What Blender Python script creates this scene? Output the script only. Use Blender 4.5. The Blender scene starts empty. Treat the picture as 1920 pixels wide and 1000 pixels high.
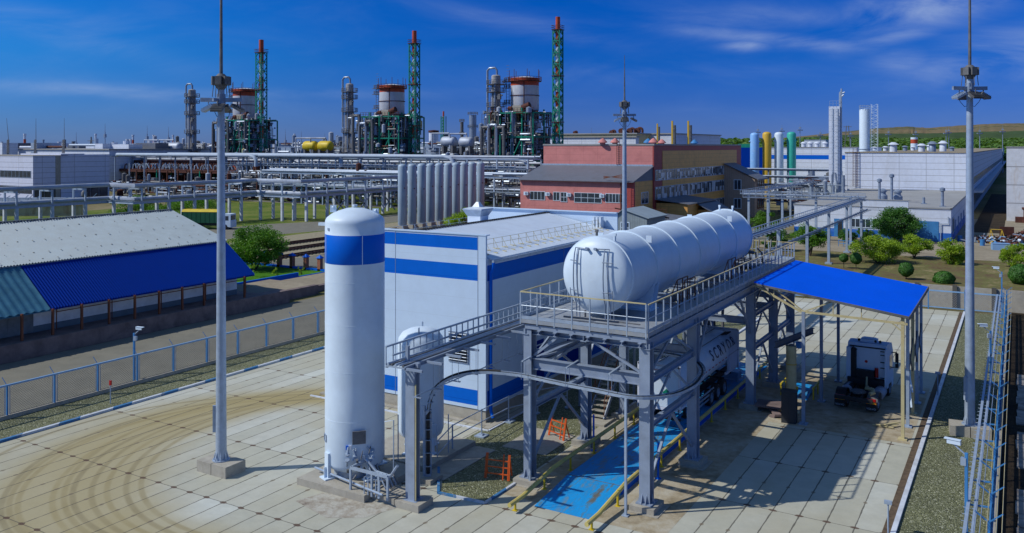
import bpy, bmesh, math, random
from mathutils import Vector, Matrix
R = math.radians
scene = bpy.context.scene
COL = scene.collection
# ------------------------------------------------ camera
TH = R(30.6); FPX = 1604.0; HC = 16.0; HY = 275.0
cd = bpy.data.cameras.new('camera'); cam = bpy.data.objects.new('camera', cd); COL.objects.link(cam)
cam.location = (0, 0, HC); cam.rotation_euler = (R(90), 0, TH)
cd.sensor_width = 36; cd.lens = 36*FPX/1920; cd.shift_x = 0; cd.shift_y = -(500-HY)/1920
cd.clip_start = .5; cd.clip_end = 20000
scene.camera = cam
# ------------------------------------------------ sun, sky, exposure
SAZ = math.atan2(-.63, -.77); SEL = R(43.4)      # towards the sun
sdir = Vector((math.cos(SEL)*math.cos(SAZ), math.cos(SEL)*math.sin(SAZ), math.sin(SEL)))
sl = bpy.data.lights.new('sun', 'SUN'); sl.energy = 3.3; sl.angle = R(.53); sl.color = (1, .96, .87)
so = bpy.data.objects.new('sun', sl); COL.objects.link(so); so.rotation_euler = sdir.to_track_quat('Z', 'Y').to_euler()
so.location = (0, 0, 60)
scene.view_settings.view_transform = 'Standard'; scene.view_settings.look = 'None'
scene.view_settings.exposure = 0.1; scene.view_settings.gamma = 1
wd = bpy.data.worlds.new('World'); scene.world = wd; wd.use_nodes = True
nt = wd.node_tree; N = nt.nodes; L = nt.links
N.clear()
def nn(N, t, **k):
    n = N.new(t)
    for a, b in k.items(): setattr(n, a, b)
    return n
sky = nn(N, 'ShaderNodeTexSky', sky_type='NISHITA'); sky.sun_disc = False
sky.sun_elevation = SEL; sky.sun_rotation = math.atan2(sdir.x, sdir.y); sky.altitude = 100
sky.air_density = 1.0; sky.dust_density = .3; sky.ozone_density = 3.0
tint = nn(N, 'ShaderNodeMixRGB', blend_type='MULTIPLY'); tint.inputs[0].default_value = 1
L.new(sky.outputs[0], tint.inputs[1])
tc = nn(N, 'ShaderNodeTexCoord'); sp = nn(N, 'ShaderNodeSeparateXYZ'); L.new(tc.outputs['Generated'], sp.inputs[0])
zr = nn(N, 'ShaderNodeValToRGB'); L.new(sp.outputs[2], zr.inputs[0])      # the polarised, deep blue of this sky by height
e = zr.color_ramp.elements; e[0].position = 0; e[0].color = (.15, .27, .88, 1); e[1].position = .55; e[1].color = (.75, .9, 1.0, 1)
for p_, c_ in ((.05, (.07, .21, .78, 1)), (.10, (.014, .205, .76, 1)), (.17, (.001, .225, .80, 1)), (.25, (.02, .26, .82, 1))):
    q = e.new(p_); q.color = c_
zl_ = nn(N, 'ShaderNodeValToRGB'); L.new(sp.outputs[2], zl_.inputs[0]); e = zl_.color_ramp.elements      # the side nearer the sun is paler
e[0].position = 0; e[0].color = (.17, .31, .84, 1); e[1].position = .55; e[1].color = (.75, .9, 1.0, 1)
for p_, c_ in ((.05, (.11, .34, .90, 1)), (.10, (.05, .39, .95, 1)), (.17, (.012, .38, .98, 1)), (.25, (.05, .42, 1, 1))):
    q = e.new(p_); q.color = c_
sd = nn(N, 'ShaderNodeVectorMath', operation='DOT_PRODUCT'); L.new(tc.outputs['Generated'], sd.inputs[0]); sd.inputs[1].default_value = (math.cos(TH), math.sin(TH), 0)
sm = nn(N, 'ShaderNodeMapRange', interpolation_type='SMOOTHSTEP'); L.new(sd.outputs['Value'], sm.inputs[0]); sm.inputs[1].default_value = -.62; sm.inputs[2].default_value = .05; sm.inputs[3].default_value = 1; sm.inputs[4].default_value = 0
mt_ = nn(N, 'ShaderNodeMixRGB'); L.new(sm.outputs[0], mt_.inputs[0]); L.new(zr.outputs[0], mt_.inputs[1]); L.new(zl_.outputs[0], mt_.inputs[2])
L.new(mt_.outputs[0], tint.inputs[2])
# thin cirrus: patches fixed in the sky, as bearing (tangent from the middle of the scene) and elevation, broken up by noise
def md(op, a, b=None):
    n = N.new('ShaderNodeMath'); n.operation = op
    for i, x in enumerate((a, b)):
        if x is None: continue
        if isinstance(x, (int, float)): n.inputs[i].default_value = x
        else: L.new(x, n.inputs[i])
    return n.outputs[0]
def dotv(v):
    n = nn(N, 'ShaderNodeVectorMath', operation='DOT_PRODUCT'); L.new(tc.outputs['Generated'], n.inputs[0]); n.inputs[1].default_value = v; return n.outputs['Value']
fw = md('MAXIMUM', dotv((-math.sin(TH), math.cos(TH), 0)), .02)
uu = md('DIVIDE', dotv((math.cos(TH), math.sin(TH), 0)), fw); vv = md('DIVIDE', sp.outputs[2], fw)
cv = nn(N, 'ShaderNodeCombineXYZ'); L.new(uu, cv.inputs[0]); L.new(vv, cv.inputs[1])
mp = nn(N, 'ShaderNodeMapping'); L.new(cv.outputs[0], mp.inputs[0]); mp.inputs['Rotation'].default_value = (0, 0, R(-6)); mp.inputs['Scale'].default_value = (5, 19, 1)
no = nn(N, 'ShaderNodeTexNoise'); L.new(mp.outputs[0], no.inputs[0]); no.inputs['Scale'].default_value = 1.0; no.inputs['Detail'].default_value = 8; no.inputs['Distortion'].default_value = .5; no.inputs['Roughness'].default_value = .6
tot = None
for u0, v0, ru, rv, rot, st in ((.505,.170,.085,.020,13,.85),(.43,.149,.032,.009,16,.45),(.274,.1175,.022,.005,2,.75),(.31,.125,.12,.007,-6,.45),(.45,.128,.05,.008,14,.4),(.57,.105,.09,.022,10,.6),(.46,.102,.03,.012,0,.5),(.415,.162,.03,.014,30,.4),(.30,.150,.10,.012,0,.25),(.60,.088,.12,.010,3,.35),(-.54,.135,.12,.012,-14,.28),(-.58,.155,.10,.012,-8,.28),(-.50,.066,.16,.007,-3,.3),(-.28,.062,.18,.006,0,.18),(.0,.145,.10,.010,-12,.18),(.15,.085,.14,.012,0,.15)):
    c_, s_ = math.cos(R(rot)), math.sin(R(rot))
    a = md('SUBTRACT', uu, u0); b = md('SUBTRACT', vv, v0)
    x_ = md('DIVIDE', md('ADD', md('MULTIPLY', a, c_), md('MULTIPLY', b, s_)), ru); y_ = md('DIVIDE', md('SUBTRACT', md('MULTIPLY', b, c_), md('MULTIPLY', a, s_)), rv)
    g = md('MULTIPLY', md('EXPONENT', md('MULTIPLY', md('ADD', md('MULTIPLY', x_, x_), md('MULTIPLY', y_, y_)), -.8)), st)
    tot = g if tot is None else md('MAXIMUM', tot, g)
mr_ = nn(N, 'ShaderNodeMapRange'); L.new(no.outputs[0], mr_.inputs[0]); mr_.inputs[1].default_value = .36; mr_.inputs[2].default_value = .66; mr_.inputs[3].default_value = .05; mr_.inputs[4].default_value = 1.0
ml = nn(N, 'ShaderNodeMath', operation='MULTIPLY'); L.new(tot, ml.inputs[0]); L.new(mr_.outputs[0], ml.inputs[1])
wsp = md('MULTIPLY', md('MULTIPLY', mr_.outputs[0], mr_.outputs[0]), .05); ml2 = md('MINIMUM', md('ADD', ml.outputs[0], wsp), .8)
mc = nn(N, 'ShaderNodeMixRGB'); L.new(ml2, mc.inputs[0]); L.new(tint.outputs[0], mc.inputs[1]); mc.inputs[2].default_value = (3.4, 4.4, 6.6, 1)
bg = nn(N, 'ShaderNodeBackground'); bg.inputs[1].default_value = .1; L.new(mc.outputs[0], bg.inputs[0])
wo = nn(N, 'ShaderNodeOutputWorld'); L.new(bg.outputs[0], wo.inputs[0])

# ------------------------------------------------ site geometry: where the lines of sight of the survey meet known planes
cT, sT = math.cos(TH), math.sin(TH)
def G(px, py, z=0.0):
    d = FPX*(HC-z)/(py-HY); l = (px-960)/FPX*d
    return (l*cT-d*sT, l*sT+d*cT)
def W(px, py, d):
    l = (px-960)/FPX*d
    return (l*cT-d*sT, l*sT+d*cT, HC-(py-HY)*d/FPX)
def dep(X, Y): return -X*sT+Y*cT
def SX(px, Y):
    t = (px-960)/FPX; return (t*Y*cT-Y*sT)/(cT+t*sT)
def SY(px, X):
    t = (px-960)/FPX; return (-X*cT-t*X*sT)/(sT-t*cT)
def ZA(X, Y, py): return HC-(py-HY)*dep(X, Y)/FPX

# ------------------------------------------------ mesh builder
class MB:
    def __init__(s): s.v = []; s.f = []; s.m = []; s.mi = 0; s.T = None
    def V(s, p):
        s.v.append(tuple(s.T @ Vector(p)) if s.T is not None else tuple(p)); return len(s.v)-1
    def F(s, ids): s.f.append(tuple(ids)); s.m.append(s.mi)
    def poly(s, pts): s.F([s.V(p) for p in pts]); return s
    def box(s, x0, y0, z0, x1, y1, z1):
        i = [s.V(p) for p in ((x0,y0,z0),(x1,y0,z0),(x1,y1,z0),(x0,y1,z0),(x0,y0,z1),(x1,y0,z1),(x1,y1,z1),(x0,y1,z1))]
        for q in ((3,2,1,0),(4,5,6,7),(0,1,5,4),(1,2,6,5),(2,3,7,6),(3,0,4,7)): s.F([i[k] for k in q])
        return s
    def cb(s, c, sz, rz=0):
        m = Matrix.Translation(c) @ Matrix.Rotation(rz, 4, 'Z'); o = s.T; s.T = (o @ m) if o is not None else m
        a, b, d = sz[0]/2, sz[1]/2, sz[2]/2; s.box(-a, -b, -d, a, b, d); s.T = o; return s
    def frame(s, p0, p1, up=None):
        p0 = Vector(p0); p1 = Vector(p1); d = (p1-p0); l = d.length; d.normalize()
        u = Vector(up) if up else (Vector((0,0,1)) if abs(d.z) < .95 else Vector((0,1,0)))
        r = d.cross(u); r.normalize(); u = r.cross(d)
        return p0, p1, d, r, u
    def beam(s, p0, p1, w, h, up=None):
        p0, p1, d, r, u = s.frame(p0, p1, up)
        i = []
        for p in (p0, p1):
            for a, b in ((-1,-1),(1,-1),(1,1),(-1,1)): i.append(s.V(p+r*a*w/2+u*b*h/2))
        for q in ((0,1,2,3),(7,6,5,4),(0,4,5,1),(1,5,6,2),(2,6,7,3),(3,7,4,0)): s.F([i[k] for k in q])
        return s
    def ib(s, p0, p1, w, h, up=None, t=.035):   # I-section: w flange width, h depth
        P0, P1, d, r, u = s.frame(p0, p1, up)
        for o in (-1, 1): s.beam(P0+u*o*(h/2-t/2), P1+u*o*(h/2-t/2), w, t, tuple(u))
        s.beam(P0, P1, t*.7, h-2*t, tuple(u)); return s
    def tube(s, p0, p1, r0, r1=None, n=8, caps=True):
        r1 = r0 if r1 is None else r1
        p0, p1, d, r, u = s.frame(p0, p1)
        a = []; b = []
        for k in range(n):
            t = 2*math.pi*k/n; v = r*math.cos(t)+u*math.sin(t)
            a.append(s.V(p0+v*r0)); b.append(s.V(p1+v*r1))
        for k in range(n): j = (k+1) % n; s.F((a[k], a[j], b[j], b[k]))
        if caps: s.F(a[::-1]); s.F(b)
        return s
    def path(s, pts, r, n=6):
        P = [Vector(p) for p in pts]; prev = None; rings = []
        for i, p in enumerate(P):
            d = (P[min(i+1, len(P)-1)]-P[max(i-1, 0)]).normalized()
            if prev is None:
                u = Vector((0,0,1)) if abs(d.z) < .9 else Vector((0,1,0)); rr = d.cross(u).normalized()
            else: rr = (prev-d*prev.dot(d)).normalized()
            prev = rr; uu = rr.cross(d)
            rings.append([s.V(p+rr*math.cos(2*math.pi*k/n)*r+uu*math.sin(2*math.pi*k/n)*r) for k in range(n)])
        for a, b in zip(rings, rings[1:]):
            for k in range(n): j = (k+1) % n; s.F((a[j], a[k], b[k], b[j]))
        s.F(rings[0]); s.F(rings[-1][::-1]); return s
    def lathe(s, c, prof, n=24, mats=None):
        rings = []; c = Vector(c)
        for r, z in prof:
            if r < 1e-4: rings.append([s.V(c+Vector((0,0,z)))])
            else: rings.append([s.V(c+Vector((r*math.cos(2*math.pi*k/n), r*math.sin(2*math.pi*k/n), z))) for k in range(n)])
        for q, (a, b) in enumerate(zip(rings, rings[1:])):
            if mats: s.mi = mats[q]
            for k in range(n):
                j = (k+1) % n
                if len(a) == 1 and len(b) == 1: continue
                if len(a) == 1: s.F((a[0], b[j], b[k])[::-1])
                elif len(b) == 1: s.F((a[k], a[j], b[0]))
                else: s.F((a[k], a[j], b[j], b[k]))
        return s
    def prism(s, pts, z0, z1):
        a = [s.V((x, y, z0)) for x, y in pts]; b = [s.V((x, y, z1)) for x, y in pts]; n = len(pts)
        s.F(a[::-1]); s.F(b)
        for k in range(n): j = (k+1) % n; s.F((a[k], a[j], b[j], b[k]))
        return s
    def ext(s, pts, v):   # polygon pts extruded along vector v
        v = Vector(v); a = [s.V(p) for p in pts]; b = [s.V(Vector(p)+v) for p in pts]; n = len(pts)
        s.F(a[::-1]); s.F(b)
        for k in range(n): j = (k+1) % n; s.F((a[k], a[j], b[j], b[k]))
        return s
    def build(s, name, mats, parent=None, w=True, org=None, smooth=True):
        if not isinstance(mats, (list, tuple)): mats = [mats]
        me = bpy.data.meshes.new(name)
        if parent is not None: o_ = ORG.get(parent.name, Vector((0,0,0))) if w else Vector((0,0,0))
        elif org is not None: o_ = Vector(org)
        else:
            xs = [p[0] for p in s.v]; ys = [p[1] for p in s.v]; zs = [p[2] for p in s.v]
            o_ = Vector(((min(xs)+max(xs))/2, (min(ys)+max(ys))/2, min(zs)))
        me.from_pydata([(x-o_.x, y-o_.y, z-o_.z) for x, y, z in s.v], [], s.f)
        for m in mats: me.materials.append(m)
        if len(mats) > 1: me.polygons.foreach_set('material_index', s.m)
        if smooth:
            me.polygons.foreach_set('use_smooth', [True]*len(me.polygons))
            me.set_sharp_from_angle(angle=R(40))
        me.update()
        ob = bpy.data.objects.new(name, me); COL.objects.link(ob)
        if parent is not None: ob.parent = parent; ORG[ob.name] = ORG.get(parent.name, Vector((0,0,0)))
        else: ob.location = o_; ORG[ob.name] = o_
        return ob
ORG = {}; KIDS = {}
def tag(o, label=None, cat=None, group=None, kind=None):
    if label: o['label'] = label
    if cat: o['category'] = cat
    if group: o['group'] = group
    if kind: o['kind'] = kind
    return o
def thing(name, label, cat, loc=(0,0,0), rz=0, group=None):
    o = bpy.data.objects.new(name, None); COL.objects.link(o); o.empty_display_size = .3
    o.location = loc; o.rotation_euler = (0, 0, rz); ORG[o.name] = Vector(loc)
    return tag(o, label, cat, group)
def struct(o): o['kind'] = 'structure'; return o
def kids(o): return [c for c in COL.objects if c.parent is o]
def dup(o, loc=None, rz=None, label=None, sc=None, parent=None):
    c = o.copy(); COL.objects.link(c)
    if parent is not None: c.parent = parent
    if loc is not None: c.location = loc
    if rz is not None: c.rotation_euler = (0, 0, rz)
    if sc is not None: c.scale = sc
    if label: c['label'] = label
    ch = KIDS.get(o.name)
    if ch is None: ch = KIDS[o.name] = kids(o)
    for k in ch: dup(k, parent=c)
    return c
# ------------------------------------------------ materials
def newmat(name):
    m = bpy.data.materials.new(name); m.use_nodes = True; n = m.node_tree; return m, n.nodes, n.links, n.nodes['Principled BSDF']
def mth(N, L, op, a, b=None, c=None):
    n = N.new('ShaderNodeMath'); n.operation = op
    for i, x in enumerate((a, b, c)):
        if x is None: continue
        if isinstance(x, (int, float)): n.inputs[i].default_value = x
        else: L.new(x, n.inputs[i])
    return n.outputs[0]
def noise(N, L, vec, scale, detail=4, rough=.6, dist=0):
    n = N.new('ShaderNodeTexNoise'); L.new(vec, n.inputs['Vector']); n.inputs['Scale'].default_value = scale
    n.inputs['Detail'].default_value = detail; n.inputs['Roughness'].default_value = rough; n.inputs['Distortion'].default_value = dist
    return n.outputs['Fac']
def ramp(N, L, fac, stops):
    r = N.new('ShaderNodeValToRGB'); L.new(fac, r.inputs[0]); e = r.color_ramp.elements
    while len(e) < len(stops): e.new(.5)
    for el, (p, c) in zip(e, stops): el.position = p; el.color = (*c, 1) if len(c) == 3 else c
    return r.outputs[0]
def mix(N, L, f, a, b, mode='MIX'):
    n = N.new('ShaderNodeMixRGB'); n.blend_type = mode
    for i, x in enumerate((f, a, b)):
        if isinstance(x, (int, float)): n.inputs[i].default_value = x
        elif isinstance(x, tuple): n.inputs[i].default_value = (*x, 1)
        else: L.new(x, n.inputs[i])
    return n.outputs[0]
def pos(N): return N.new('ShaderNodeNewGeometry').outputs['Position']
def mk(name, col, rough=.55, metal=0, var=.12, scale=1.2, bump=0, bscale=30, stain=None, samt=.35, sscale=.6, streak=0, grid=None, spec=.4):
    """painted / plain surface: base colour + uneven tone + optional stains, vertical streaks and panel joints"""
    m, N, L, B = newmat(name); P = pos(N)
    f = noise(N, L, P, scale, 5, .62)
    c = ramp(N, L, f, [(.3, tuple(max(0, x*(1-var)) for x in col)), (.7, tuple(min(1, x*(1+var)) for x in col))])
    if stain:
        mpn = N.new('ShaderNodeMapping'); L.new(P, mpn.inputs[0]); mpn.inputs['Scale'].default_value = (1, 1, .25 if streak else 1)
        s = noise(N, L, mpn.outputs[0], sscale, 6, .7, .6)
        a = N.new('ShaderNodeMapRange'); L.new(s, a.inputs[0]); a.inputs[1].default_value = .5; a.inputs[2].default_value = .72; a.inputs[3].default_value = 0; a.inputs[4].default_value = samt
        c = mix(N, L, a.outputs[0], c, stain)
    if grid:
        pu, pv, lw, lc = grid; s = N.new('ShaderNodeSeparateXYZ'); L.new(P, s.inputs[0])
        u = mth(N, L, 'ADD', s.outputs[0], s.outputs[1])
        fu = mth(N, L, 'MULTIPLY', mth(N, L, 'PINGPONG', u, pu/2), 1) if pu else None
        fv = mth(N, L, 'PINGPONG', s.outputs[2], pv/2)
        k = mth(N, L, 'LESS_THAN', fv, lw)
        if pu: k = mth(N, L, 'MAXIMUM', k, mth(N, L, 'LESS_THAN', fu, lw))
        k = mth(N, L, 'MULTIPLY', k, .75)
        c = mix(N, L, k, c, lc)
    L.new(c, B.inputs['Base Color']); B.inputs['Metallic'].default_value = metal
    rf = mth(N, L, 'ADD', mth(N, L, 'MULTIPLY', f, .2), rough-.1); L.new(rf, B.inputs['Roughness'])
    B.inputs['Specular IOR Level'].default_value = spec
    if bump:
        b = N.new('ShaderNodeBump'); L.new(noise(N, L, P, bscale, 4), b.inputs['Height']); b.inputs['Strength'].default_value = bump; b.inputs['Distance'].default_value = .03
        L.new(b.outputs[0], B.inputs['Normal'])
    return m
M = {}
M['white'] = mk('white_gloss_paint', (.61,.73,.85), .45, var=.05, stain=(.42,.46,.50), samt=.22, sscale=.5, streak=1, spec=.35)
M['panel'] = mk('white_sandwich_panel', (.50,.63,.79), .5, var=.04, grid=(0, 1.19, .012, (.44,.55,.68)), stain=(.42,.5,.58), samt=.12, sscale=.3, streak=1)
M['panelb'] = mk('blue_sandwich_panel', (.0,.115,.56), .6, spec=.1, var=.06, grid=(0, 1.19, .01, (0,.04,.3)))
M['roofw'] = mk('white_roof_sheet', (.60,.69,.80), .45, var=.05, stain=(.45,.46,.48), samt=.25, sscale=.5)
M['blue'] = mk('blue_gloss_paint', (.0,.115,.60), .5, var=.05, spec=.12)
M['galv'] = mk('galvanised_steel', (.25,.31,.41), .42, .25, var=.22, scale=3, stain=(.14,.15,.17), samt=.3, sscale=2)
M['galvl'] = mk('light_galvanised_steel', (.34,.42,.53), .4, .2, var=.15, scale=3)
M['gdark'] = mk('weathered_dark_steel', (.135,.14,.15), .6, .1, var=.35, scale=2, stain=(.05,.04,.035), samt=.5, sscale=1)
M['steel'] = mk('blue_grey_painted_steel', (.25,.31,.41), .42, .05, var=.1, scale=2, stain=(.12,.13,.15), samt=.3, sscale=1.2)
M['silver'] = mk('aluminium_clad_pipe', (.38,.43,.52), .55, .2, var=.2, scale=.4, stain=(.22,.2,.18), samt=.4, sscale=.3)
M['black'] = mk('black_rubber', (.018,.018,.02), .6, var=.3)
M['dark'] = mk('dark_recess', (.02,.022,.026), .8, var=.3)
M['rust'] = mk('rusty_steel', (.085,.028,.02), .85, var=.4, scale=2)
M['brown'] = mk('brown_painted_steel', (.16,.05,.022), .6, var=.2)
M['orange'] = mk('orange_paint', (.62,.10,.012), .5, var=.15)
M['redband'] = mk('faded_red_paint', (.42,.06,.02), .6, var=.25, scale=.6)
M['teal'] = mk('teal_green_paint', (.0,.20,.13), .5, var=.2)
M['yellow'] = mk('yellow_paint', (.60,.45,.02), .5, var=.15)
M['cream'] = mk('cream_paint', (.50,.44,.24), .5, var=.12, stain=(.35,.22,.08), samt=.5, sscale=1.5)
M['guard'] = mk('worn_yellow_rail', (.56,.46,.13), .5, var=.15, stain=(.4,.36,.25), samt=.6, sscale=2)
M['conc'] = mk('cast_concrete', (.36,.34,.29), .85, var=.15, bump=.3, stain=(.18,.16,.13), samt=.5, sscale=1.2)
M['concd'] = mk('old_pinkish_concrete', (.19,.145,.14), .9, var=.25, bump=.5, bscale=8, stain=(.06,.05,.045), samt=.6, sscale=.7)
M['glass'] = mk('window_glass', (.03,.045,.07), .12, var=.5, scale=.5, spec=.8)
M['brick'] = mk('red_brick', (.30,.085,.045), .85, var=.25, scale=8, grid=(.25, .09, .008, (.3,.25,.2)))
M['slate'] = mk('grey_sheet_roof', (.13,.145,.18), .55, var=.12, stain=(.09,.09,.09), samt=.4)
M['bwhite'] = mk('whitewashed_panel_wall', (.62,.68,.80), .75, var=.06, grid=(6.0, 1.5, .06, (.25,.27,.3)), stain=(.42,.42,.42), samt=.35, sscale=.25, streak=1)
M['bwhite2'] = mk('whitewashed_block_wall', (.60,.66,.78), .8, var=.08, stain=(.40,.40,.42), samt=.35, sscale=.4, streak=1, grid=(0, 1.3, .035, (.33,.35,.4)))
M['pink'] = mk('pink_render', (.56,.215,.20), .85, var=.1, scale=.5, stain=(.32,.10,.10), samt=.4, sscale=.4, grid=(3.0, 1.2, .02, (.36,.12,.12)))
M['maroon'] = mk('dark_red_tiles', (.34,.06,.055), .6, var=.15, grid=(1.5, .8, .015, (.1,.02,.02)))
M['ochre'] = mk('ochre_tiles', (.68,.36,.10), .6, var=.12, grid=(1.5, .8, .02, (.28,.15,.04)), stain=(.3,.17,.05), samt=.4, sscale=.3)
M['tan'] = mk('tan_brickwork', (.44,.33,.26), .85, var=.1, grid=(.5, .2, .02, (.2,.15,.11)))
M['flatroof'] = mk('bitumen_roof', (.30,.31,.32), .9, var=.12, scale=.3, stain=(.22,.2,.17), samt=.5, sscale=.15)
M['asphalt'] = mk('asphalt', (.17,.165,.135), .9, var=.12, scale=.5, bump=.3, bscale=40, stain=(.24,.22,.17), samt=.35, sscale=.35)
M['track'] = mk('ballast_and_dust', (.27,.24,.16), .95, var=.25, scale=2, bump=.5, bscale=6)
M['green'] = mk('dark_green_paint', (.01,.09,.045), .5, var=.15)
M['lightblue'] = mk('light_blue_paint', (.20,.36,.58), .5, var=.1, stain=(.4,.45,.5), samt=.4, sscale=2)
M['tubey'] = mk('mustard_paint', (.58,.38,.04), .5, var=.08)
M['tubeg'] = mk('mint_green_paint', (.04,.42,.33), .5, var=.08)
M['fenceblue'] = mk('blue_fence_paint', (.045,.20,.46), .5, var=.15)
M['kerbw'] = mk('white_kerb_paint', (.55,.60,.68), .7, var=.15, stain=(.3,.28,.25), samt=.5, sscale=2)
M['rampb'] = mk('worn_blue_deck_paint', (.01,.22,.62), .5, var=.15, stain=(.07,.075,.08), samt=.95, sscale=.55)
M['teallite'] = mk('faded_blue_corrugated', (.05,.17,.25), .5, .1, var=.2)
M['navy'] = mk('navy_blue_sheet', (.0,.028,.26), .7, var=.05, spec=.03)
M['rooflt'] = mk('grey_zinc_sheet', (.27,.34,.39), .6, .0, var=.1, scale=.8, stain=(.22,.26,.3), samt=.4)
M['canopy'] = mk('bright_blue_sheet', (.0,.11,.74), .65, var=.06, scale=.5, spec=.08)
M['red'] = mk('red_plastic', (.4,.01,.01), .4, var=.1)
M['tail'] = mk('orange_reflector', (.8,.25,.02), .4, var=.1)

def deckmat():
    m, N, L, B = newmat('worn_blue_deck'); P = pos(N); mp_ = N.new('ShaderNodeMapping'); L.new(P, mp_.inputs[0]); mp_.inputs['Scale'].default_value = (1.3, .22, 1)
    a = noise(N, L, mp_.outputs[0], 1.4, 6, .65, .3); b = noise(N, L, P, 3.5, 5, .7)
    f = mth(N, L, 'ADD', mth(N, L, 'MULTIPLY', a, .75), mth(N, L, 'MULTIPLY', b, .25))
    c = ramp(N, L, f, [(.36, (.12,.23,.32)), (.44, (.01,.25,.60)), (.52, (.0,.29,.72)), (.57, (.06,.20,.34)), (.63, (.12,.115,.10))])
    L.new(c, B.inputs['Base Color']); B.inputs['Roughness'].default_value = .6; return m
M['rampb'] = deckmat()
def glassv():  # pale panes put reflections and curtains into the base colour
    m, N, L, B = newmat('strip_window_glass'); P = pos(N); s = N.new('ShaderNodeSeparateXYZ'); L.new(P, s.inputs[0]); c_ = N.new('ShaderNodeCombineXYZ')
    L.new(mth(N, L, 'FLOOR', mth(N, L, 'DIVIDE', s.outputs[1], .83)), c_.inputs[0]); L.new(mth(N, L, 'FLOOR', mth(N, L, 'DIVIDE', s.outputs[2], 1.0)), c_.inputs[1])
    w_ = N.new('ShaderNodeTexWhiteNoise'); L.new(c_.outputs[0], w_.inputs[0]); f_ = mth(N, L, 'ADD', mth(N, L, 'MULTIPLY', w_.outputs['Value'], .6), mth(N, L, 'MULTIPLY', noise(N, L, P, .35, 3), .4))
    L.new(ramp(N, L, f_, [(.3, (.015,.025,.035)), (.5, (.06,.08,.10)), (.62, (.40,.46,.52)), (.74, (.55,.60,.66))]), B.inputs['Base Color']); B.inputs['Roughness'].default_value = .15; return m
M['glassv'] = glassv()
def leafmat(name, c0, c1):
    m, N, L, B = newmat(name)
    g = N.new('ShaderNodeNewGeometry'); r = g.outputs['Random Per Island']
    c = ramp(N, L, r, [(0, c0), (1, c1)])
    c = mix(N, L, .5, c, ramp(N, L, noise(N, L, g.outputs['Position'], .9, 3), [(.35, c0), (.65, c1)]))
    L.new(c, B.inputs['Base Color']); B.inputs['Roughness'].default_value = .55
    tr = N.new('ShaderNodeBsdfTranslucent'); L.new(mix(N, L, 1.0, c, (1.0, 1.0, .35), 'MULTIPLY'), tr.inputs[0])
    mxs = N.new('ShaderNodeMixShader'); mxs.inputs[0].default_value = .35; L.new(B.outputs[0], mxs.inputs[1]); L.new(tr.outputs[0], mxs.inputs[2])
    L.new(mxs.outputs[0], N['Material Output'].inputs[0])
    return m
M['leaf'] = leafmat('mid_green_leaves', (.045,.15,.01), (.16,.36,.02))
M['leafd'] = leafmat('dark_green_leaves', (.025,.10,.014), (.09,.26,.03))
M['leafy'] = leafmat('yellow_green_leaves', (.13,.27,.01), (.38,.52,.03))
M['bark'] = mk('bark', (.07,.05,.035), .9, var=.3, scale=6)

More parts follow.
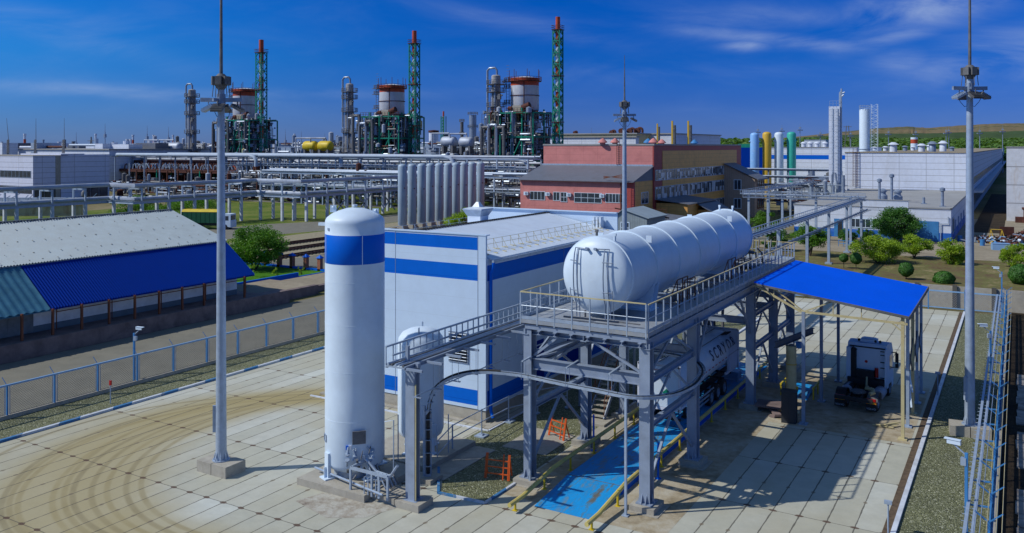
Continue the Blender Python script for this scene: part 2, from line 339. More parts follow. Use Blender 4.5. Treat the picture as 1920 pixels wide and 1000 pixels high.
def yard_material():
    m, N, L, B = newmat('concrete_slab_yard'); P = pos(N)
    s = N.new('ShaderNodeSeparateXYZ'); L.new(P, s.inputs[0]); X, Y = s.outputs[0], s.outputs[1]
    sw, sl_ = 1.127, 5.85
    wob = mth(N, L, 'MULTIPLY', mth(N, L, 'SUBTRACT', noise(N, L, P, 2.2, 2), .5), .05)
    u = mth(N, L, 'DIVIDE', mth(N, L, 'ADD', mth(N, L, 'ADD', X, 7.01+300*sw), wob), sw)
    v = mth(N, L, 'DIVIDE', mth(N, L, 'ADD', mth(N, L, 'ADD', Y, 300*sl_-26.45), wob), sl_)
    du = mth(N, L, 'MULTIPLY', mth(N, L, 'PINGPONG', u, .5), sw); dv = mth(N, L, 'MULTIPLY', mth(N, L, 'PINGPONG', v, .5), sl_)
    cbx = N.new('ShaderNodeCombineXYZ'); L.new(mth(N, L, 'FLOOR', u), cbx.inputs[0]); L.new(mth(N, L, 'FLOOR', v), cbx.inputs[1])
    wn = N.new('ShaderNodeTexWhiteNoise'); wn.noise_dimensions = '2D'; L.new(cbx.outputs[0], wn.inputs[0])
    tone = mth(N, L, 'POWER', wn.outputs['Value'], 3)
    c = ramp(N, L, tone, [(0, (.40,.405,.345)), (.5, (.45,.46,.41)), (1, (.50,.53,.50))])
    c = mix(N, L, .75, c, ramp(N, L, noise(N, L, P, 1.1, 6, .7), [(.3, (.86,.86,.84)), (.7, (1.12,1.11,1.08))]), 'MULTIPLY')
    st = ramp(N, L, noise(N, L, P, .16, 4, .55, .4), [(.44, (0,0,0)), (.62, (1,1,1))])
    c = mix(N, L, mth(N, L, 'MULTIPLY', st, .5), c, (.38,.355,.26))
    # worn turning circle, with tyre tracks
    for cx, cy, r in ((-29.4,34.3,10.5), (-30.3,33.4,10.7), (-31.4,32.3,11.4), (-32.6,31.2,11.2), (-33.2,30.7,10.8), (-35,29.5,11.5), (-31,33.3,12.0), (-29.6,34.2,10.95), (-30.5,33.3,11.15), (-32.8,31.1,11.65), (-31.6,32.2,10.4)):
        a = mth(N, L, 'SUBTRACT', X, cx); b = mth(N, L, 'SUBTRACT', Y, cy)
        rad = mth(N, L, 'SQRT', mth(N, L, 'ADD', mth(N, L, 'MULTIPLY', a, a), mth(N, L, 'MULTIPLY', b, b)))
        d = mth(N, L, 'ABSOLUTE', mth(N, L, 'SUBTRACT', rad, r))
        mr = N.new('ShaderNodeMapRange'); L.new(d, mr.inputs[0]); mr.inputs[1].default_value = .06; mr.inputs[2].default_value = .20; mr.inputs[3].default_value = .8; mr.inputs[4].default_value = 0; mr.interpolation_type = 'SMOOTHSTEP'
        side = N.new('ShaderNodeMapRange'); L.new(mth(N, L, 'ADD', mth(N, L, 'MULTIPLY', a, .55), mth(N, L, 'MULTIPLY', b, .15)), side.inputs[0]); side.inputs[1].default_value = 3.6; side.inputs[2].default_value = -2
        wv = mth(N, L, 'ADD', mth(N, L, 'MULTIPLY', noise(N, L, P, .6, 3), 1.2), .1)
        c = mix(N, L, mth(N, L, 'MULTIPLY', mth(N, L, 'MULTIPLY', mr.outputs[0], side.outputs[0]), wv), c, (.13,.11,.065))
        mr2 = N.new('ShaderNodeMapRange'); L.new(d, mr2.inputs[0]); mr2.inputs[1].default_value = .2; mr2.inputs[2].default_value = 1.9; mr2.inputs[3].default_value = .36; mr2.inputs[4].default_value = 0
        c = mix(N, L, mth(N, L, 'MULTIPLY', mr2.outputs[0], side.outputs[0]), c, (.33,.27,.12))
    jn = noise(N, L, P, 1.3, 3)
    j1 = mth(N, L, 'LESS_THAN', du, mth(N, L, 'MULTIPLY', jn, .055)); j2 = mth(N, L, 'LESS_THAN', dv, .02)
    jj = mth(N, L, 'MULTIPLY', mth(N, L, 'MAXIMUM', j1, j2), .8)
    c = mix(N, L, jj, c, (.06,.055,.045))
    # rusty lifting loops at the slab corners, small ones halfway
    nz = mth(N, L, 'MULTIPLY', mth(N, L, 'SUBTRACT', noise(N, L, P, 7, 3), .5), .9)
    e1 = mth(N, L, 'ADD', mth(N, L, 'POWER', mth(N, L, 'DIVIDE', du, .21), 2), mth(N, L, 'POWER', mth(N, L, 'DIVIDE', dv, .12), 2))
    r1 = mth(N, L, 'LESS_THAN', mth(N, L, 'ADD', e1, nz), .8)
    c = mix(N, L, mth(N, L, 'MULTIPLY', r1, .85), c, (.085,.045,.028))
    dm = mth(N, L, 'SUBTRACT', sl_/2, dv)
    e2 = mth(N, L, 'ADD', mth(N, L, 'POWER', mth(N, L, 'DIVIDE', du, .10), 2), mth(N, L, 'POWER', mth(N, L, 'DIVIDE', dm, .14), 2))
    r2 = mth(N, L, 'LESS_THAN', mth(N, L, 'ADD', e2, nz), .8)
    c = mix(N, L, mth(N, L, 'MULTIPLY', r2, .7), c, (.15,.12,.08))
    L.new(c, B.inputs['Base Color']); B.inputs['Roughness'].default_value = .85
    b = N.new('ShaderNodeBump'); b.inputs['Strength'].default_value = .4; b.inputs['Distance'].default_value = .02
    L.new(mth(N, L, 'SUBTRACT', noise(N, L, P, 5, 5), jj), b.inputs['Height']); L.new(b.outputs[0], B.inputs['Normal'])
    return m
M['yard'] = yard_material()
def ground_mat(name, stops, s1, s2, bump=.5, bs=5):
    m, N, L, B = newmat(name); P = pos(N)
    f = mth(N, L, 'ADD', mth(N, L, 'MULTIPLY', noise(N, L, P, s1, 6, .65, .5), .6), mth(N, L, 'MULTIPLY', noise(N, L, P, s2, 4, .6), .4))
    L.new(ramp(N, L, f, stops), B.inputs['Base Color']); B.inputs['Roughness'].default_value = .95; B.inputs['Specular IOR Level'].default_value = .1
    b = N.new('ShaderNodeBump'); b.inputs['Strength'].default_value = bump; b.inputs['Distance'].default_value = .1
    L.new(noise(N, L, P, bs, 5), b.inputs['Height']); L.new(b.outputs[0], B.inputs['Normal'])
    return m
M['plain'] = ground_mat('dry_plain', [(.38, (.075,.11,.025)), (.5, (.17,.15,.07)), (.62, (.24,.20,.12))], .012, .4)
M['grass'] = ground_mat('mown_grass', [(.36, (.05,.11,.012)), (.5, (.12,.16,.03)), (.64, (.22,.21,.07))], .1, 1.5)
M['lawn'] = ground_mat('green_lawn', [(.36, (.035,.12,.008)), (.6, (.07,.20,.012)), (.72, (.2,.22,.06))], .4, 3)
M['dirt'] = ground_mat('dry_garden_soil', [(.34, (.08,.055,.03)), (.45, (.15,.11,.06)), (.53, (.13,.14,.045)), (.6, (.24,.19,.10)), (.68, (.30,.26,.13))], .25, 2)
M['soil'] = ground_mat('dark_soil', [(.4, (.02,.017,.013)), (.6, (.06,.045,.03))], .5, 4)
M['path'] = ground_mat('dusty_concrete', [(.36, (.22,.19,.14)), (.62, (.33,.29,.22))], .2, 2, .2)
def gravel():
    m, N, L, B = newmat('green_grey_gravel'); P = pos(N)
    vo = N.new('ShaderNodeTexVoronoi'); L.new(P, vo.inputs['Vector']); vo.inputs['Scale'].default_value = 17
    sx = N.new('ShaderNodeSeparateColor'); L.new(vo.outputs['Color'], sx.inputs[0])
    c = ramp(N, L, sx.outputs[0], [(0, (.07,.075,.035)), (.45, (.13,.14,.07)), (.85, (.20,.21,.11)), (1, (.42,.43,.34))])
    c = mix(N, L, .5, c, ramp(N, L, noise(N, L, P, .6, 4), [(.3, (.7,.72,.7)), (.7, (1.2,1.2,1.1))]), 'MULTIPLY')
    L.new(c, B.inputs['Base Color']); B.inputs['Roughness'].default_value = .9
    b = N.new('ShaderNodeBump'); b.inputs['Strength'].default_value = 1; b.inputs['Distance'].default_value = .05; b.invert = True
    L.new(vo.outputs['Distance'], b.inputs['Height']); L.new(b.outputs[0], B.inputs['Normal'])
    return m
M['gravel'] = gravel()
def kerbmat(pb):
    m, N, L, B = newmat('blue_and_white_kerb_paint'); P = pos(N); s = N.new('ShaderNodeSeparateXYZ'); L.new(P, s.inputs[0])
    k = mth(N, L, 'GREATER_THAN', mth(N, L, 'FRACT', mth(N, L, 'DIVIDE', mth(N, L, 'ADD', s.outputs[0], s.outputs[1]), pb)), .62)
    c = mix(N, L, k, (.50,.55,.62), (.03,.16,.36))
    c = mix(N, L, ramp(N, L, noise(N, L, P, 3, 6, .7), [(.52, (0,0,0)), (.68, (.7,.7,.7))]), c, (.33,.30,.26))
    L.new(c, B.inputs['Base Color']); B.inputs['Roughness'].default_value = .7; return m
M['kerb'] = kerbmat(3.4)
# ================================================ the ground
def sheet(name, pts, z, mat):
    mb = MB(); mb.poly([(x, y, z) for x, y in pts]); return struct(mb.build(name, M[mat] if isinstance(mat, str) else mat))
def rect(x0, y0, x1, y1): return [(x0,y0),(x1,y0),(x1,y1),(x0,y1)]
sheet('ground', rect(-9000,-600,6000,9000), -.06, 'plain')
sheet('grass_field', rect(-200,60,-100,225), -.02, 'grass')
sheet('gravel_ground', rect(-51.25,5,-47.35,93), .0, 'gravel')
sheet('yard_pavement', rect(-47.2,8,-4.55,93.2), .03, 'yard')
sheet('gravel_ground', rect(-4.3,20,-.95,93.4), .02, 'gravel')
sheet('gravel_ground', [(-26.0,36.5),(-24.6,34.9),(-22.9,32.3),(-20.6,32.4),(-20.55,34.2),(-20.5,66),(-26.3,66),(-26.0,45)], .045, 'gravel')
sheet('gravel_ground', rect(-29,67.5,-20.7,80), .045, 'gravel')
sheet('asphalt_road', rect(-64.2,0,-51.25,78), -.01, 'asphalt')
sheet('asphalt_road', rect(-77.4,78,-40,96), -.005, 'asphalt')
sheet('asphalt_road', [(-89.5,82.6),(-77.4,82.6),(-77.4,140),(-86,140)], -.002, 'asphalt')
sheet('asphalt_road', [(-134,60),(-119,60),(-117.5,104),(-113.5,124),(-113,225),(-124,225),(-126.5,140),(-134,125)], -.01, 'asphalt')
sheet('asphalt_road', rect(-260,176,-60,181), -.005, 'asphalt')
sheet('ground', rect(-113,60,-89,170), -.015, 'track')
sheet('lawn', rect(-112,62,-74.6,81.7), .1, 'lawn')
sheet('ground', rect(-46,97,12,146), .0, 'dirt')
sheet('dusty_path', rect(-60,95,-27,168), -.01, 'asphalt')
sheet('dusty_path', rect(-36,137,40,214), .01, 'path')
sheet('garden_grass', rect(-36,148,-29,166), .015, 'grass')
sheet('ground', rect(-.75,0,30,96), -.01, 'soil')
sheet('ground', rect(-7.6,181,-2.3,330), .02, 'soil')
mb = MB()
for k in range(26):                        # old road plates outside the fence
    y = 30+k*1.55
    if k in (11, 12, 17): continue
    mb.cb((.75+.05*((k*7) % 3), y, .03), (1.7, 1.46, .08), R((k*5) % 4-1.5))
tag(mb.build('concrete_slab_path', mk('weathered_slabs', (.30,.28,.25), .9, var=.3, scale=1, stain=(.09,.06,.04), samt=.8, sscale=.7)), 'row of weathered concrete plates laid in dark soil outside the blue fence', 'slab path')
tanc = ground_mat('poured_tan_concrete', [(.34, (.20,.16,.10)), (.48, (.36,.31,.22)), (.62, (.44,.41,.33))], .35, 2.2, .25, 8)
sheet('pavement', rect(-15.55,33.2,-12.45,64.5), .034, tanc); sheet('pavement', rect(-12.45,50.3,-5.0,62.6), .034, tanc); sheet('pavement', rect(-20.4,33.6,-18.55,64.5), .034, tanc)
sheet('pavement', [(-28.0,28.2),(-25.6,27.6),(-24.2,28.4),(-23.6,30),(-25.2,30.1),(-27.6,29.5)], .036, ground_mat('stained_concrete', [(.33, (.18,.15,.12)), (.47, (.33,.30,.25)), (.56, (.43,.42,.37))], .8, 3, .3, 8))
# kerbs
def kerb(pts, w, h, mat, name='kerb'):
    mb = MB()
    for (x0,y0),(x1,y1) in zip(pts, pts[1:]): mb.beam((x0,y0,h/2), (x1,y1,h/2), w, h)
    return struct(mb.build(name, M[mat]))
kerb([(-47.3,6),(-47.3,93)], .22, .16, 'kerb'); kerb([(-4.42,20),(-4.42,93)], .2, .14, 'kerbw')
kerb([(-24.75,34.7),(-22.95,32.15),(-20.5,32.3),(-20.45,36.5)], .13, .12, 'kerb'); kerb([(-26.3,66.1),(-20.55,66.1),(-20.5,46)], .13, .12, 'kerb')
kerb([(-20.6,80.1),(-20.6,67.4),(-29.1,67.4)], .2, .14, 'kerbw')
kerb([(-39,40.6),(-25.55,40.6),(-25.55,52)], .12, .1, 'kerbw')
mb = MB(); mb.box(-4.85,20,.025,-4.53,93,.04); struct(mb.build('ground', mk('brown_earth', (.10,.07,.045), .95, var=.4, scale=4)))
# concrete plinths and aprons
def slab(x0,y0,x1,y1,h,z0=-.02,mat='conc',name='pavement'):
    mb = MB(); mb.box(x0,y0,z0,x1,y1,h); return struct(mb.build(name, M[mat]))
slab(-29.3,29.6,-25.2,33.6,.36); slab(-29.2,33.9,-24.9,38.3,.3)
slab(-25.4,30.1,-23.9,31.4,.3); slab(-24.8,32.7,-23.8,33.7,.25)
slab(-26.0,40.8,-25.6,60.5,.12); slab(-38.8,41.2,-26.0,41.55,.12)
slab(-23.6,38.9,-21.0,42.4,.07); slab(-24.9,33.5,-23.6,38.2,.08)
slab(-20.5,42.5,-19.2,62,.07); slab(-21.8,44.4,-20.2,46,.2)

# ================================================ masts
def mast(name, loc, label, top, tip, group, rz=0):
    t = thing(name, label, 'light mast', loc, rz, group)
    mb = MB(); 
    for s in (-1, 1): mb.box(s*.68-.66 if s > 0 else -1.02+.0, -.62, 0, s*.68+.34 if s > 0 else -.02, .62, .55)
    b = mb.build('footing', M['conc'], t, w=False)
    mb = MB(); n = 12
    mb.tube((0,0,.55), (0,0,top+.6), .27, .16, n=12); mb.tube((0,0,.55), (0,0,.6), .42, n=16)
    for k in range(8):
        a = k*math.pi/4; mb.beam((.36*math.cos(a), .36*math.sin(a), .56), (.24*math.cos(a), .24*math.sin(a), 1.0), .03, .05)
    mb.build('pole', M['galvl'], t, w=False)
    mb = MB(); mb.cb((-.2,-.2,2.6), (.22,.12,1.3), R(45)); mb.build('hatch', M['galvl'], t, w=False)
    mb = MB(); mb.tube((0,0,top+1.1), (0,0,tip), .085, .02, n=8); mb.build('lightning_rod', M['gdark'], t, w=False)
    mb = MB()
    for a in (R(30.6), R(30.6)+math.pi): # cross arms face the yard
        c, s = math.cos(a), math.sin(a); mb.beam((0,0,top), (1.0*c,1.0*s,top+.02), .16, .2)
    mb.beam((0,-.5,top), (0,.5,top), .12, .14); mb.tube((0,0,top-.2), (0,0,top+.3), .22, n=12)
    mb.build('cross_arm', M['galv'], t, w=False)
    mb = MB(); mb.lathe((0,0,top+.45), [(.12,0),(.3,.25),(.3,.7),(.15,.85)], 10)
    for k in range(6):
        a = k*math.pi/3; mb.cb((.36*math.cos(a), .36*math.sin(a), top+.95), (.18,.3,.42), a)
        mb.tube((.36*math.cos(a), .36*math.sin(a), top+.75), (.42*math.cos(a), .42*math.sin(a), top+.15), .02, n=5)
    mb.build('winch_head', M['gdark'], t, w=False)
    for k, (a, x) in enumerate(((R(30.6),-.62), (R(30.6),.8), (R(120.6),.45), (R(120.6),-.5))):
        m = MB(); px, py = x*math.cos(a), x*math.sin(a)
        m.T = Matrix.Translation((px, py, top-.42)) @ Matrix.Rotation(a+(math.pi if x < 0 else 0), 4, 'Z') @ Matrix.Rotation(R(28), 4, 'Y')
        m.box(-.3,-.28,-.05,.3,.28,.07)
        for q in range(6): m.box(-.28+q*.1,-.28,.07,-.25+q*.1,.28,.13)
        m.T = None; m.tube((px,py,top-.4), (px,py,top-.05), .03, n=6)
        m.build('floodlight', M['gdark' if k else 'galvl'], t, w=False)  # sunlit look of the first floodlight is put into its paler steel
    mb = MB()
    for s in (-1, 1): mb.path([(0,.1*s,top-.9),(.25*s,.15,top-1.0),(.45*s,.1,top-.75),(.6*s,.05,top-.45)], .016, 5)
    mb.build('cable', M['black'], t, w=False)
    return t
gm = 'tall floodlight masts with lightning rods'
mast('light_mast', (-33.75,28.95,.03), 'tall grey floodlight mast on split concrete block, standing before the white tower tank', 18.25, 31, gm)
mast('light_mast', (-2.3,53.8,.02), 'tall grey floodlight mast standing in the gravel strip beside the blue security fence', 19.2, 33, gm, R(6))
lm3 = W(1171, 217, 75); mast('light_mast', (lm3[0], lm3[1], 0), 'grey floodlight mast rising behind the white storage building, in front of the pink block', 18.75, 24.0, gm)

# ================================================ fences with wire mesh
def wires(mb, p0, p1, z0, z1, sp=.15, r=.006, top=True):
    """diagonal chain-link wires in the vertical rectangle between p0 and p1 (x, y)"""
    a = Vector((*p0, 0)); d = Vector((*p1, 0))-a; Lg = d.length; d.normalize(); h = z1-z0
    n = int((Lg+h)/sp)
    for sgn in (0, 1):
        for k in range(1, n):
            c = k*sp; s0, s1 = max(0, c-h), min(Lg, c)
            if s1-s0 < .02: continue
            q0, q1 = z0+(c-s0), z0+(c-s1)
            if sgn: s0, s1 = Lg-s0, Lg-s1
            P0 = a+d*s0; P1 = a+d*s1
            mb.tube((P0.x, P0.y, q0), (P1.x, P1.y, q1), r, n=3, caps=False)
t = thing('chain_link_fence', 'chain-link fence with blue posts and pale top rail between gravel verge and asphalt road', 'fence', (-51.1, 40, 0))
mb = MB(); mb.box(-51.2,8,-.02,-51.0,76,.22); mb.build('base_beam', M['conc'], t)
mb = MB(); mb.beam((-51.05,8,1.98), (-51.05,76,1.98), .12, .1); mb.build('top_rail', M['lightblue'], t)
ys = [28.15+2.88*k for k in range(-5, 17)]
for y in ys:
    mb = MB()
    mb.beam((-51.1,y,0), (-51.1,y,1.93), .09, .09)
    mb.mi = 1
    for s in (-.14, .14): mb.beam((-51.08,y+s,.25), (-51.08,y+s,1.9), .04, .05)
    mb.mi = 0; mb.tube((-51.1,y,1.95), (-51.45,y-.1,2.42), .02, n=5)
    mb.build('post', [M['fenceblue'], M['galv']], t)
mb = MB()
for y in ys[:-1]:
    wires(mb, (-51.07,y+.15), (-51.07,y+2.73), .28, 1.9, .15, .007)
    mb.beam((-51.07,y+.15,.27), (-51.07,y+2.73,.27), .03, .03)
mb.build('wire_mesh', M['gdark'], t, smooth=False)
# the far end fence and the wall behind
t = thing('chain_link_fence', 'low chain-link fence with light blue rail, just before the beige concrete wall', 'fence', (-20, 93.4, 0))
mb = MB(); mb.beam((-46,93.45,1.86), (-1.2,93.45,1.86), .1, .12); mb.beam((-46,93.45,.25), (-1.2,93.45,.25), .06, .1); mb.build('top_rail', M['lightblue'], t)
xs = [-46+3.2*k for k in range(15)]
for x in xs:
    mb = MB(); mb.beam((x,93.45,0), (x,93.45,2.15), .1, .1); mb.build('post', M['fenceblue'], t)
mb = MB(); wires(mb, (-46,93.45), (-1.2,93.45), .3, 1.8, .22, .009); mb.build('wire_mesh', M['galv'], t, smooth=False)
t = thing('concrete_wall', 'beige precast concrete wall with dark pillars behind the far chain-link fence', 'wall', (-20, 96, 0))
mb = MB(); mb.box(-45,95.6,-.05,8,95.8,2.1); mb.build('panels', M['conc'], t)
for k in range(15):
    mb = MB(); mb.box(-43+3.4*k,95.35,-.05,-42.6+3.4*k,95.6,2.25); mb.build('pillar', mk('pillar_concrete', (.09,.085,.075), .9) if k == 0 else bpy.data.materials['pillar_concrete'], t)
# right-hand security fence
t = thing('security_fence', 'tall bright blue security fence with grey cable ducts and barbed arms beside the gravel strip', 'fence', (-.95, 60, 0))
mb = MB(); mb.box(-.98,20,-.02,-.74,93.5,.28); mb.build('base_beam', M['conc'], t)
mb = MB(); mb.mi = 0
for z in (.5, 2.05): mb.beam((-.9,20,z), (-.9,93.3,z), .05, .06)
mb.build('rail', M['fenceblue'], t)
for k in range(26):
    y = 21+k*2.88; mb = MB()
    mb.beam((-.9,y,0), (-.9,y,2.45), .09, .12); mb.beam((-.9,y,2.42), (-1.35,y-.05,2.75), .05, .05); mb.beam((-.9,y,2.42), (-.45,y,2.8), .04, .04)
    mb.beam((-.9,y,1.9), (-1.75,y,1.86), .06, .06)
    mb.build('post', M['fenceblue'], t)
mb = MB(); wires(mb, (-.88,20), (-.88,93.3), .35, 2.05, .14, .009); mb.build('wire_mesh', M['fenceblue'], t, smooth=False)
for x in (-1.42,-1.68):
    mb = MB(); mb.beam((x,20,1.96), (x,93.2,1.96), .12, .1)
    for k in range(104): mb.beam((x-.02,20.3+k*.7,1.9), (x-.17,20.3+k*.7,1.9), .02, .03)
    mb.build('cable_duct', M['galvl'], t)
for dx, z in ((-.95,2.5),(-1.15,2.62),(-1.33,2.74),(-.65,2.62),(-.47,2.78)):
    mb = MB(); mb.tube((dx,20,z), (dx,93,z), .014, n=4); mb.build('barbed_wire', M['cream'] if dx > -1 else M['galvl'], t)

def camera_post(x, y, h, label, rz, tall=True):
    t = thing('camera_post', label, 'security camera', (x, y, 0), rz)
    mb = MB(); mb.beam((0,0,0), (0,0,h), .11, .11); mb.cb((0,0,.02), (.3,.3,.04)); mb.build('post', M['fenceblue'], t, w=False)
    mb = MB(); mb.beam((0,0,h-.1), (.45,0,h+.25), .05, .05); mb.cb((.1,0,h-.35), (.2,.16,.3)); mb.build('bracket', M['galvl'], t, w=False)
    mb = MB(); mb.cb((.45,0,h+.33), (.5,.16,.14)); mb.cb((.5,0,h+.44), (.6,.2,.03)); mb.mi = 1; mb.tube((.70,0,h+.33), (.74,0,h+.33), .06, n=12); mb.build('camera_housing', [M['white'], M['dark']], t, w=False)
    return t
camera_post(-51.6, 36.9, 3.35, 'blue post with a white security camera rising above the left fence, by the road', R(10))
camera_post(-1.75, 38.2, 3.9, 'blue post with white security camera nearest the viewer at the right fence', R(170))
camera_post(-1.6, 66.5, 3.5, 'blue post with small white security camera midway along the right fence', R(200))
camera_post(-1.3, 92, 4.3, 'blue post with white camera at the far right corner of the yard', R(180))
for x, y, h, lb in ((-48.6,33.1,1.45,'thin grey post with small red tag in the left gravel verge beside the mast'), (-4.6,38.2,1.3,'short grey post with a white beam sensor on the right kerb, nearest the viewer'), (-4.4,60.8,1.5,'short grey post with a white beam sensor on the right kerb near the mast shadow')):
    t = thing('sensor_post', lb, 'sensor post', (x, y, 0))
    mb = MB(); mb.tube((0,0,0), (0,0,h), .035, n=8); mb.build('post', M['galvl'], t, w=False)
    mb = MB(); mb.cb((0,0,h+.05), (.3,.14,.14)) if x > -40 else mb.cb((0,0,h-.15), (.14,.1,.3)); mb.build('sensor', M['galvl'] if x > -40 else M['red'], t, w=False)

# ================================================ tall white tower tank
tx, ty, _ = W(665.5, 700, 41.3)
t = thing('tower_tank', 'tall white vertical storage tank with a broad blue band near its domed top', 'storage tank', (tx, ty, .36))
r = 1.42; mb = MB()
prof = [(0,.50),(.6,.53),(1.0,.62),(1.28,.78),(r,1.02),(r,4.0),(r,10.44),(r,10.46),(r+.004,10.465),(r+.004,11.82),(r,11.825),(r,12.35),(1.405,12.47),(1.33,12.6),(1.12,12.76),(.8,12.91),(.4,13.03),(0,13.07)]
mb.lathe((tx,ty,0), prof, 64, [0]*8+[1,1]+[0]*7); mb.build('vessel', [M['white'], M['blue']], t)
for z in (3.1,5.4,7.6,9.6):
    mb = MB(); mb.lathe((tx,ty,z), [(r,-.012),(r+.005,-.008),(r+.005,.008),(r,.012)], 64); mb.build('weld_seam', M['white'], t)
for a in (R(-155),R(-120),R(-35)):
    mb = MB(); mb.tube((tx+(r+.008)*math.cos(a),ty+(r+.008)*math.sin(a),10.47),(tx+(r+.008)*math.cos(a),ty+(r+.008)*math.sin(a),11.82),.018,n=6); mb.build('band_seam', M['white'], t)
mb = MB(); mb.lathe((tx,ty,.36), [(1.0,.0),(1.0,.32),(.92,.32),(.92,0)], 40); mb.build('base_ring', M['galvl'], t)
for a in (R(-90-20), R(-20), R(160), R(75)):
    mb = MB(); c, s = math.cos(a), math.sin(a)
    mb.T = Matrix.Translation((tx+c*1.42, ty+s*1.42, 0)) @ Matrix.Rotation(a, 4, 'Z')
    mb.box(-.06,-.17,.4,.10,.17,1.55); mb.box(-.22,-.3,.36,.3,.3,.42); mb.box(-.1,-.02,.42,.22,.02,.9); mb.build('leg', M['white'], t)
for a, z in ((R(-150),12.95),(R(20),12.8)):
    mb = MB(); c, s = math.cos(a), math.sin(a); p = (tx+c*1.05, ty+s*1.05)
    mb.cb((p[0],p[1],z+.05),(.3,.06,.34),a); mb.tube((p[0]-.05,p[1],z+.12),(p[0]+.05,p[1],z+.12),.07,n=10); mb.build('lifting_lug', M['white'], t)
mb = MB(); a = R(-170); mb.beam((tx+1.3*math.cos(a),ty+1.3*math.sin(a),12.2),(tx+2.0*math.cos(a),ty+2.0*math.sin(a),12.2),.2,.14); mb.tube((tx,ty,13.1),(tx,ty,13.2),.12,n=12); mb.build('top_nozzle', M['white'], t)
def on_tower(a, z, w, h, mat, name, d=.01, hollow=False):
    mb = MB(); c, s = math.cos(a), math.sin(a); mb.T = Matrix.Translation((tx+c*(r+d), ty+s*(r+d), z)) @ Matrix.Rotation(a, 4, 'Z')
    if hollow:
        for q in (-1, 1): mb.box(-.02,q*w/2-.02,-h/2,.03,q*w/2+.02,h/2); mb.box(-.02,-w/2,q*h/2-.02,.032,w/2,q*h/2+.02)
    else: mb.box(-.04,-w/2,-h/2,.03,w/2,h/2)
    return mb.build(name, M[mat], t)
on_tower(R(-125),2.15,.36,.3,'galv','name_plate',.0,True); on_tower(R(-108),12.1,.12,.12,'galvl','badge'); on_tower(R(-63),1.95,.14,.2,'blue','label_plate'); on_tower(R(-58),1.97,.14,.2,'kerbw','label_plate')
on_tower(R(-42),2.45,.62,.6,'gdark','gauge_box',.14)
# valves and pipework at the foot
mb = MB(); rg = random.Random(3)
for k in range(26):
    a = R(-62+rg.random()*45); rr_ = 1.5+rg.random()*.35; z = .7+rg.random()*1.3; c, s = math.cos(a), math.sin(a); p = (tx+c*rr_, ty+s*rr_)
    mb.mi = rg.choice((0,0,1)); mb.tube((p[0],p[1],z),(p[0]+rg.uniform(-.25,.25),p[1]+rg.uniform(-.2,.2),z+rg.uniform(-.4,.4)),rg.choice((.025,.04,.06)),n=8)
    if k % 3 == 0: mb.tube((p[0],p[1],z-.03),(p[0]+.02,p[1]-.02,z+.03),.11,n=12)
for k in range(8):
    y0 = ty-1.1+k*.12; mb.mi = k % 2; mb.path([(tx+1.35,y0+.4,1.3-k*.08),(tx+1.9,y0,1.0-k*.06),(tx+2.6,y0-.05,.8),(tx+2.9,y0-.1,.42)], .035, 6)
mb.mi = 0; mb.path([(tx+1.3,ty-.9,1.6),(tx+2.0,ty-.8,.95),(tx+2.9,ty-.9,.95),(tx+3.3,ty-.9,1.5)], .07, 8)
mb.build('valve_pipework', [M['galvl'], M['gdark']], t)
# frames beside the tank
t = thing('pipe_support_frame', 'low galvanised square frame with small pipes between the tower tank and the I-beam post', 'pipe frame', (tx+2.7, ty-.8, .36))
mb = MB(); x0, x1, y0, y1 = tx+1.35, tx+3.5, ty-1.85, ty-.3
for x, y in ((x0,y0),(x1,y0),(x0,y1+.3),(x1-.9,y0),(x1-.5,y0)): mb.beam((x,y,.3),(x,y,1.35 if x > x1-1 else 1.3),.09,.09)
mb.beam((x0,y0,1.35),(x1,y0,1.35),.1,.12); mb.beam((x0,y0,1.35),(x0,y1+.3,1.35),.1,.12); mb.build('frame', M['galvl'], t)
mb = MB(); mb.path([(tx-1.5,ty-1.15,.6),(x1-.1,ty-2.1,.62)], .05, 8)
for k in range(5): mb.path([(x1-1.3+k*.22,y0-.05,.35),(x1-1.3+k*.22,y0-.05,1.1),(x1-1.2+k*.22,y0+.6,1.15)], .03, 6)
mb.path([(x1-.9,y1,.35),(x1-.9,y1,3.3),(x1-1.35,y1-.1,3.3-.12)], .03, 6); mb.path([(tx+.9,ty+2.2,.3),(tx+.9,ty+2.2,2.6)], .03, 6)
mb.build('small_pipes', M['galvl'], t)

# second tank
sx_, sy_, _ = W(789, 800, 44.4)
t = thing('vertical_tank', 'smaller white domed vertical tank on short legs behind the cable rack post', 'storage tank', (sx_, sy_, .3)); r2 = 1.19
mb = MB(); mb.lathe((sx_,sy_,0), [(0,.85),(.5,.88),(.9,1.02),(1.1,1.2),(r2,1.45),(r2,5.85),(1.14,6.12),(.95,6.38),(.6,6.55),(.3,6.61),(0,6.63)], 48); mb.build('vessel', M['white'], t)
for a in (R(-100),R(-15),R(80),R(165)):
    mb = MB(); c, s = math.cos(a), math.sin(a); mb.tube((sx_+c*.95,sy_+s*.95,.3),(sx_+c*.95,sy_+s*.95,1.4),.12,n=12); mb.cb((sx_+c*.95,sy_+s*.95,.33),(.4,.4,.05)); mb.build('leg', M['white'], t)
mb = MB()
for a in (R(-60),R(120)):
    c, s = math.cos(a), math.sin(a); mb.cb((sx_+c*.8,sy_+s*.8,6.6),(.22,.05,.3),a)
mb.path([(sx_+1.6,sy_+.2,.35),(sx_+1.6,sy_+.2,2.3)], .03, 6); mb.path([(sx_+1.15,sy_-.6,2.0),(sx_+1.5,sy_-.7,2.0),(sx_+1.55,sy_-.7,.4)], .03, 6)
mb.build('lifting_lug', M['galvl'], t)

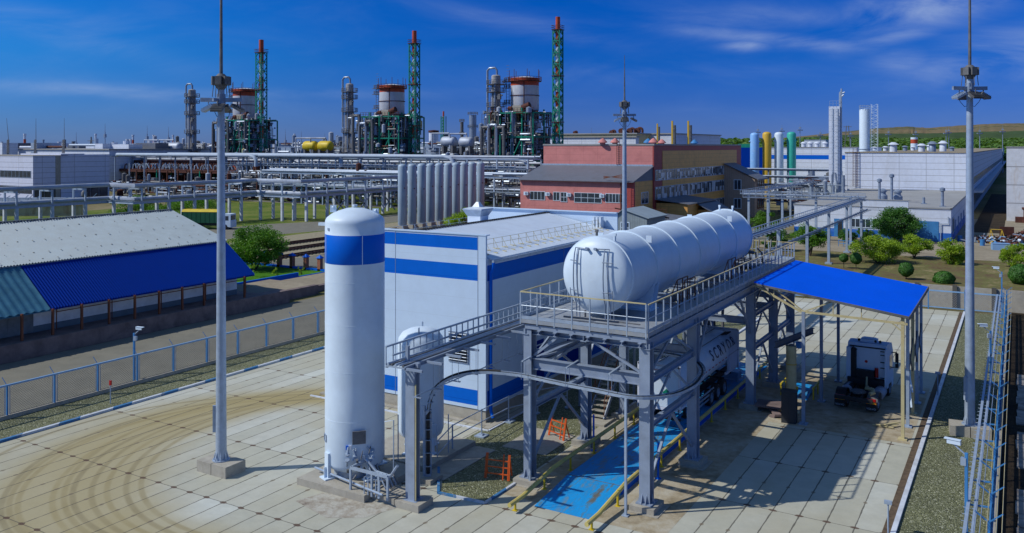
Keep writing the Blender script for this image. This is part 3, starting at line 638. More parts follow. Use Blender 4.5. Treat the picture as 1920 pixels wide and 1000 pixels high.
# ================================================ white and blue storage building
bx0, bx1, by0, by1 = -38.6, -26.4, 41.7, 60.6; rx = -32.5
t = thing('storage_building', 'white panel-clad building with blue stripes and a white metal roof behind the tower tank', 'building', (-32.5, 51, 0))
mb = MB()
# front face in bands (material 0 white, 1 blue) so the stripes are part of the cladding
zb = [(.75,.95,0),(.95,1.85,1),(1.85,8.2,0),(8.2,9.12,1),(9.12,9.98,0),(9.98,10.72,1),(10.72,10.84,0)]
for z0, z1, m in zb:
    mb.mi = m; mb.box(bx0, by0, z0, bx1-.55, by0+.12, z1)
mb.mi = 0; mb.box(bx1-.55, by0-.03, .75, bx1+.0, by0+.12, 10.86)
for z0, z1, m in ((.75,.95,0),(.95,1.85,1),(1.85,8.2,0),(8.2,9.12,1),(9.12,9.5,0)):
    mb.mi = m; mb.box(bx1-.12, by0+.12, z0, bx1, by1, z1)
mb.mi = 0; mb.box(bx0, by0+.12, .75, bx0+.12, by1, 9.5); mb.box(bx0, by1-.12, .75, bx1, by1, 10.88)
mb.box(bx0-.05, by0-.06, 10.84, bx1+.06, by0+.34, 10.9); mb.box(bx0, by1-.3, 10.88, bx1, by1+.05, 10.95)
mb.build('wall', [M['panel'], M['panelb']], t)
mb = MB(); mb.box(bx0+.06, by0+.06, -.02, bx1-.06, by1-.06, .75); mb.build('plinth', M['conc'], t)
mb = MB()
mb.ext([(bx1+.25,by0+.34,9.5),(rx,by0+.34,10.72),(rx,by0+.34,10.62),(bx1+.25,by0+.34,9.4)], (0,by1-.3-by0-.34,0))
mb.ext([(rx,by0+.34,10.72),(bx0-.25,by0+.34,9.5),(bx0-.25,by0+.34,9.4),(rx,by0+.34,10.62)], (0,by1-.3-by0-.34,0))
ro = mb.build('roof', M['roofw'], t)
mb = MB()
for x in (rx,):
    for k in range(60):
        y = by0+.6+k*.305
        for dx in (-.16,.16): mb.box(x+dx-.05,y,10.70,x+dx+.05,y+.17,10.76)
mb.build('ridge_clips', M['dark'], ro)
def snow(x, z, y0, y1, n):
    mb = MB(); dy = (y1-y0)/n
    for k in range(n+1):
        y = y0+k*dy; mb.tube((x,y,z),(x-.05,y,z+.62),.014,n=4); mb.tube((x+.35,y,z-.07),(x-.05,y,z+.6),.014,n=4); mb.cb((x+.15,y,z+.0),(.5,.05,.04)); mb.cb((x+.75,y,z-.12),(.3,.04,.05))
    for q in (.3,.6): mb.tube((x-.03,y0,z+q),(x-.03,y1,z+q),.012,n=4)
    return mb
snow(-27.6, 9.78, by0+.8, by1-1, 17).build('snow_guard', M['cream'], ro); snow(bx0+1.1, 9.78, by0+.8, by1-1, 12).build('snow_guard', M['galvl'], ro)
mb = MB(); mb.beam((bx1+.33,by0+.2,9.36),(bx1+.33,by1+.3,9.36),.14,.13); 
for k in range(24): mb.beam((bx1+.33,by0+.5+k*.8,9.36),(bx1+.33,by0+.56+k*.8,9.36),.16,.15)
mb.build('gutter', M['galvl'], ro)
mb = MB(); mb.path([(bx1+.33,by0+.3,9.3),(bx1+.3,by0+.3,9.0),(bx1+.14,by0+.3,8.6),(bx1+.14,by0+.3,.7),(bx1+.35,by0+.2,.35)], .1, 10); mb.build('downpipe', M['blue'], t)
mb = MB(); mb.path([(bx1+.33,by1-.1,9.3),(bx1+.2,by1-.1,8.9),(bx1+.1,by1-.1,.6)], .07, 10); mb.build('downpipe', M['blue'], t)
for x in (-33.0,-26.93,bx1-.55+.0):
    mb = MB(); mb.box(x-.012, by0-.012 if x < -27 else by0-.034, .76, x+.012, by0+.02, 10.8); mb.build('panel_joint', M['galv'], t)
mb = MB(); mb.box(bx1-.0,51.5,.76,bx1+.012,51.53,9.4); mb.build('panel_joint', M['galv'], t)
mb = MB()
for k in range(3): mb.box(-27.6-.28*k,by1-.85,9.7,-27.45-.28*k,by1-.32,10.6)
mb.build('air_duct', M['roofw'], ro)
# louvre window by the second tank
mb = MB(); mb.box(-29.0,by0-.05,3.3,-27.6,by0,5.1); lv = mb.build('louvre_frame', M['galv'], t)
mb = MB(); mb.mi = 0; mb.box(-28.92,by0-.06,3.38,-27.68,by0-.05,5.02)
mb.mi = 1
for k in range(9): mb.beam((-28.92,by0-.1,3.46+k*.19),(-27.68,by0-.1,3.46+k*.19),.12,.02,(0,.6,.8))
mb.build('louvre_slats', [M['dark'], M['galv']], lv)
mb = MB(); mb.mi = 0
for x in (-26.4,): mb.box(x,46.2,1.0,x+.06,48.6,3.6)
mb.box(-26.4,52.0,.2,-26.33,54.6,3.2); mb.build('door', M['navy'], t)
# roof vent
v = thing('roof_vent', 'cream metal ventilation hood with a small pyramid cap on the white roof', 'roof vent', (-34.0, 52.6, 10.3))
cx, cy = -34.0, 52.6
def frus(mb, a, z0, b, z1):
    p = [mb.V((cx+sx*a,cy+sy*a,z0)) for sx, sy in ((-1,-1),(1,-1),(1,1),(-1,1))]; q = [mb.V((cx+sx*b,cy+sy*b,z1)) for sx, sy in ((-1,-1),(1,-1),(1,1),(-1,1))]
    for k in range(4): j = (k+1) % 4; mb.F((p[k],p[j],q[j],q[k]))
    mb.F(q); mb.F(p[::-1])
mb = MB(); frus(mb,.55,10.2,.55,10.95); mb.build('duct', M['roofw'], v)
mb = MB(); frus(mb,.57,10.952,.82,11.4); frus(mb,.82,11.402,.80,11.48); mb.build('hood', M['galvl'], v)
mb = MB(); frus(mb,.8,11.482,.3,11.6); frus(mb,.3,11.602,.1,11.95); mb.build('cap', M['roofw'], v)
mb = MB(); frus(mb,.7,10.0,.7,10.3); mb.build('curb', M['rust'], v)
# ================================================ steel gantry
XR, XL = -14.1, -20.0
YR = [35.5, 41.8, 52.6, 58.2, 63.2]; YL = [35.5, 41.65, 46.8, 52.6, 58.2, 63.2]
t = thing('steel_gantry', 'grey steel gantry on I-beam columns with a railed deck carrying the horizontal tank', 'gantry', (-17, 49, 0))
GS = M['steel']
def column(x, y, z1, parent, w=.42, h=.5, name='column'):
    mb = MB(); mb.ib((x,y,.3),(x,y,z1), w, h, up=(0,1,0), t=.04); mb.cb((x,y,.33),(.75,.75,.06))
    for s in (-1, 1):
        mb.ext([(x-.02+s*.1,y-h/2,.36),(x-.02+s*.1,y-h/2-.16,.36),(x-.02+s*.1,y-h/2,.75)],(.03,0,0)); mb.ext([(x+s*w/2,y-.015,.36),(x+s*(w/2+.14),y-.015,.36),(x+s*w/2,y-.015,.75)],(0,.03,0))
    return mb.build(name, GS, parent)
for X, Ys in ((XR, YR), (XL, YL)):
    for y in Ys: column(X, y, 7.35, t, .5 if X == XR else .42, .5)
for i, (X, Ys) in enumerate(((XR, YR), (XL, YL))):
    for y in Ys:
        mb = MB(); mb.cb((X,y,.15),(1.15,1.25,.3)); mb.cb((X+.1,y,-.0),(1.4,1.5,.12)); mb.build('footing', M['conc'], t)
mb = MB()
for X in (XL-.1, XR+.12, -17.05): mb.ib((X,35.2,7.35),(X,63.6,7.35),.3,.5)
for y in YR+[47.2]: mb.ib((XL,y,7.3),(XR,y,7.3),.26,.4)
for y in (38.6,44.5,50,55.4,60.8): mb.ib((XL,y,7.4),(XR,y,7.4),.16,.24)
mb.build('deck_beams', GS, t)
mb = MB()
for k in range(7):
    x = XL+.7+k*.84; mb.ib((x,35.05,7.28),(x,36.6,7.28),.16,.2)
mb.box(XL-.1,35.19,7.38,XR+.1,35.23,7.6); mb.build('deck_purlins', GS, t)
DK = mk('deck_plate', (.27,.30,.34), .65, var=.2, scale=.8, stain=(.42,.38,.28), samt=.7, sscale=.5, bump=.2)
for a_ in ((XL-.32,35.1,XR+.22,42.2),(-15.25,42.2,XR+.22,59.6),(XL-.32,42.2,-19.1,59.6),(XL-.32,59.6,XR+.22,63.75)):
    mb = MB(); mb.box(a_[0],a_[1],7.66,a_[2],a_[3],7.84); mb.build('deck', DK, t)
mb = MB()
for y in (54.2,): mb.box(-19,y-.5,7.6,-15.3,y+.6,7.84)
mb.build('cross_girder', GS, t)
# tie beams
mb = MB(); mb.ib((XL+.2,35.5,5.72),(XR-.2,35.5,5.72),.28,.52); mb.build('tie_beam', GS, t)
for a, b, z in ((YR[0],YR[1],5.6),(YR[0],YR[1],3.62),(YR[2],YR[4],3.55),(YR[2],YR[4],5.6)):
    mb = MB(); mb.ib((XR,a+.25,z),(XR,b-.25,z),.22,.3); mb.build('tie_beam', GS, t)
for a, b, z in ((YL[0],YL[1],3.62),(YL[3],YL[5],3.55),(YL[0],YL[1],5.7),(YL[3],YL[5],5.7)):
    mb = MB(); mb.ib((XL,a+.25,z),(XL,b-.25,z),.22,.3); mb.build('tie_beam', GS, t)
for y, z in ((YR[2],5.3),(YR[3],5.3),(YR[4],5.2),(YR[1],5.7)):
    mb = MB(); mb.ib((XL+.2,y,z),(XR-.2,y,z),.22,.42); mb.build('tie_beam', GS, t)
def brace(*segs, w=.11):
    for p, q in segs: mb = MB(); mb.beam(p, q, w, w); mb.build('brace', GS, t)
for X in (XR, XL):
    for a, b in ((YR[0],YR[1]),(YR[2],YR[3]),(YR[3],YR[4])):
        m = (a+b)/2
        brace(((X,m,3.45),(X,a+.15,.9)), ((X,m,3.45),(X,b-.15,.9)))
        brace(((X,m,5.5),(X,a+.2,3.8)), ((X,m,5.5),(X,b-.2,3.8)), w=.09)
        brace(((X,a+.2,5.8),(X,m,7.1)), ((X,b-.2,5.8),(X,m,7.1)), w=.09)
    brace(((X,YR[1]+.2,4.6),(X,YR[1]+2.4,7.1)), ((X,YR[2]-.2,4.6),(X,YR[2]-2.4,7.1)))
brace(((XL+.25,35.5,6.1),(XL+1.5,35.5,7.1)), ((XR-.25,35.5,6.0),(XR-2.6,35.5,7.1)), ((XL+.2,37.0,5.4),(XL+2.6,38.4,7.1)))
for y in (YR[1],YR[2],YR[3],YR[4]): brace(((XL+.25,y,5.5),(XL+1.8,y,7.1)), ((XR-.25,y,5.5),(XR-1.8,y,7.1)))
brace(((XL+.1,35.7,6.2),(XL+3,38.5,7.1)), ((XL+.3,36,5.9),(XL+2.2,41.5,6.2)), w=.1)
def railing(pts, h, sp, parent, mats, kick=True, name='railing', mids=(.5,), r=.025):
    mb = MB(); ns = len(pts)-1
    for si, (a, b) in enumerate(zip(pts, pts[1:])):
        A, B = Vector(a)+Vector((0,0,.004*si)), Vector(b)+Vector((0,0,.004*si)); Lg = (B-A).length; n = max(1, round(Lg/sp))
        mb.mi = 1; mb.beam(A+Vector((0,0,h)), B+Vector((0,0,h)), .06, .05)
        mb.mi = 0
        for q in mids: mb.tube(A+Vector((0,0,h*q)), B+Vector((0,0,h*q)), r*.7, n=5)
        if kick: mb.beam(A+Vector((0,0,.08)), B+Vector((0,0,.08)), .02, .15)
        for k in range(n+1 if si == ns-1 else n):
            p = A+(B-A)*k/n; mb.beam(p+Vector((0,0,-.25)), p+Vector((0,0,h)), .055, .055)
    return mb.build(name, mats, parent)
RM = [M['galvl'], M['cream']]
railing([(XL-.3,46,7.84),(XL-.3,35.12,7.84),(XR+.13,35.12,7.84)], 1.28, .95, t, RM)
railing([(XR+.2,35.2,7.85),(XR+.2,63.55,7.85)], 1.23, .93, t, RM)
railing([(XR+.14,63.7,7.84),(XL-.3,63.7,7.84),(XL-.3,53.5,7.84)], 1.2, .95, t, RM)
mb = MB(); rg = random.Random(5)      # pipework under the deck
for k in range(14):
    x = -19.6+rg.random()*1.6; z = 5.3+rg.random()*1.4; mb.mi = k % 2
    mb.path([(x,43+rg.random()*3,z),(x,58-rg.random()*5,z)], rg.choice((.05,.08,.04)), 6)
for k in range(24):
    x = -19.9+rg.random()*1.5; y = 55+rg.random()*7; z = rg.random()*2.5; mb.mi = k % 2
    mb.path([(x,y,z),(x,y,z+2.5),(x+rg.uniform(-.8,.8),y,z+2.5),(x,y+.6,6.4)], rg.choice((.04,.07,.11)), 6)
for k in range(5): mb.mi = 0; mb.lathe((-19.2+.1*k,57+k*1.1,1.0), [(0,0),(.3,.1),(.3,1.6),(0,1.75)], 12)
mb.build('pipework', [M['galv'], M['gdark']], t)

# ================================================ horizontal tank
TX, TZ, TR = -17.2, 9.9, 1.78
t = thing('horizontal_tank', 'huge white horizontal cylindrical tank with seven stiffening rings on the gantry deck', 'storage tank', (TX, 47, 7.84))
RY = Matrix.Translation((TX, 0, TZ)) @ Matrix.Rotation(R(-90), 4, 'X')
mb = MB(); mb.T = RY; y0, y1 = 37.1, 57.8
hd = [(1.0,0),(.99,.10),(.955,.24),(.88,.37),(.74,.49),(.55,.58),(.3,.65),(.12,.675),(0,.68)]
prof = [(TR*a, y0-b) for a, b in hd[::-1]]+[(TR, y0+.5)]+[(TR, y1-.5)]+[(TR*a, y1+b) for a, b in hd]
mb.lathe((0,0,0), prof, 72); mb.build('vessel', M['white'], t)
for y in (37.15, 40.3, 43.6, 47.0, 50.6, 54.2, 57.75):
    mb = MB(); mb.T = RY; mb.lathe((0,0,0), [(TR-.01,y-.07),(TR+.055,y-.06),(TR+.07,y),(TR+.055,y+.06),(TR-.01,y+.07)], 72); mb.build('stiffening_ring', M['white'], t)
for y in (40.3, 54.2):
    mb = MB(); mb.ext([(TX-1.5,y-.3,7.84),(TX+1.5,y-.3,7.84),(TX+1.72,y-.3,9.2),(TX+1.2,y-.3,8.6),(TX,y-.3,8.1),(TX-1.2,y-.3,8.6),(TX-1.72,y-.3,9.2)], (0,.08,0))
    mb.ext([(TX-1.5,y+.35,7.84),(TX+1.5,y+.35,7.84),(TX+1.72,y+.35,9.2),(TX+1.2,y+.35,8.6),(TX,y+.35,8.1),(TX-1.2,y+.35,8.6),(TX-1.72,y+.35,9.2)], (0,.08,0))
    for x in (-1.4,-.7,0,.7,1.4): mb.box(TX+x-.03,y-.215,7.91,TX+x+.03,y+.345,8.3+.3*abs(x))
    mb.box(TX-1.6,y-.5,7.845,TX+1.6,y+.6,7.9); mb.build('saddle', M['white'], t)
    for a in (R(48), R(132)):
        mb = MB(); p = (TX+(TR+.2)*math.cos(a), y, TZ+(TR+.2)*math.sin(a)); mb.cb(p,(.3,.06,.34)); mb.build('lifting_lug', M['white'], t)
def yhead(x, z):   # y of the front head surface at (x, z)
    rr = min(.999, math.hypot(x-TX, z-TZ)/TR)
    for (a0,b0),(a1,b1) in zip(hd, hd[1:]):
        if a1 <= rr <= a0: return y0-(b1+(b0-b1)*(rr-a1)/(a0-a1))
    return y0
for sgn, x in ((-1,TX-.72),(1,TX+.62)):
    mb = MB(); zs = [11.2,10.9,10.4,9.9,9.4,8.9,8.5]
    for dx in (0,.22*sgn): mb.path([(x-.45*sgn,yhead(x-.45*sgn,11.2)-.12,11.2)]+[(x+dx,yhead(x+dx,z)-.13,z) for z in zs]+[(x+dx,yhead(x+dx,8.5)-.1,7.9)], .03, 6)
    for z in (10.6, 9.2, 8.9): mb.tube((x-.06,yhead(x,z)-.14,z),(x+.42*sgn,yhead(x+.42*sgn,z)-.14,z), .025, n=5)
    mb.path([(x+.42*sgn,yhead(x+.4*sgn,9.3)-.15,9.3),(x+.42*sgn,yhead(x+.4*sgn,8.6)-.15,7.9)], .022, 5)
    mb.tube((x-.45*sgn,yhead(x-.45*sgn,11.15)+.1,11.15),(x-.45*sgn,yhead(x-.45*sgn,11.15)-.22,11.2),.07,n=10); mb.build('level_pipe', M['galv'], t)
for x, y in ((TX-.1,37.2),(TX+.75,37.4),(TX-.4,57.7),(TX+.5,57.7)):
    mb = MB(); z = TZ+math.sqrt(TR**2-(x-TX)**2); mb.tube((x,y,z-.05),(x,y,z+.28),.06,n=10); mb.cb((x,y,z+.3),(.14,.1,.12)); mb.build('nozzle', M['gdark'] if x == TX-.1 else M['white'], t)
mb = MB(); mb.path([(TX,36.4,8.15),(TX,36.1,8.0),(TX-1,36.05,8.0),(TX+2.6,36.0,8.0)], .03, 6); mb.path([(TX-1.2,35.9,8.0),(TX+1.6,35.9,8.02)], .05, 6); mb.tube((TX-.2,36.15,8.35),(TX-.2,36.15,8.05),.05,n=8); mb.build('drain_pipe', M['gdark'], t)
mb = MB()
for k in range(9):
    x = TX-1.3+k*.42; mb.path([(x,58.2,8.6+.25*(k % 3)),(x,59.3,8.7),(x,59.5,8.0),(x+.3,61.8,7.95),(x+.3,62.4,9.3)], .05, 6)
mb.tube((TX+1.5,58.0,8.9),(TX+1.75,58.3,8.8),.12,n=10); mb.build('rear_pipework', M['gdark'], t)
# ladder bridging over the pipes beside the tank
t = thing('pipe_crossover', 'small brown-railed step-over between the horizontal tank and the long railing', 'step-over', (-15.2, 43, 7.84))
for y0_, y1_ in ((41.6,44.0),(50.6,53.0)):
    mb = MB()
    for x in (-15.15,-14.75):
        mb.path([(x,y0_,8.5),(x,y0_+.8,9.1),(x,y1_,9.1)], .03, 5)
        for q in (0,.8,1.6,2.4): mb.tube((x,y0_+q,7.85),(x,y0_+q,9.1 if q > .5 else 8.5),.03,n=5)
    mb.build('handrail', M['brown'], t)

# ================================================ stair tower
t = thing('steel_stair', 'steep steel staircase with open treads climbing to the gantry deck from the gravel side', 'staircase', (-21, 45.5, .2))
mb = MB()
def flight(x0, x1, ya, za, yb, zb, n):
    st = MB()
    for x in (x0, x1): st.beam((x,ya,za),(x,yb,zb),.05,.26)
    tr = MB()
    for k in range(n):
        y = ya+(yb-ya)*(k+.5)/n; z = za+(zb-za)*(k+.5)/n; tr.box(x0+.03,y-.16,z-.02,x1-.03,y+.16,z+.03)
    rl = MB()
    for x in (x0, x1):
        rl.tube((x,ya,za+1.05),(x,yb,zb+1.05),.028,n=6); rl.tube((x,ya,za+.55),(x,yb,zb+.55),.02,n=5)
        for k in range(5): y = ya+(yb-ya)*k/4; z = za+(zb-za)*k/4; rl.tube((x,y,z),(x,y,z+1.05),.022,n=5)
    st.build('stringer', GS, t); tr.build('treads', M['conc'], t); rl.build('handrail', M['brown'], t)
flight(-21.55,-20.6,45.3,.2,48.9,3.9,15); flight(-21.55,-20.6,49.8,3.9,53.4,7.75,16)
mb = MB(); mb.box(-21.6,48.9,3.84,-20.5,49.8,3.9); mb.box(-21.6,53.4,7.7,-20.46,54.6,7.76); mb.build('landing', GS, t)
for x, y, z in ((-21.55,49.8,3.84),(-20.6,49.8,3.84),(-21.55,54.5,7.7)):
    mb = MB(); mb.beam((x,y,0),(x,y,z),.12,.12); mb.build('leg', GS, t)

# ================================================ cable rack beside the building
def ladder_rack(t, pts, w, z, up=.55, sp=.55, hang=0, hs=1.4, mats=None, levels=1):
    """straight rack along pts (list of (x, y)); rails, rungs, side brackets, optional hanging rods"""
    mats = mats or [M['steel'], M['galvl'], M['gdark']]
    for (xa,ya),(xb,yb) in zip(pts, pts[1:]):
        A = Vector((xa,ya,z)); B = Vector((xb,yb,z)); D = B-A; Lg = D.length; D.normalize(); S = Vector((-D.y, D.x, 0))
        mb = MB(); mb.mi = 0
        for lv in range(levels):
            o = Vector((0,0,-lv*.55))
            for s in (-1, 1): mb.ib(A+S*s*w/2+o, B+S*s*w/2+o, .12, .18)
            mb.mi = 1
            n = int(Lg/sp)
            for k in range(n+1):
                p = A+D*(k*Lg/max(n,1))+o; mb.beam(p-S*w/2, p+S*w/2, .06, .06)
                if up: mb.beam(p+S*w/2, p+S*w/2+Vector((0,0,up)), .045, .045)
            if up: mb.beam(A+S*w/2+Vector((0,0,up))+o, B+S*w/2+Vector((0,0,up))+o, .09, .07); mb.beam(A+S*w*.15+Vector((0,0,up*.6))+o, B+S*w*.15+Vector((0,0,up*.6))+o, .07, .07)
            mb.mi = 0
        mb.build('rack_rails', mats, t)
        n = int(Lg/hs)
        for k in range(n+1):
            mb = MB(); mb.mi = 0; p = A+D*(k*Lg/max(n,1)); mb.beam(p-S*(w/2+.1), p-S*(w/2+.95) if hang else p-S*(w/2+.35), .1, .1)
            if hang:
                for q in (.55,.9): mb.tube(p-S*(w/2+q-.1), p-S*(w/2+q-.1)-Vector((0,0,hang)), .012, n=4)
                mb.beam(p-S*(w/2+.4)-Vector((0,0,hang)), p-S*(w/2+.9)-Vector((0,0,hang)), .09, .04)
            mb.build('bracket', mats, t)
        mb = MB(); mb.mi = 2
        for k in range(5):
            o = S*(-w/2+w*(k+.5)/5)+Vector((0,0,.09)); mb.mi = (2,1,1,2,1)[k]; mb.tube(A+o, B+o, .045 if k % 2 else .06, n=6)
        if hang: o = -S*(w/2+.6)-Vector((0,0,hang-.06)); mb.tube(A+o, B+o, .03, n=5)
        mb.build('pipe_run', mats, t)
t = thing('cable_rack', 'steel cable rack on an I-beam post, running beside the blue-striped building to the gantry', 'cable rack', (-23.1, 30.5, 0))
ladder_rack(t, [(-23.55,29.75),(-23.55,61)], 1.05, 6.3, .84, .5, 1.15, 1.45)
mb = MB(); mb.ib((-23.1,30.5,.3),(-23.1,30.5,6.2),.36,.42,up=(0,1,0)); mb.cb((-23.1,30.5,.33),(.7,.7,.05)); mb.beam((-23.45,30.5,.3),(-23.45,30.5,7.1),.14,.14); mb.beam((-22.8,30.5,6.3),(-24.2,30.5,6.3),.2,.2)
mb.build('column', GS, t); mb = MB(); mb.cb((-23.1,30.5,.1),(1.3,1.1,.5)); mb.build('footing', M['conc'], t)
mb = MB(); mb.tube((-22.85,30.3,.4),(-22.85,30.3,5.5),.04,n=6); mb.build('conduit', M['cream'], t)
for y in (47.5, 60):
    mb = MB(); mb.ib((-23.1,y,0),(-23.1,y,6.2),.3,.3,up=(0,1,0)); mb.build('column', GS, t)
# curved hose tray
t = thing('cable_tray', 'curving cable tray with thick black hose looping from the ground round the gantry front', 'cable tray', (-24.2, 33.2, .25))
def curve(pts, n=6):
    P = [Vector(p) for p in pts]; out = []
    for i in range(len(P)-1):
        p0, p1, p2, p3 = P[max(i-1,0)], P[i], P[i+1], P[min(i+2,len(P)-1)]
        for k in range(n):
            s = k/n; out.append(.5*((2*p1)+(p2-p0)*s+(2*p0-5*p1+4*p2-p3)*s*s+(3*p1-p0-3*p2+p3)*s**3))
    out.append(P[-1]); return out
pth = curve([(-24.3,33.2,.3),(-24.3,33.2,2),(-24.3,33.25,3.4),(-24.0,33.4,4.4),(-23.2,33.8,5.0),(-22.0,34.4,5.25),(-20.2,34.85,5.25),(-18.2,34.75,5.2),(-16.2,34.7,5.15),(-14.3,34.75,5.1),(-13.2,36,5.05),(-12.9,38,5.0),(-13.1,40,5.0),(-13.5,41.3,5.05),(-14.3,42.3,5.1),(-15.6,42.6,5.15),(-17,42.4,5.2)])
mb = MB()
for q in (-.14,.14):
    pp = [p+Vector((0,0,0)) for p in pth]; o = []
    for i, p in enumerate(pp):
        d = (pp[min(i+1,len(pp)-1)]-pp[max(i-1,0)]); s = Vector((-d.y,d.x,0)); s = s.normalized() if s.length > .05 else Vector((.6,.8,0)); o.append(p+s*q)
    for a, b in zip(o, o[1:]): mb.beam(a, b, .03, .12)
for p in pth[::2]: mb.cb((p.x,p.y,p.z-.03),(.3,.3,.02),.6)
mb.build('tray', M['galvl'], t)
mb = MB(); mb.path([p+Vector((0,0,.05)) for p in pth[:34]], .085, 8); mb.path([p+Vector((0,0,.0)) for p in pth[33:]], .05, 8); mb.build('hose', M['black'], t)
for x, y in ((-24.45,33.1),(-14.6,34.35),(-19.75,35.05)):
    mb = MB(); mb.beam((x,y,.05),(x,y,5.1 if x > -24 else 3.6),.1,.1); mb.cb((x,y,.06),(.3,.3,.04)); mb.build('support_post', M['galvl'], t)
mb = MB()
for x in (-19.9,-17.6,-15.5):
    mb.beam((x,35.9,6.05),(x+.05,34.5,6.0),.09,.06)
    for y in (34.9,34.5): mb.tube((x,y,6.0),(x,y,5.15),.015,n=4)
mb.build('hanger', M['galvl'], t)
# handrail along the tanks
t = thing('handrail', 'galvanised handrail on posts between the second tank and the storage building corner', 'handrail', (-25.4, 40, .1))
pts_ = [(-25.3,36.7),(-25.42,39.7),(-25.42,42.6),(-24.6,44.6),(-23.6,46.5)]
for x, y in pts_:
    mb = MB(); mb.tube((x,y,.1),(x,y,1.55),.04,n=8); mb.cb((x,y,.14),(.22,.22,.1)); mb.cb((x,y,.02),(.6,.6,.2)) if y < 43 else None; mb.build('post', M['galvl'], t)
mb = MB()
for z in (1.5,.85): mb.path([(x,y,z+(.25 if 0 else 0)) for x, y in [(-24.6,34.4)]+pts_], .03, 6)
mb.build('rail', M['galvl'], t)
for x, y, a, z, lb in ((-21.5,35.0,R(12),.06,'small bright orange steel trestle on the gravel between the cable post and the gantry'),(-21.7,41.6,R(-20),.06,'second orange steel trestle, behind the front left gantry column')):
    t = thing('trestle', lb, 'trestle', (x, y, z), a)
    mb = MB()
    for s in (-.62,-.55,.55,.62,.3): mb.beam((s,-.12,0),(s*.96,.12,1.15),.05,.05)
    for zz in (.25,.55,.85): mb.beam((-.62,-.12+zz*.2,zz),(.62,-.12+zz*.2,zz),.05,.05)
    for zz in (.4,): mb.beam((-.62,.3,.1),(-.62,.05,.9),.05,.05); mb.beam((.62,.3,.1),(.62,.05,.9),.05,.05)
    mb.build('frame', M['orange'], t, w=False)

# ================================================ weighbridge ramp
t = thing('weighbridge', 'bright worn-blue weighbridge ramp between two yellow guard rails under the gantry', 'weighbridge', (-17.1, 45, 0))
mb = MB(); x0, x1 = -18.5, -15.65
mb.ext([(x0,33.2,.035),(x0,36.5,.34),(x0,60.2,.34),(x0,63,.04)], (x1-x0,0,0)); mb.build('deck', M['rampb'], t)
mb = MB()
for y in (36.5,42.4,48.3,54.2,60.1): mb.box(x0,y,.341,x1,y+.05,.346)
mb.build('deck_joint', M['gdark'], t)
mb = MB(); mb.box(x0-.02,36.3,-.01,x1+.02,60.3,.3); mb.build('side_plate', M['blue'], t)
for X in (-19.0,-15.3):
    mb = MB(); zt = .75
    mb.path([(X,31.9,.42),(X,33.1,.42),(X,36.0,zt),(X,62.5,zt)], .1, 8); g_ = mb.build('guard_rail', M['guard'], t)
    for k in range(12): mb = MB(); y = 32.4+k*2.7; mb.tube((X,y,0),(X,y,.42 if y < 34 else zt),.055,n=8); mb.cb((X,y,.03),(.22,.22,.03)); mb.build('guard_post', M['yellow'], g_)
for x, y, h, lb in ((-19.2,40.9,1.9,'short navy blue bollard post beside the left yellow rail near a gantry column'), (-14.9,39.0,1.75,'slim blue post on a foot plate beside the right yellow rail in front')):
    mb = MB(); mb.tube((x,y,0),(x,y,h),.05,n=10); mb.lathe((x,y,0),[(.0,.1),(.2,0.02),(.2,0),(0,0)][::-1],12); tag(mb.build('blue_post', M['blue']), lb, 'post')
# small ramp and yellow rail further on
t = thing('access_ramp', 'short light-blue plate ramp with yellow guard bars beside the cream jib column', 'ramp', (-11.9, 57.5, 0))
mb = MB(); mb.ext([(-12.9,55.7,.04),(-12.9,57.2,.3),(-12.9,58.6,.3)], (1.5,0,0)); mb.build('deck', M['rampb'], t)
mb = MB()
for X in (-13.1,-11.1):
    mb.beam((X,56.0,.75),(X,58.9,.75),.1,.12)
    for y in (56.1,57.5,58.8): mb.beam((X,y,0),(X,y,.75),.08,.08)
mb.build('guard_bar', M['yellow'], t)
mb = MB(); mb.cb((-11.4,50.85,.93),(.82,.6,1.78),R(4)); mb.cb((-11.4,50.85,1.85),(.9,.68,.06),R(4)); mb.cb((-11.4,50.54,1.0),(.02,.012,1.5),R(4)); tag(mb.build('cabinet', mk('charcoal_paint', (.03,.034,.04), .5)), 'upright charcoal electrical cabinet in front of the cream jib column', 'cabinet')
t = thing('jib_crane', 'thick cream jib column with a short grey horizontal beam, under the canopy edge', 'jib crane', (-11.75, 52.9, 0))
mb = MB(); x, y = -11.75, 52.9; mb.tube((x,y,0),(x,y,4.0),.3,n=24); mb.tube((x,y,.0),(x,y,.06),.5,n=20)
mb.build('column', M['cream'], t)
mb = MB()
for z in (1.2,2.9): mb.tube((x,y,z),(x,y,z+.05),.33,n=24)
mb.beam((x,y,1.0),(x+.32,y,.95),.08,1.3); mb.build('band', M['tubey'], t)
mb = MB(); mb.ib((x-.6,y-1.4,4.25),(x+.5,y+3.9,4.25),.2,.36); mb.tube((x,y,4),(x,y,4.1),.12,n=10); mb.build('jib_beam', M['gdark'], t)
mb = MB(); mb.cb((x+.25,y+.9,3.9),(.3,.4,.35)); mb.build('hoist', M['fenceblue'], t)
t = thing('step_plates', 'pile of tilted grey boards and slabs by the gantry column nearest the charcoal cabinet', 'boards', (-13.3, 52, 0))
mb = MB(); mb.cb((-13.0,52.6,.38),(1.5,1.5,.06),.1); mb.cb((-12.5,51.9,.2),(.4,1.6,.12),.5); mb.cb((-12.3,51.7,.1),(.35,1.2,.1),-.3); mb.build('board', M['concd'], t)
mb = MB()
for k in range(4): mb.cb((-6.6+.15*k,52.6+.1*k,.1+.05*k),(1.1,.1,.04),.3*k)
tag(mb.build('timber_offcuts', M['cream']), 'few pale timber offcuts lying by the foot of the canopy posts', 'timber')

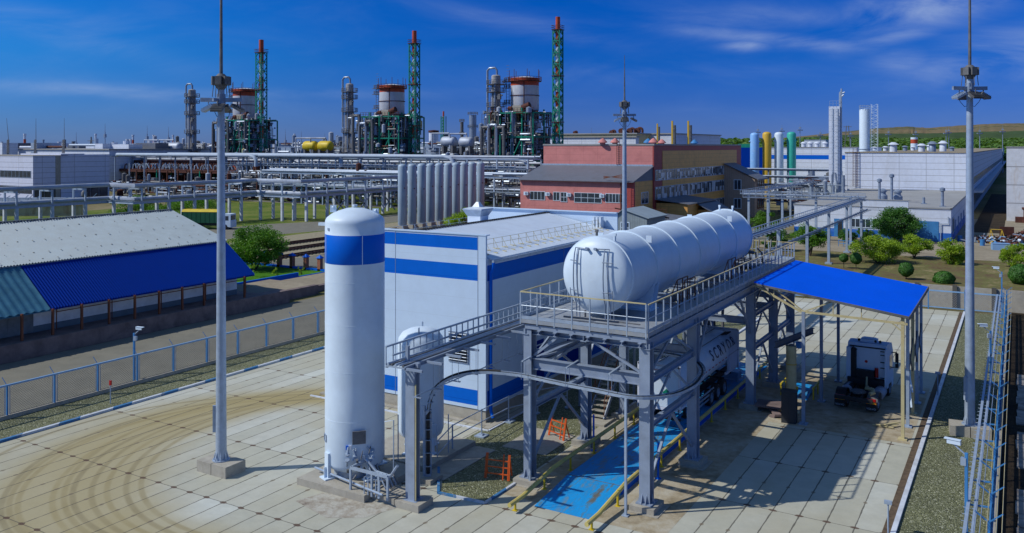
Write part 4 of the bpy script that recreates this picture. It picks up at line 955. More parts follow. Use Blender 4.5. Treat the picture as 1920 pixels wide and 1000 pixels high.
# ================================================ canopy
t = thing('canopy', 'lean-to canopy with a bright blue sheet roof on slim posts beside the gantry', 'canopy', (-9.5, 56, 0))
cy0, cy1 = 50.9, 61.8; cxl, cxr, zl, zr_ = -13.45, -5.05, 7.95, 6.8
def zc(x): return zl+(zr_-zl)*(x-cxl)/(cxr-cxl)
mb = MB(); n = 66
for k in range(n):                     # ribbed sheet, ribs run down the slope
    ya = cy0-.15+k*(cy1-cy0+.3)/n; yb = cy0-.15+(k+1)*(cy1-cy0+.3)/n; h = .05 if k % 2 else 0
    mb.poly([(cxl,ya,zl+h),(cxr,ya,zr_+h),(cxr,yb,zr_+h),(cxl,yb,zl+h)]); mb.poly([(cxl,yb,zl+.05-h),(cxl,yb,zl+h),(cxr,yb,zr_+h),(cxr,yb,zr_+.05-h)])
mb.ext([(cxl,cy0-.15,zl-.03),(cxr,cy0-.15,zr_-.03),(cxr,cy0-.15,zr_-.045),(cxl,cy0-.15,zl-.045)], (0,cy1-cy0+.3,0))
mb.build('roof', M['canopy'], t, smooth=False)
mb = MB()
mb.beam((cxr+.02,cy0-.2,zr_-.06),(cxr+.02,cy1+.2,zr_-.06),.05,.22); mb.beam((cxl,cy0-.2,zl-.05),(cxr,cy0-.2,zr_-.05),.05,.12)
for x in (-6.2,-8,-9.8,-11.6): mb.beam((x,cy0,zc(x)-.12),(x,cy1,zc(x)-.12),.07,.12)
mb.build('fascia', M['gdark'], t)
for y in (cy0, (cy0+cy1)/2, cy1):
    mb = MB(); ax = -10.6
    mb.beam((cxl+.1,y,zl-.15),(ax-.2,y,6.5),.1,.12); mb.beam((ax-.2,y,6.5),(cxr-.1,y,6.35),.1,.12)
    mb.beam((cxl+.1,y,zl-.1),(cxr-.1,y,zr_-.12),.1,.1)
    mb.beam((ax,y,6.5),(-12.3,y,zc(-12.3)-.1),.07,.07); mb.beam((ax,y,6.5),(-9,y,zc(-9)-.1),.07,.07); mb.beam((-7.5,y,6.42),(-7.5,y,zc(-7.5)-.1),.05,.05); mb.beam((-9,y,6.45),(-9,y,zc(-9)-.1),.05,.05); mb.beam((-12.3,y,7.0),(-12.3,y,zc(-12.3)-.1),.05,.05)
    mb.beam((cxr-.35,y,5.9),(cxr-.95,y,6.38),.06,.06)
    mb.build('truss', M['cream'], t)
cys = [50.95,53.4,56.1,58.6,61.2]
for i, y in enumerate(cys):
    mb = MB(); mb.beam((-5.4,y,.05),(-5.4,y,zr_-.15),.17,.17); mb.cb((-5.4,y,.06),(.45,.45,.1)); mb.build('post', M['cream'] if i in (0, 2) else M['galvl'], t)
for a, b in zip(cys[1:], cys[2:]):
    mb = MB(); mb.beam((-5.4,a,4.6),(-5.4,b,2.6),.07,.07); mb.beam((-5.4,b,4.6),(-5.4,a,2.6),.07,.07); mb.build('cross_brace', M['gdark'], t)
mb = MB(); mb.beam((-5.5,54.0,3.9),(-5.2,53.3,1.2),.09,.05); mb.beam((-5.45,54.3,3.0),(-5.2,53.9,1.9),.09,.05); mb.build('loose_tube', M['white'], t)
for x, y in ((-10.62,50.9),(-10.5,61.3),(-10.6,56)) :
    mb = MB(); mb.beam((x,y,.05),(x,y,6.5),.18,.18); mb.cb((x,y,.06),(.45,.45,.1)); mb.build('post', M['steel'], t)

# ================================================ tank container semi-trailer
t = thing('tank_trailer', 'white tank container semi-trailer with dark SCRYOR lettering parked under the gantry', 'tank trailer', (-17.1, 50, .34))
tX, ya, yb, zb_, zt_ = -17.1, 44.9, 56.2, 1.55, 3.95; zc_, rc = 2.78, 1.13
RT = Matrix.Translation((tX, 0, zc_)) @ Matrix.Rotation(R(-90), 4, 'X')
mb = MB(); mb.T = RT; mb.lathe((0,0,0), [(0,ya+.05),(.5,ya+.08),(.9,ya+.25),(1.08,ya+.45),(rc,ya+.7),(rc,yb-.7),(1.08,yb-.45),(.9,yb-.3),(0,yb-.2)], 48)
mb.build('tank', M['white'], t)
for y in (46.8,50.5,54.0):
    mb = MB(); mb.T = RT; mb.lathe((0,0,0), [(rc,y-.05),(rc+.015,y-.05),(rc+.015,y+.05),(rc,y+.05)], 48); mb.build('tank_band', M['white'], t)
for y, sg in ((ya, 1), (yb, -1)):
    fr = MB()
    for x in (tX-1.19, tX+1.19): fr.beam((x,y,zb_-.1),(x,y,zt_),.12,.14)
    fr.beam((tX-1.2,y,zt_-.05),(tX+1.2,y,zt_-.05),.14,.12); fr.beam((tX-1.2,y,zb_),(tX+1.2,y,zb_),.14,.16)
    for x in (tX-1.1, tX+1.1): fr.beam((x,y,zb_),(x,y+sg*2.5,zb_),.12,.14); fr.beam((x,y,zb_+.1),(tX+(x-tX)*.9,y+sg*1.6,zb_+.9),.08,.08)
    fr.build('container_frame', M['bwhite2'], t)
mb = MB(); mb.box(tX-1.12,ya-.05,zb_+.1,tX+1.12,ya-.01,zt_-.12); mb.build('end_panel', M['white'], t)
mb = MB(); mb.box(tX-1.1,yb-.03,zb_+.2,tX+1.1,yb+.04,zt_-.1); mb.box(tX+1.0,yb-1.8,zb_,tX+1.16,yb-.1,zb_+1.5); mb.build('valve_cabinet', M['bwhite2'], t)
mb = MB(); mb.path([(tX-.2,ya+.6,zt_+.0),(tX-.2,yb-.6,zt_+.0)], .02, 5); mb.path([(tX+.55,ya+.6,zt_-.12),(tX+.55,yb-.6,zt_-.12)], .02, 5)
for k in range(5): mb.tube((tX+.3,yb-1.6+.2*k,zt_-.2),(tX+.9,yb-1.4+.2*k,zt_-.1),.04,n=6)
mb.build('safety_line', M['black'], t)
mb = MB()
for x in (tX-.4, tX+.4): mb.ib((x,ya+.3,1.2),(x,yb+.2,1.2),.14,.4)
for k in range(7): mb.beam((tX-1.1,ya+1+k*1.5,1.35),(tX+1.1,ya+1+k*1.5,1.35),.08,.1)
for x in (tX+.55,tX-.55): mb.beam((x,ya+2.6,1.2),(x,ya+2.6,.45),.14,.14); mb.cb((x,ya+2.6,.42),(.3,.3,.06))
mb.beam((tX-1.2,ya+.1,1.0),(tX+1.2,ya+.1,1.0),.1,.12); mb.build('chassis', M['black'], t)
for s in (-1, 1):
    mb = MB(); X = tX+s*1.16
    for z in (.85,1.1,1.32): mb.beam((X,ya+3.0,z),(X,ya+6.2,z),.03,.1)
    mb.build('side_guard', M['galvl'], t)
def wheel(parent, x, y, z, rad, wd, out):
    mb = MB(); m = Matrix.Translation((x,y,z)) @ Matrix.Rotation(R(90)*out, 4, 'Y'); mb.T = m
    mb.lathe((0,0,0), [(rad*.6,-wd/2),(rad*.93,-wd/2),(rad,-wd/2+.05),(rad,wd/2-.05),(rad*.93,wd/2),(rad*.6,wd/2)], 28); ty_ = mb.build('tyre', M['black'], parent)
    mb = MB(); mb.T = m; mb.lathe((0,0,0), [(0,wd/2-.1),(rad*.22,wd/2-.1),(rad*.26,wd/2-.02),(rad*.5,wd/2-.09),(rad*.6,wd/2),(rad*.6,-wd/2),(0,-wd/2)], 20); mb.build('rim', M['galv'], ty_)
for y in (50.6,51.9,53.2):
    for s in (-1, 1): wheel(t, tX+s*1.0, y, .34+.5, .5, .4, s)
def text_mesh(s, size, mat, name, parent, place, bold=.0):
    c = bpy.data.curves.new('lettering', 'FONT'); c.body = s; c.size = size; c.extrude = .003; c.offset = bold; c.resolution_u = 3
    o = bpy.data.objects.new('lettering', c); COL.objects.link(o); bpy.context.view_layer.update()
    me = bpy.data.meshes.new_from_object(o.evaluated_get(bpy.context.evaluated_depsgraph_get())); bpy.data.objects.remove(o)
    o_ = ORG.get(parent.name, Vector((0,0,0)))
    for v in me.vertices: v.co = Vector(place(*v.co))-o_
    me.materials.clear(); me.materials.append(mat); ob = bpy.data.objects.new(name, me); COL.objects.link(ob); ob.parent = parent; ORG[ob.name] = o_; return ob
ink = mk('dark_navy_ink', (.012,.02,.08), .5); redink = mk('red_ink', (.45,.02,.02), .5)
def wrap(y0_, a0, X=tX, Z=zc_, rad=rc):
    def f(x, y, z):
        a = a0+y/rad; return (X+(rad+.03+z)*math.cos(a), y0_+x, Z+(rad+.03+z)*math.sin(a))
    return f
tm = [o for o in kids(t) if o.name.startswith('tank') and 'band' not in o.name][0]
text_mesh('S C R Y O R', .95, ink, 'lettering', tm, wrap(50.9, R(8)), .006)
mb = MB()
for k in range(13):
    y = 46.2+k*.68; a = R(-12); mb.T = Matrix.Translation((tX+(rc+.01)*math.cos(a), y, zc_+(rc+.01)*math.sin(a))) @ Matrix.Rotation(-a, 4, 'Y'); mb.box(-.01,0,-.03,.006,.3,.03)
mb.build('reflector_marks', redink, tm); mb = MB(); mb.T = None
for y in (47.0,):
    a = R(-25); mb.T = Matrix.Translation((tX+(rc+.01)*math.cos(a), y, zc_+(rc+.01)*math.sin(a))) @ Matrix.Rotation(-a, 4, 'Y') @ Matrix.Rotation(R(45), 4, 'X'); mb.box(-.01,-.14,-.14,.008,.14,.14)
mb.build('hazard_diamond', M['teal'], tm)
ep = [o for o in kids(t) if o.name.startswith('end_panel')][0]
text_mesh('CRYOCONTAINER', .17, ink, 'lettering', ep, lambda x, y, z: (tX-.75+x, ya-.06-z, 3.3+y)); text_mesh('REFRIGERATED LIQUID', .13, redink, 'lettering', ep, lambda x, y, z: (tX-.75+x, ya-.06-z, 3.6+y))
mb = MB(); mb.T = Matrix.Translation((tX+.45,ya-.06,2.45)) @ Matrix.Rotation(R(45), 4, 'Y'); mb.box(-.16,-.01,-.16,.16,.01,.16); mb.build('hazard_diamond', M['teal'], ep)
mb = MB(); mb.T = Matrix.Translation((tX+.25,ya-.065,2.2)) @ Matrix.Rotation(R(45), 4, 'Y'); mb.box(-.2,-.01,-.16,.1,.01,.16); mb.build('label_plate', M['lightblue'], ep)
mb = MB()
for k in range(6): mb.box(tX-1.0,56.4+k*.02,.5+k*.09,tX+1.1,57.4,.56+k*.09)
tag(mb.build('blue_plates', M['lightblue']), 'stack of light blue plates lying behind the tank trailer', 'plates')

# ================================================ lorry tractor
t = thing('tractor_unit', 'white lorry tractor unit with black mudguards seen from behind under the blue canopy', 'lorry', (-8.3, 57.6, .03), R(-3)); t.scale = (.94, .97, .90)
def T_(mb, name, mat, parent=None): return mb.build(name, mat, parent or t, w=False)
mb = MB()   # cab body: rounded at the roof front, local coordinates, +Y is forward
W2 = 1.24
side = [(.75,1.0),(.75,3.55),(.85,3.8),(1.6,3.88),(2.5,3.7),(2.95,3.1),(3.15,2.0),(3.2,.9),(3.1,.55),(2.6,.5),(2.5,.95),(1.5,.95),(1.4,.75),(.95,.75)]
mb.ext([(-W2,y,z) for y, z in side], (2*W2,0,0)); cab = T_(mb, 'cab', M['white'])
mb = MB(); mb.box(-.52,1.15,3.84,.5,1.9,4.02); mb.box(-.42,1.3,4.02,.4,1.8,4.08); T_(mb, 'roof_unit', M['white'], cab)
for s in (-1, 1):
    mb = MB(); mb.box(s*.98-.35 if s > 0 else -1.26,.42,1.2,s*.98+.28 if s > 0 else -.98+.0,.74,3.5) if s < 0 else mb.box(1.18,.35,1.0,1.26,.74,3.6); T_(mb, 'side_deflector', M['white'], cab)
mb = MB(); mb.path([(-.95,.62,1.2),(-.95,.6,2.4),(-.88,.62,3.2),(-.75,.65,3.45)], .17, 10); mb.box(-1.16,.45,1.3,-.66,.73,3.35); T_(mb, 'air_intake_and_shade', M['black'], cab)  # black box widens the intake to put in shade on the cab's back
mb = MB()
for z in (1.5,2.2,2.6,3.1,3.35): mb.box(.85,.68,z,1.2,.75,z+.05); mb.box(-1.24,.66,z,-1.1,.75,z+.05)
mb.box(-1.1,.7,3.52,1.15,.76,3.6); T_(mb, 'cab_bracket', M['black'], cab)
mb = MB(); mb.tube((.62,.64,1.55),(.62,.64,2.2),.12,n=14); T_(mb, 'fire_extinguisher', M['red'], cab)
mb = MB(); mb.tube((-.05,.745,2.55),(-.05,.74,2.55),.1,n=20); T_(mb, 'warning_sticker', redink, cab)
for x in (-.6,.45,.75):
    mb = MB(); mb.lathe((x,1.2,3.86), [(0,0),(.07,0),(.09,.1),(.05,.17),(0,.18)], 12); T_(mb, 'beacon', M['black'], cab)
mb = MB(); mb.path([(1.2,2.5,3.0),(1.55,2.55,3.0),(1.6,2.5,2.9),(1.6,2.5,2.0),(1.2,2.55,1.9)], .035, 6); mb.cb((1.58,2.45,2.65),(.2,.12,.65)); mb.cb((1.58,2.45,2.08),(.2,.12,.28)); T_(mb, 'mirror', M['black'], cab)
mb = MB(); mb.cb((-1.5,2.45,2.65),(.2,.12,.65)); mb.beam((-1.2,2.5,3.0),(-1.5,2.5,2.9),.04,.04); T_(mb, 'mirror', M['black'], cab)
mb = MB(); mb.box(1.241,1.75,1.95,1.25,2.75,2.9); mb.box(-1.25,1.75,1.95,-1.241,2.75,2.9); T_(mb, 'side_window', M['glass'], cab)
mb = MB(); mb.box(-.45,-3.3,.75,-.33,2.2,1.05); mb.box(.33,-3.3,.75,.45,2.2,1.05)
for y in (-3.2,-2.2,-.9,.2): mb.box(-.45,y,.78,.45,y+.12,1.0)
mb.box(-1.15,-3.35,.85,1.15,-3.22,1.1); mb.box(-1.15,.2,.6,1.15,.74,1.45); mb.box(-.62,.35,1.45,.5,.72,2.0); mb.box(-1.2,-.6,.5,-.62,.2,1.1); T_(mb, 'chassis', M['black'])
mb = MB(); mb.lathe((0,-1.9,1.08), [(.0,0),(.48,0),(.5,.06),(.42,.12),(.0,.14)], 24); mb.box(-.16,-2.5,1.1,.16,-1.9,1.22); T_(mb, 'fifth_wheel', M['gdark'])
for s in (-1, 1):
    mb = MB(); pts = [(-1.9+.68*math.cos(R(a)), .55+.68*math.sin(R(a))) for a in range(0, 181, 20)]
    for (ya_,za_),(yb_,zb2) in zip(pts, pts[1:]): mb.ext([(s*.98-.32,ya_,za_),(s*.98-.32,yb_,zb2),(s*.98-.32,yb_,zb2+.03),(s*.98-.32,ya_,za_+.03)], (.64,0,0))
    T_(mb, 'mudguard', M['black'] if s < 0 else M['gdark'])
    mb = MB(); mb.box(s*.95-.34,-2.72,.18,s*.95+.34,-2.69,.62); fl = T_(mb, 'mud_flap', M['black'])
    m4 = MB(); m4.box(s*.95-.3,-2.80,.82,s*.95+.3,-2.70,.98); T_(m4, 'tail_light', M['red'])
    m5 = MB()
    for q in range(5): m5.mi = q % 2; m5.box(s*.95-.3+q*.12,-2.735,.64,s*.95-.18+q*.12,-2.70,.78)
    T_(m5, 'reflector_board', [M['tail'], M['yellow']])
    text_mesh('VOLVO', .17, M['kerbw'], 'lettering', fl, (lambda s_: (lambda x, y, z: (Vector((s_*.95-.29+x+0, -2.725-z, .26+y))+ORG[t.name])))(s))
    mb = MB(); mb.T = Matrix.Translation((s*.98,-.25,.75)) @ Matrix.Rotation(R(90), 4, 'X'); mb.lathe((0,0,0), [(0,-.65),(.33,-.65),(.36,-.6),(.36,.6),(.33,.65),(0,.65)], 24)
    for q in (-.4,0,.4): mb.lathe((0,0,q), [(.36,-.03),(.375,-.03),(.375,.03),(.36,.03)], 24)
    T_(mb, 'fuel_tank', M['silver'])
    for y, wd_ in ((-1.9,.6),(2.05,.34)):
        mb = MB(); m_ = Matrix.Translation((s*(.93 if y < 0 else 1.05),y,.5)) @ Matrix.Rotation(R(90)*s, 4, 'Y'); mb.T = m_
        mb.lathe((0,0,0), [(.3,-wd_/2),(.46,-wd_/2),(.5,-wd_/2+.05),(.5,wd_/2-.05),(.46,wd_/2),(.3,wd_/2)], 28); tw = T_(mb, 'tyre', M['black'])
        mb = MB(); mb.T = m_; mb.lathe((0,0,0), [(0,wd_/2-.14),(.12,wd_/2-.14),(.26,wd_/2-.1),(.3,wd_/2),(.3,-wd_/2),(0,-wd_/2)], 20); T_(mb, 'rim', M['galv'], tw)
mb = MB(); mb.path([(.35,-.9,1.2),(.45,-1.5,1.3),(.85,-1.7,1.32),(1.0,-2.2,1.25),(.8,-2.4,1.2)], .13, 8); mb.path([(.1,.2,1.6),(.2,-.4,1.15),(.3,-1.2,1.15)], .06, 6); T_(mb, 'air_hose', M['cream'])
# ================================================ warehouse on the left
t = thing('warehouse', 'long warehouse with corrugated zinc roof and deep blue awning on brown posts', 'warehouse', (-78, 40, 0))
ye = 60.2; ys_ = 14.0; XW = -67.2
def corr(mb, a, b, ya, yb, n, amp, th=.02):
    """corrugated sheet between ridge point a=(x,z) and eave point b=(x,z), ribs running a->b"""
    cols = []
    for k in range(n+1):
        y = ya+(yb-ya)*k/n; h = amp*(.5+.5*math.cos(k*math.pi/2)) ; cols.append((mb.V((a[0],y,a[1]+h)), mb.V((b[0],y,b[1]+h))))
    for (p,q),(r_,s_) in zip(cols, cols[1:]): mb.F((p,q,s_,r_))
    mb.ext([(a[0],ya,a[1]-.03),(b[0],ya,b[1]-.03),(b[0],ya,b[1]-.06),(a[0],ya,a[1]-.06)], (0,yb-ya,0))
mb = MB(); corr(mb, (-78,9.2), (-69.3,6.42), ys_, ye, 740, .10); corr(mb, (-78,9.2), (-86.7,6.42), ys_, ye, 300, .07); mb.build('roof', M['rooflt'], t)
mb = MB(); mb.beam((-78,ys_,9.3),(-78,ye,9.3),.4,.04)
for k in range(150):
    y = ys_+.3+k*.305; mb.box(-77.82,y,9.12,-77.66,y+.13,9.27)
mb.build('ridge_cap', mk('dark_ridge_filler', (.12,.14,.16), .7), t)
mb = MB()
for r_ in (-76.2,-73.6,-71.2,-69.9):
    for k in range(38): mb.cb((r_+.2*((k*3) % 2), ys_+1+k*1.2, 9.2+(r_+78)*(-2.78/8.7)+.08),(.14,.06,.05))
mb.build('roof_bolts', M['conc'], t)
mb = MB(); corr(mb, (-69.5,6.4), (-65.1,3.25), 39.2, ye-.2, 340, .12); mb.build('awning', M['navy'], t)
mb = MB(); corr(mb, (-69.5,6.38), (-65.1,3.2), ys_, 39.2, 160, .12); mb.build('awning', M['teallite'], t)
mb = MB(); mb.box(-86,ys_,0,-69.5,ye-.6,6.2); mb.box(-69.5,ys_,0,XW,ye-.6,4.6); mb.build('wall', mk('warehouse_plaster', (.78,.82,.84), .85, stain=(.4,.4,.38), samt=.4), t)
mb = MB(); mb.ext([(-86,ye-.6,6.2),(-69.6,ye-.6,6.2),(-78,ye-.6,8.9)], (0,.1,0)); mb.build('gable', M['rooflt'], t)
mb = MB(); mb.box(XW,ys_,1.2,XW+.03,ye-.6,1.75); mb.build('painted_dado', mk('grey_blue_dado', (.13,.18,.22), .8), t)
mb = MB(); mb.box(XW+.04,35.0,1.3,XW+.12,39.0,4.6); mb.box(XW+.12,37.0,1.3,XW+.14,37.05,4.6); mb.build('sliding_door', mk('dull_door', (.17,.20,.22), .6, var=.3), t)
for k in range(10):
    y = 58.6-2.41*k; mb = MB(); mb.beam((-65.0,y,1.25),(-65.0,y,3.3),.16,.16); mb.build('post', M['brown'], t)
mb = MB(); mb.beam((-66.6,40.6,2.7),(-66.6,ye,2.7),.05,.06)
for k in range(5): mb.beam((-66.6,40.6+k*4.9,1.3),(-66.6,40.6+k*4.9,4.2),.06,.06)
mb.build('rail', M['brown'], t)
mb = MB(); mb.box(-74,ys_,-.05,-64.4,64.0,1.25); mb.box(-73,64.0,-.05,-65.6,69.5,.95); mb.box(-73,69.5,-.05,-66.6,82,.6)
tag(mb.build('loading_platform', M['concd']), 'long low pinkish concrete loading platform below the blue awning', 'platform')
sheet('pavement', rect(-73.9,61,-65.8,63.9), 1.262, 'asphalt'); sheet('pavement', rect(-72.9,64.2,-66.2,69.4), .962, 'path'); sheet('pavement', rect(-72.9,69.6,-67.2,81.9), .612, 'path')

# ================================================ brick gate pillars, low blue walls
for i, px in enumerate((600, 574, 548, 524, 499, 450)):
    x, y = SX(px, 81.8), 81.8
    t = thing('brick_pillar', ['rightmost brick pillar with blue cap on the low blue wall, next to the tower tank','second brick pillar with blue cap, counting from the tower tank','third brick pillar with blue cap, counting from the tower tank','fourth brick pillar with blue cap, beside the edge of the tree crown','brick pillar with blue cap half hidden by the tree crown','brick pillar low behind the trunk of the tree, nearest the blue awning'][i], 'pillar', (x, y, .1), 0, 'brick pillars with blue caps')
    mb = MB(); mb.box(x-.25,y-.25,.1,x+.25,y+.25,1.75); mb.build('shaft', M['brick'], t)
    mb = MB(); p = [mb.V(q) for q in ((x-.36,y-.36,1.75),(x+.36,y-.36,1.75),(x+.36,y+.36,1.75),(x-.36,y+.36,1.75),(x,y,2.12))]
    for k in range(4): mb.F((p[k],p[(k+1)%4],p[4]))
    mb.F((p[3],p[2],p[1],p[0])); mb.box(x-.36,y-.36,1.68,x+.36,y+.36,1.749); mb.build('cap', M['blue'], t, smooth=False)
def lowwall(label, pts, h, w=.3, name='low_wall'):
    mb = MB()
    for (xa,ya_),(xb,yb_) in zip(pts, pts[1:]): mb.beam((xa,ya_,h/2),(xb,yb_,h/2),w,h)
    tag(mb.build(name, M['blue']), label, 'low wall')
lowwall('low bright blue wall under the brick pillars behind the lawn', [(-95,81.8),(-74.3,81.8)], .32, .5)
lowwall('low bright blue retaining wall along the near side of the lawn', [(-74.5,62.5),(-74.3,75.2)], .9, .25); lowwall('lower blue kerb wall continuing from the lawn towards the tower tank', [(-74.2,75.2),(-74.0,92)], .45, .25)
# railway tracks
for i, X in enumerate((-103.2,-97.2,-91.2)):
    t = thing('railway_track', ['farthest of the three parallel railway tracks beside the warehouse tree','middle one of three parallel railway tracks with dark sleepers','nearest of three parallel railway tracks, close behind the brick pillars'][i], 'railway track', (X, 110, 0), 0, 'parallel railway tracks')
    for s in (-.76,.76):
        mb = MB(); mb.box(X+s-.04,62,.1,X+s+.04,168,.28); mb.build('rail', M['rust'], t)
    mb = MB()
    for k in range(140): mb.box(X-1.35,62.3+k*.75,-.01,X+1.35,62.55+k*.75,.1)
    mb.build('sleepers', M['dark'], t)

# ================================================ trees and shrubs
def leaves(mb, c, rad, n, size, rg, clumps=26, flat=.85, holes=.0):
    cl = []
    for k in range(clumps):
        while True:
            v = Vector((rg.uniform(-1,1), rg.uniform(-1,1), rg.uniform(-1,1)))
            if .3 < v.length < 1: break
        cl.append((v, rg.uniform(.2,.42)))
    for k in range(n):
        v, s = cl[k % clumps]
        d = Vector((rg.gauss(0,1), rg.gauss(0,1), rg.gauss(0,1)*flat)).normalized()*s*(rg.random()**.4)
        p = Vector((c[0]+(v.x+d.x)*rad[0], c[1]+(v.y+d.y)*rad[1], c[2]+(v.z+d.z)*rad[2]))
        a = Vector((rg.gauss(0,1), rg.gauss(0,1), rg.gauss(0,.6))).normalized(); b = a.cross(Vector((rg.gauss(0,1), rg.gauss(0,1), rg.gauss(0,1)))).normalized()
        z = size*rg.uniform(.6,1.3); i = [mb.V(p+a*z), mb.V(p+b*z*.55), mb.V(p-a*z), mb.V(p-b*z*.55)]; mb.F(i)
def tree(label, cat, x, y, h, w, th, mat='leaf', n=5000, leaf=.13, seed=1, group=None, clumps=26, name='tree', stems=4, z0=0):
    rg = random.Random(seed); t = thing(name, label, cat, (x, y, z0), 0, group)
    cz = z0+th+(h-th)/2; mb = MB()
    lean = [(x+rg.uniform(-.1,.1), y+rg.uniform(-.1,.1), z0-.05)]
    for k in range(stems):
        a = 2*math.pi*k/stems+rg.random(); e = (x+math.cos(a)*w*.3, y+math.sin(a)*w*.3, cz+(h-th)*.2*rg.random())
        m_ = (x+math.cos(a)*w*.08, y+math.sin(a)*w*.08, z0+th*.8+.2)
        mb.tube((x,y,z0-.05), m_, h*.022+.03, h*.015+.02, n=8); mb.tube(m_, e, h*.015+.02, .02, n=6)
        for q in range(3):
            f = (e[0]+rg.uniform(-.25,.25)*w, e[1]+rg.uniform(-.25,.25)*w, e[2]+rg.uniform(-.05,.3)*(h-th)); mb.tube([m_[i]+(e[i]-m_[i])*(.4+.2*q) for i in range(3)], f, .03, .01, n=5)
    mb.build('trunk', M['bark'], t)
    mb = MB(); leaves(mb, (x,y,cz), (w/2,w/2,(h-th)/2), int(n*1.6), leaf*.75, rg, int(clumps*1.3)); mb.build('crown', M[mat], t, smooth=False)
    return t
gx, gy = G(478, 507); tree('broad bushy green tree on the lawn next to the blue awning', 'tree', gx, gy, 5.6, 6.9, .9, 'leaf', 14000, .15, 7, clumps=70)
RT_ = [  # px, base py, height m, width m, trunk, mat, leaf
 (1519,480,4.6,4.6,1.3,'leaf',8000,.13,'round dark green tree in front of the blue-skirted white building, left of the rack columns',34),
 (1645,492,3.7,6.0,.2,'leafy',9000,.14,'sprawling yellow-green shrub below the big dark tree',40),
 (1714,484,3.2,4.6,.7,'leafy',6000,.13,'airy yellow-green shrub left of the blue garage door',26),
 (1787,496,3.3,3.5,.15,'leafy',6000,.13,'upright yellow-green shrub just left of the right-hand mast',30),
 (1680,454,5.7,7.2,.7,'leafd',14000,.15,'large dark green tree against the white building, left of the blue garage door',60),
 (1908,502,2.9,3.8,.3,'leafy',5000,.13,'yellow-green shrub in front of the scrap heap, beyond the tall mast',24),
 (1590,457,2.3,2.7,.05,'leafd',5000,.10,'clipped dark bush by the small blue door',26),
 (1622,448,2.0,2.4,.1,'leafd',3000,.11,'small bush right of the clipped bush by the windows',16),
 (1437,440,4.2,5.5,.2,'leaf',4500,.15,'green bush beside the lane behind the horizontal tank',20),
 (1452,470,3.4,3.6,.2,'leafd',3500,.14,'dark bush seen between the far gantry railing and rack columns',16)]
for i, (px, py, h, w, th, mt, n, lf, lb, cl) in enumerate(RT_):
    x, y = G(px, py); tree(lb, 'tree' if h > 4.5 else 'shrub', x, y, h, w, th, mt, n, lf, 20+i, name='tree' if h > 4.5 else 'shrub', clumps=cl)
for i, (px, py, r_, st, lb) in enumerate(((1605,505,.73,.7,'ball-shaped clipped shrub, the right and larger of the close pair behind the canopy'),(1582,503,.57,.8,'smaller ball-shaped clipped shrub, left one of the close pair behind the canopy'),(1699,524,.86,.35,'single ball-shaped clipped shrub alone on the dry soil'),(1770,531,.95,-.45,'low flattened clipped bush near the far concrete wall'),(1912,533,1.2,.0,'dark clipped bush behind the end of the concrete wall, beyond the mast'))):
    x, y = G(px, py); t = thing('clipped_shrub', lb, 'shrub', (x, y, 0), 0, 'clipped ball shrubs'); rg = random.Random(50+i)
    mb = MB(); mb.tube((x,y,-.03),(x,y,st+r_*.8+.4),.05,.04,n=6); mb.build('trunk', M['bark'], t)
    mb = MB()
    for k in range(4200):
        d = Vector((rg.gauss(0,1),rg.gauss(0,1),rg.gauss(0,1))).normalized(); d *= r_*(1-.16*rg.random()**2+.07*math.sin(d.x*5+i)*math.sin(d.z*6+d.y*4)); d.x *= 1.25 if st < 0 else 1
        p = Vector((x,y,st+r_*.95))+d; a = d.normalized().cross(Vector((rg.gauss(0,1),rg.gauss(0,1),rg.gauss(0,1)))).normalized(); b = (a.cross(d)).normalized()+d.normalized()*rg.uniform(-.8,.8)
        if p.z < .02: continue
        mb.F([mb.V(p+a*.08), mb.V(p+b*.06), mb.V(p-a*.08), mb.V(p-b*.06)])
    mb.build('crown', M['leafd'], t, smooth=False)
for i, (px, d, w, lb) in enumerate(((868,150,7,'bushy green tree behind the left part of the white roof, by the roof vent'),(1000,140,6.5,'flowering bush in front of the pink wing left end'),(370,185,12,'green bushes under the pipe bridge behind the green lorry'),(318,196,12,'green bushes behind the zinc roof ridge, right of the cream girder'),(248,198,10,'green bushes just beside the end of the cream girder'),(1120,118,3,'small bush in front of the pink wing below the wide window'))):
    x, y, _ = W(px, 400, d); tree(lb, 'shrub', x, y, (5.2,4.2,5.5,4.5,4.5,1.6)[i], w, .2, 'leaf' if i else 'leafy', 5000, .2, 70+i, name='shrub', clumps=24)
t = thing('young_saplings', 'row of thin young saplings planted in the lawn before the low blue wall', 'saplings', (-76.5, 70, .1))
mb = MB(); rg = random.Random(9); m2 = MB()
for px, py in ((465,560),(474,520),(516,527),(565,520)):
    x, y = G(px, py, .1); mb.tube((x,y,.1),(x,y,1.5),.02,n=5); leaves(m2, (x,y,1.1), (.45,.45,.6), 160, .1, rg, 8)
mb.build('stem', M['bark'], t); m2.build('crown', M['leafy'], t, smooth=False)

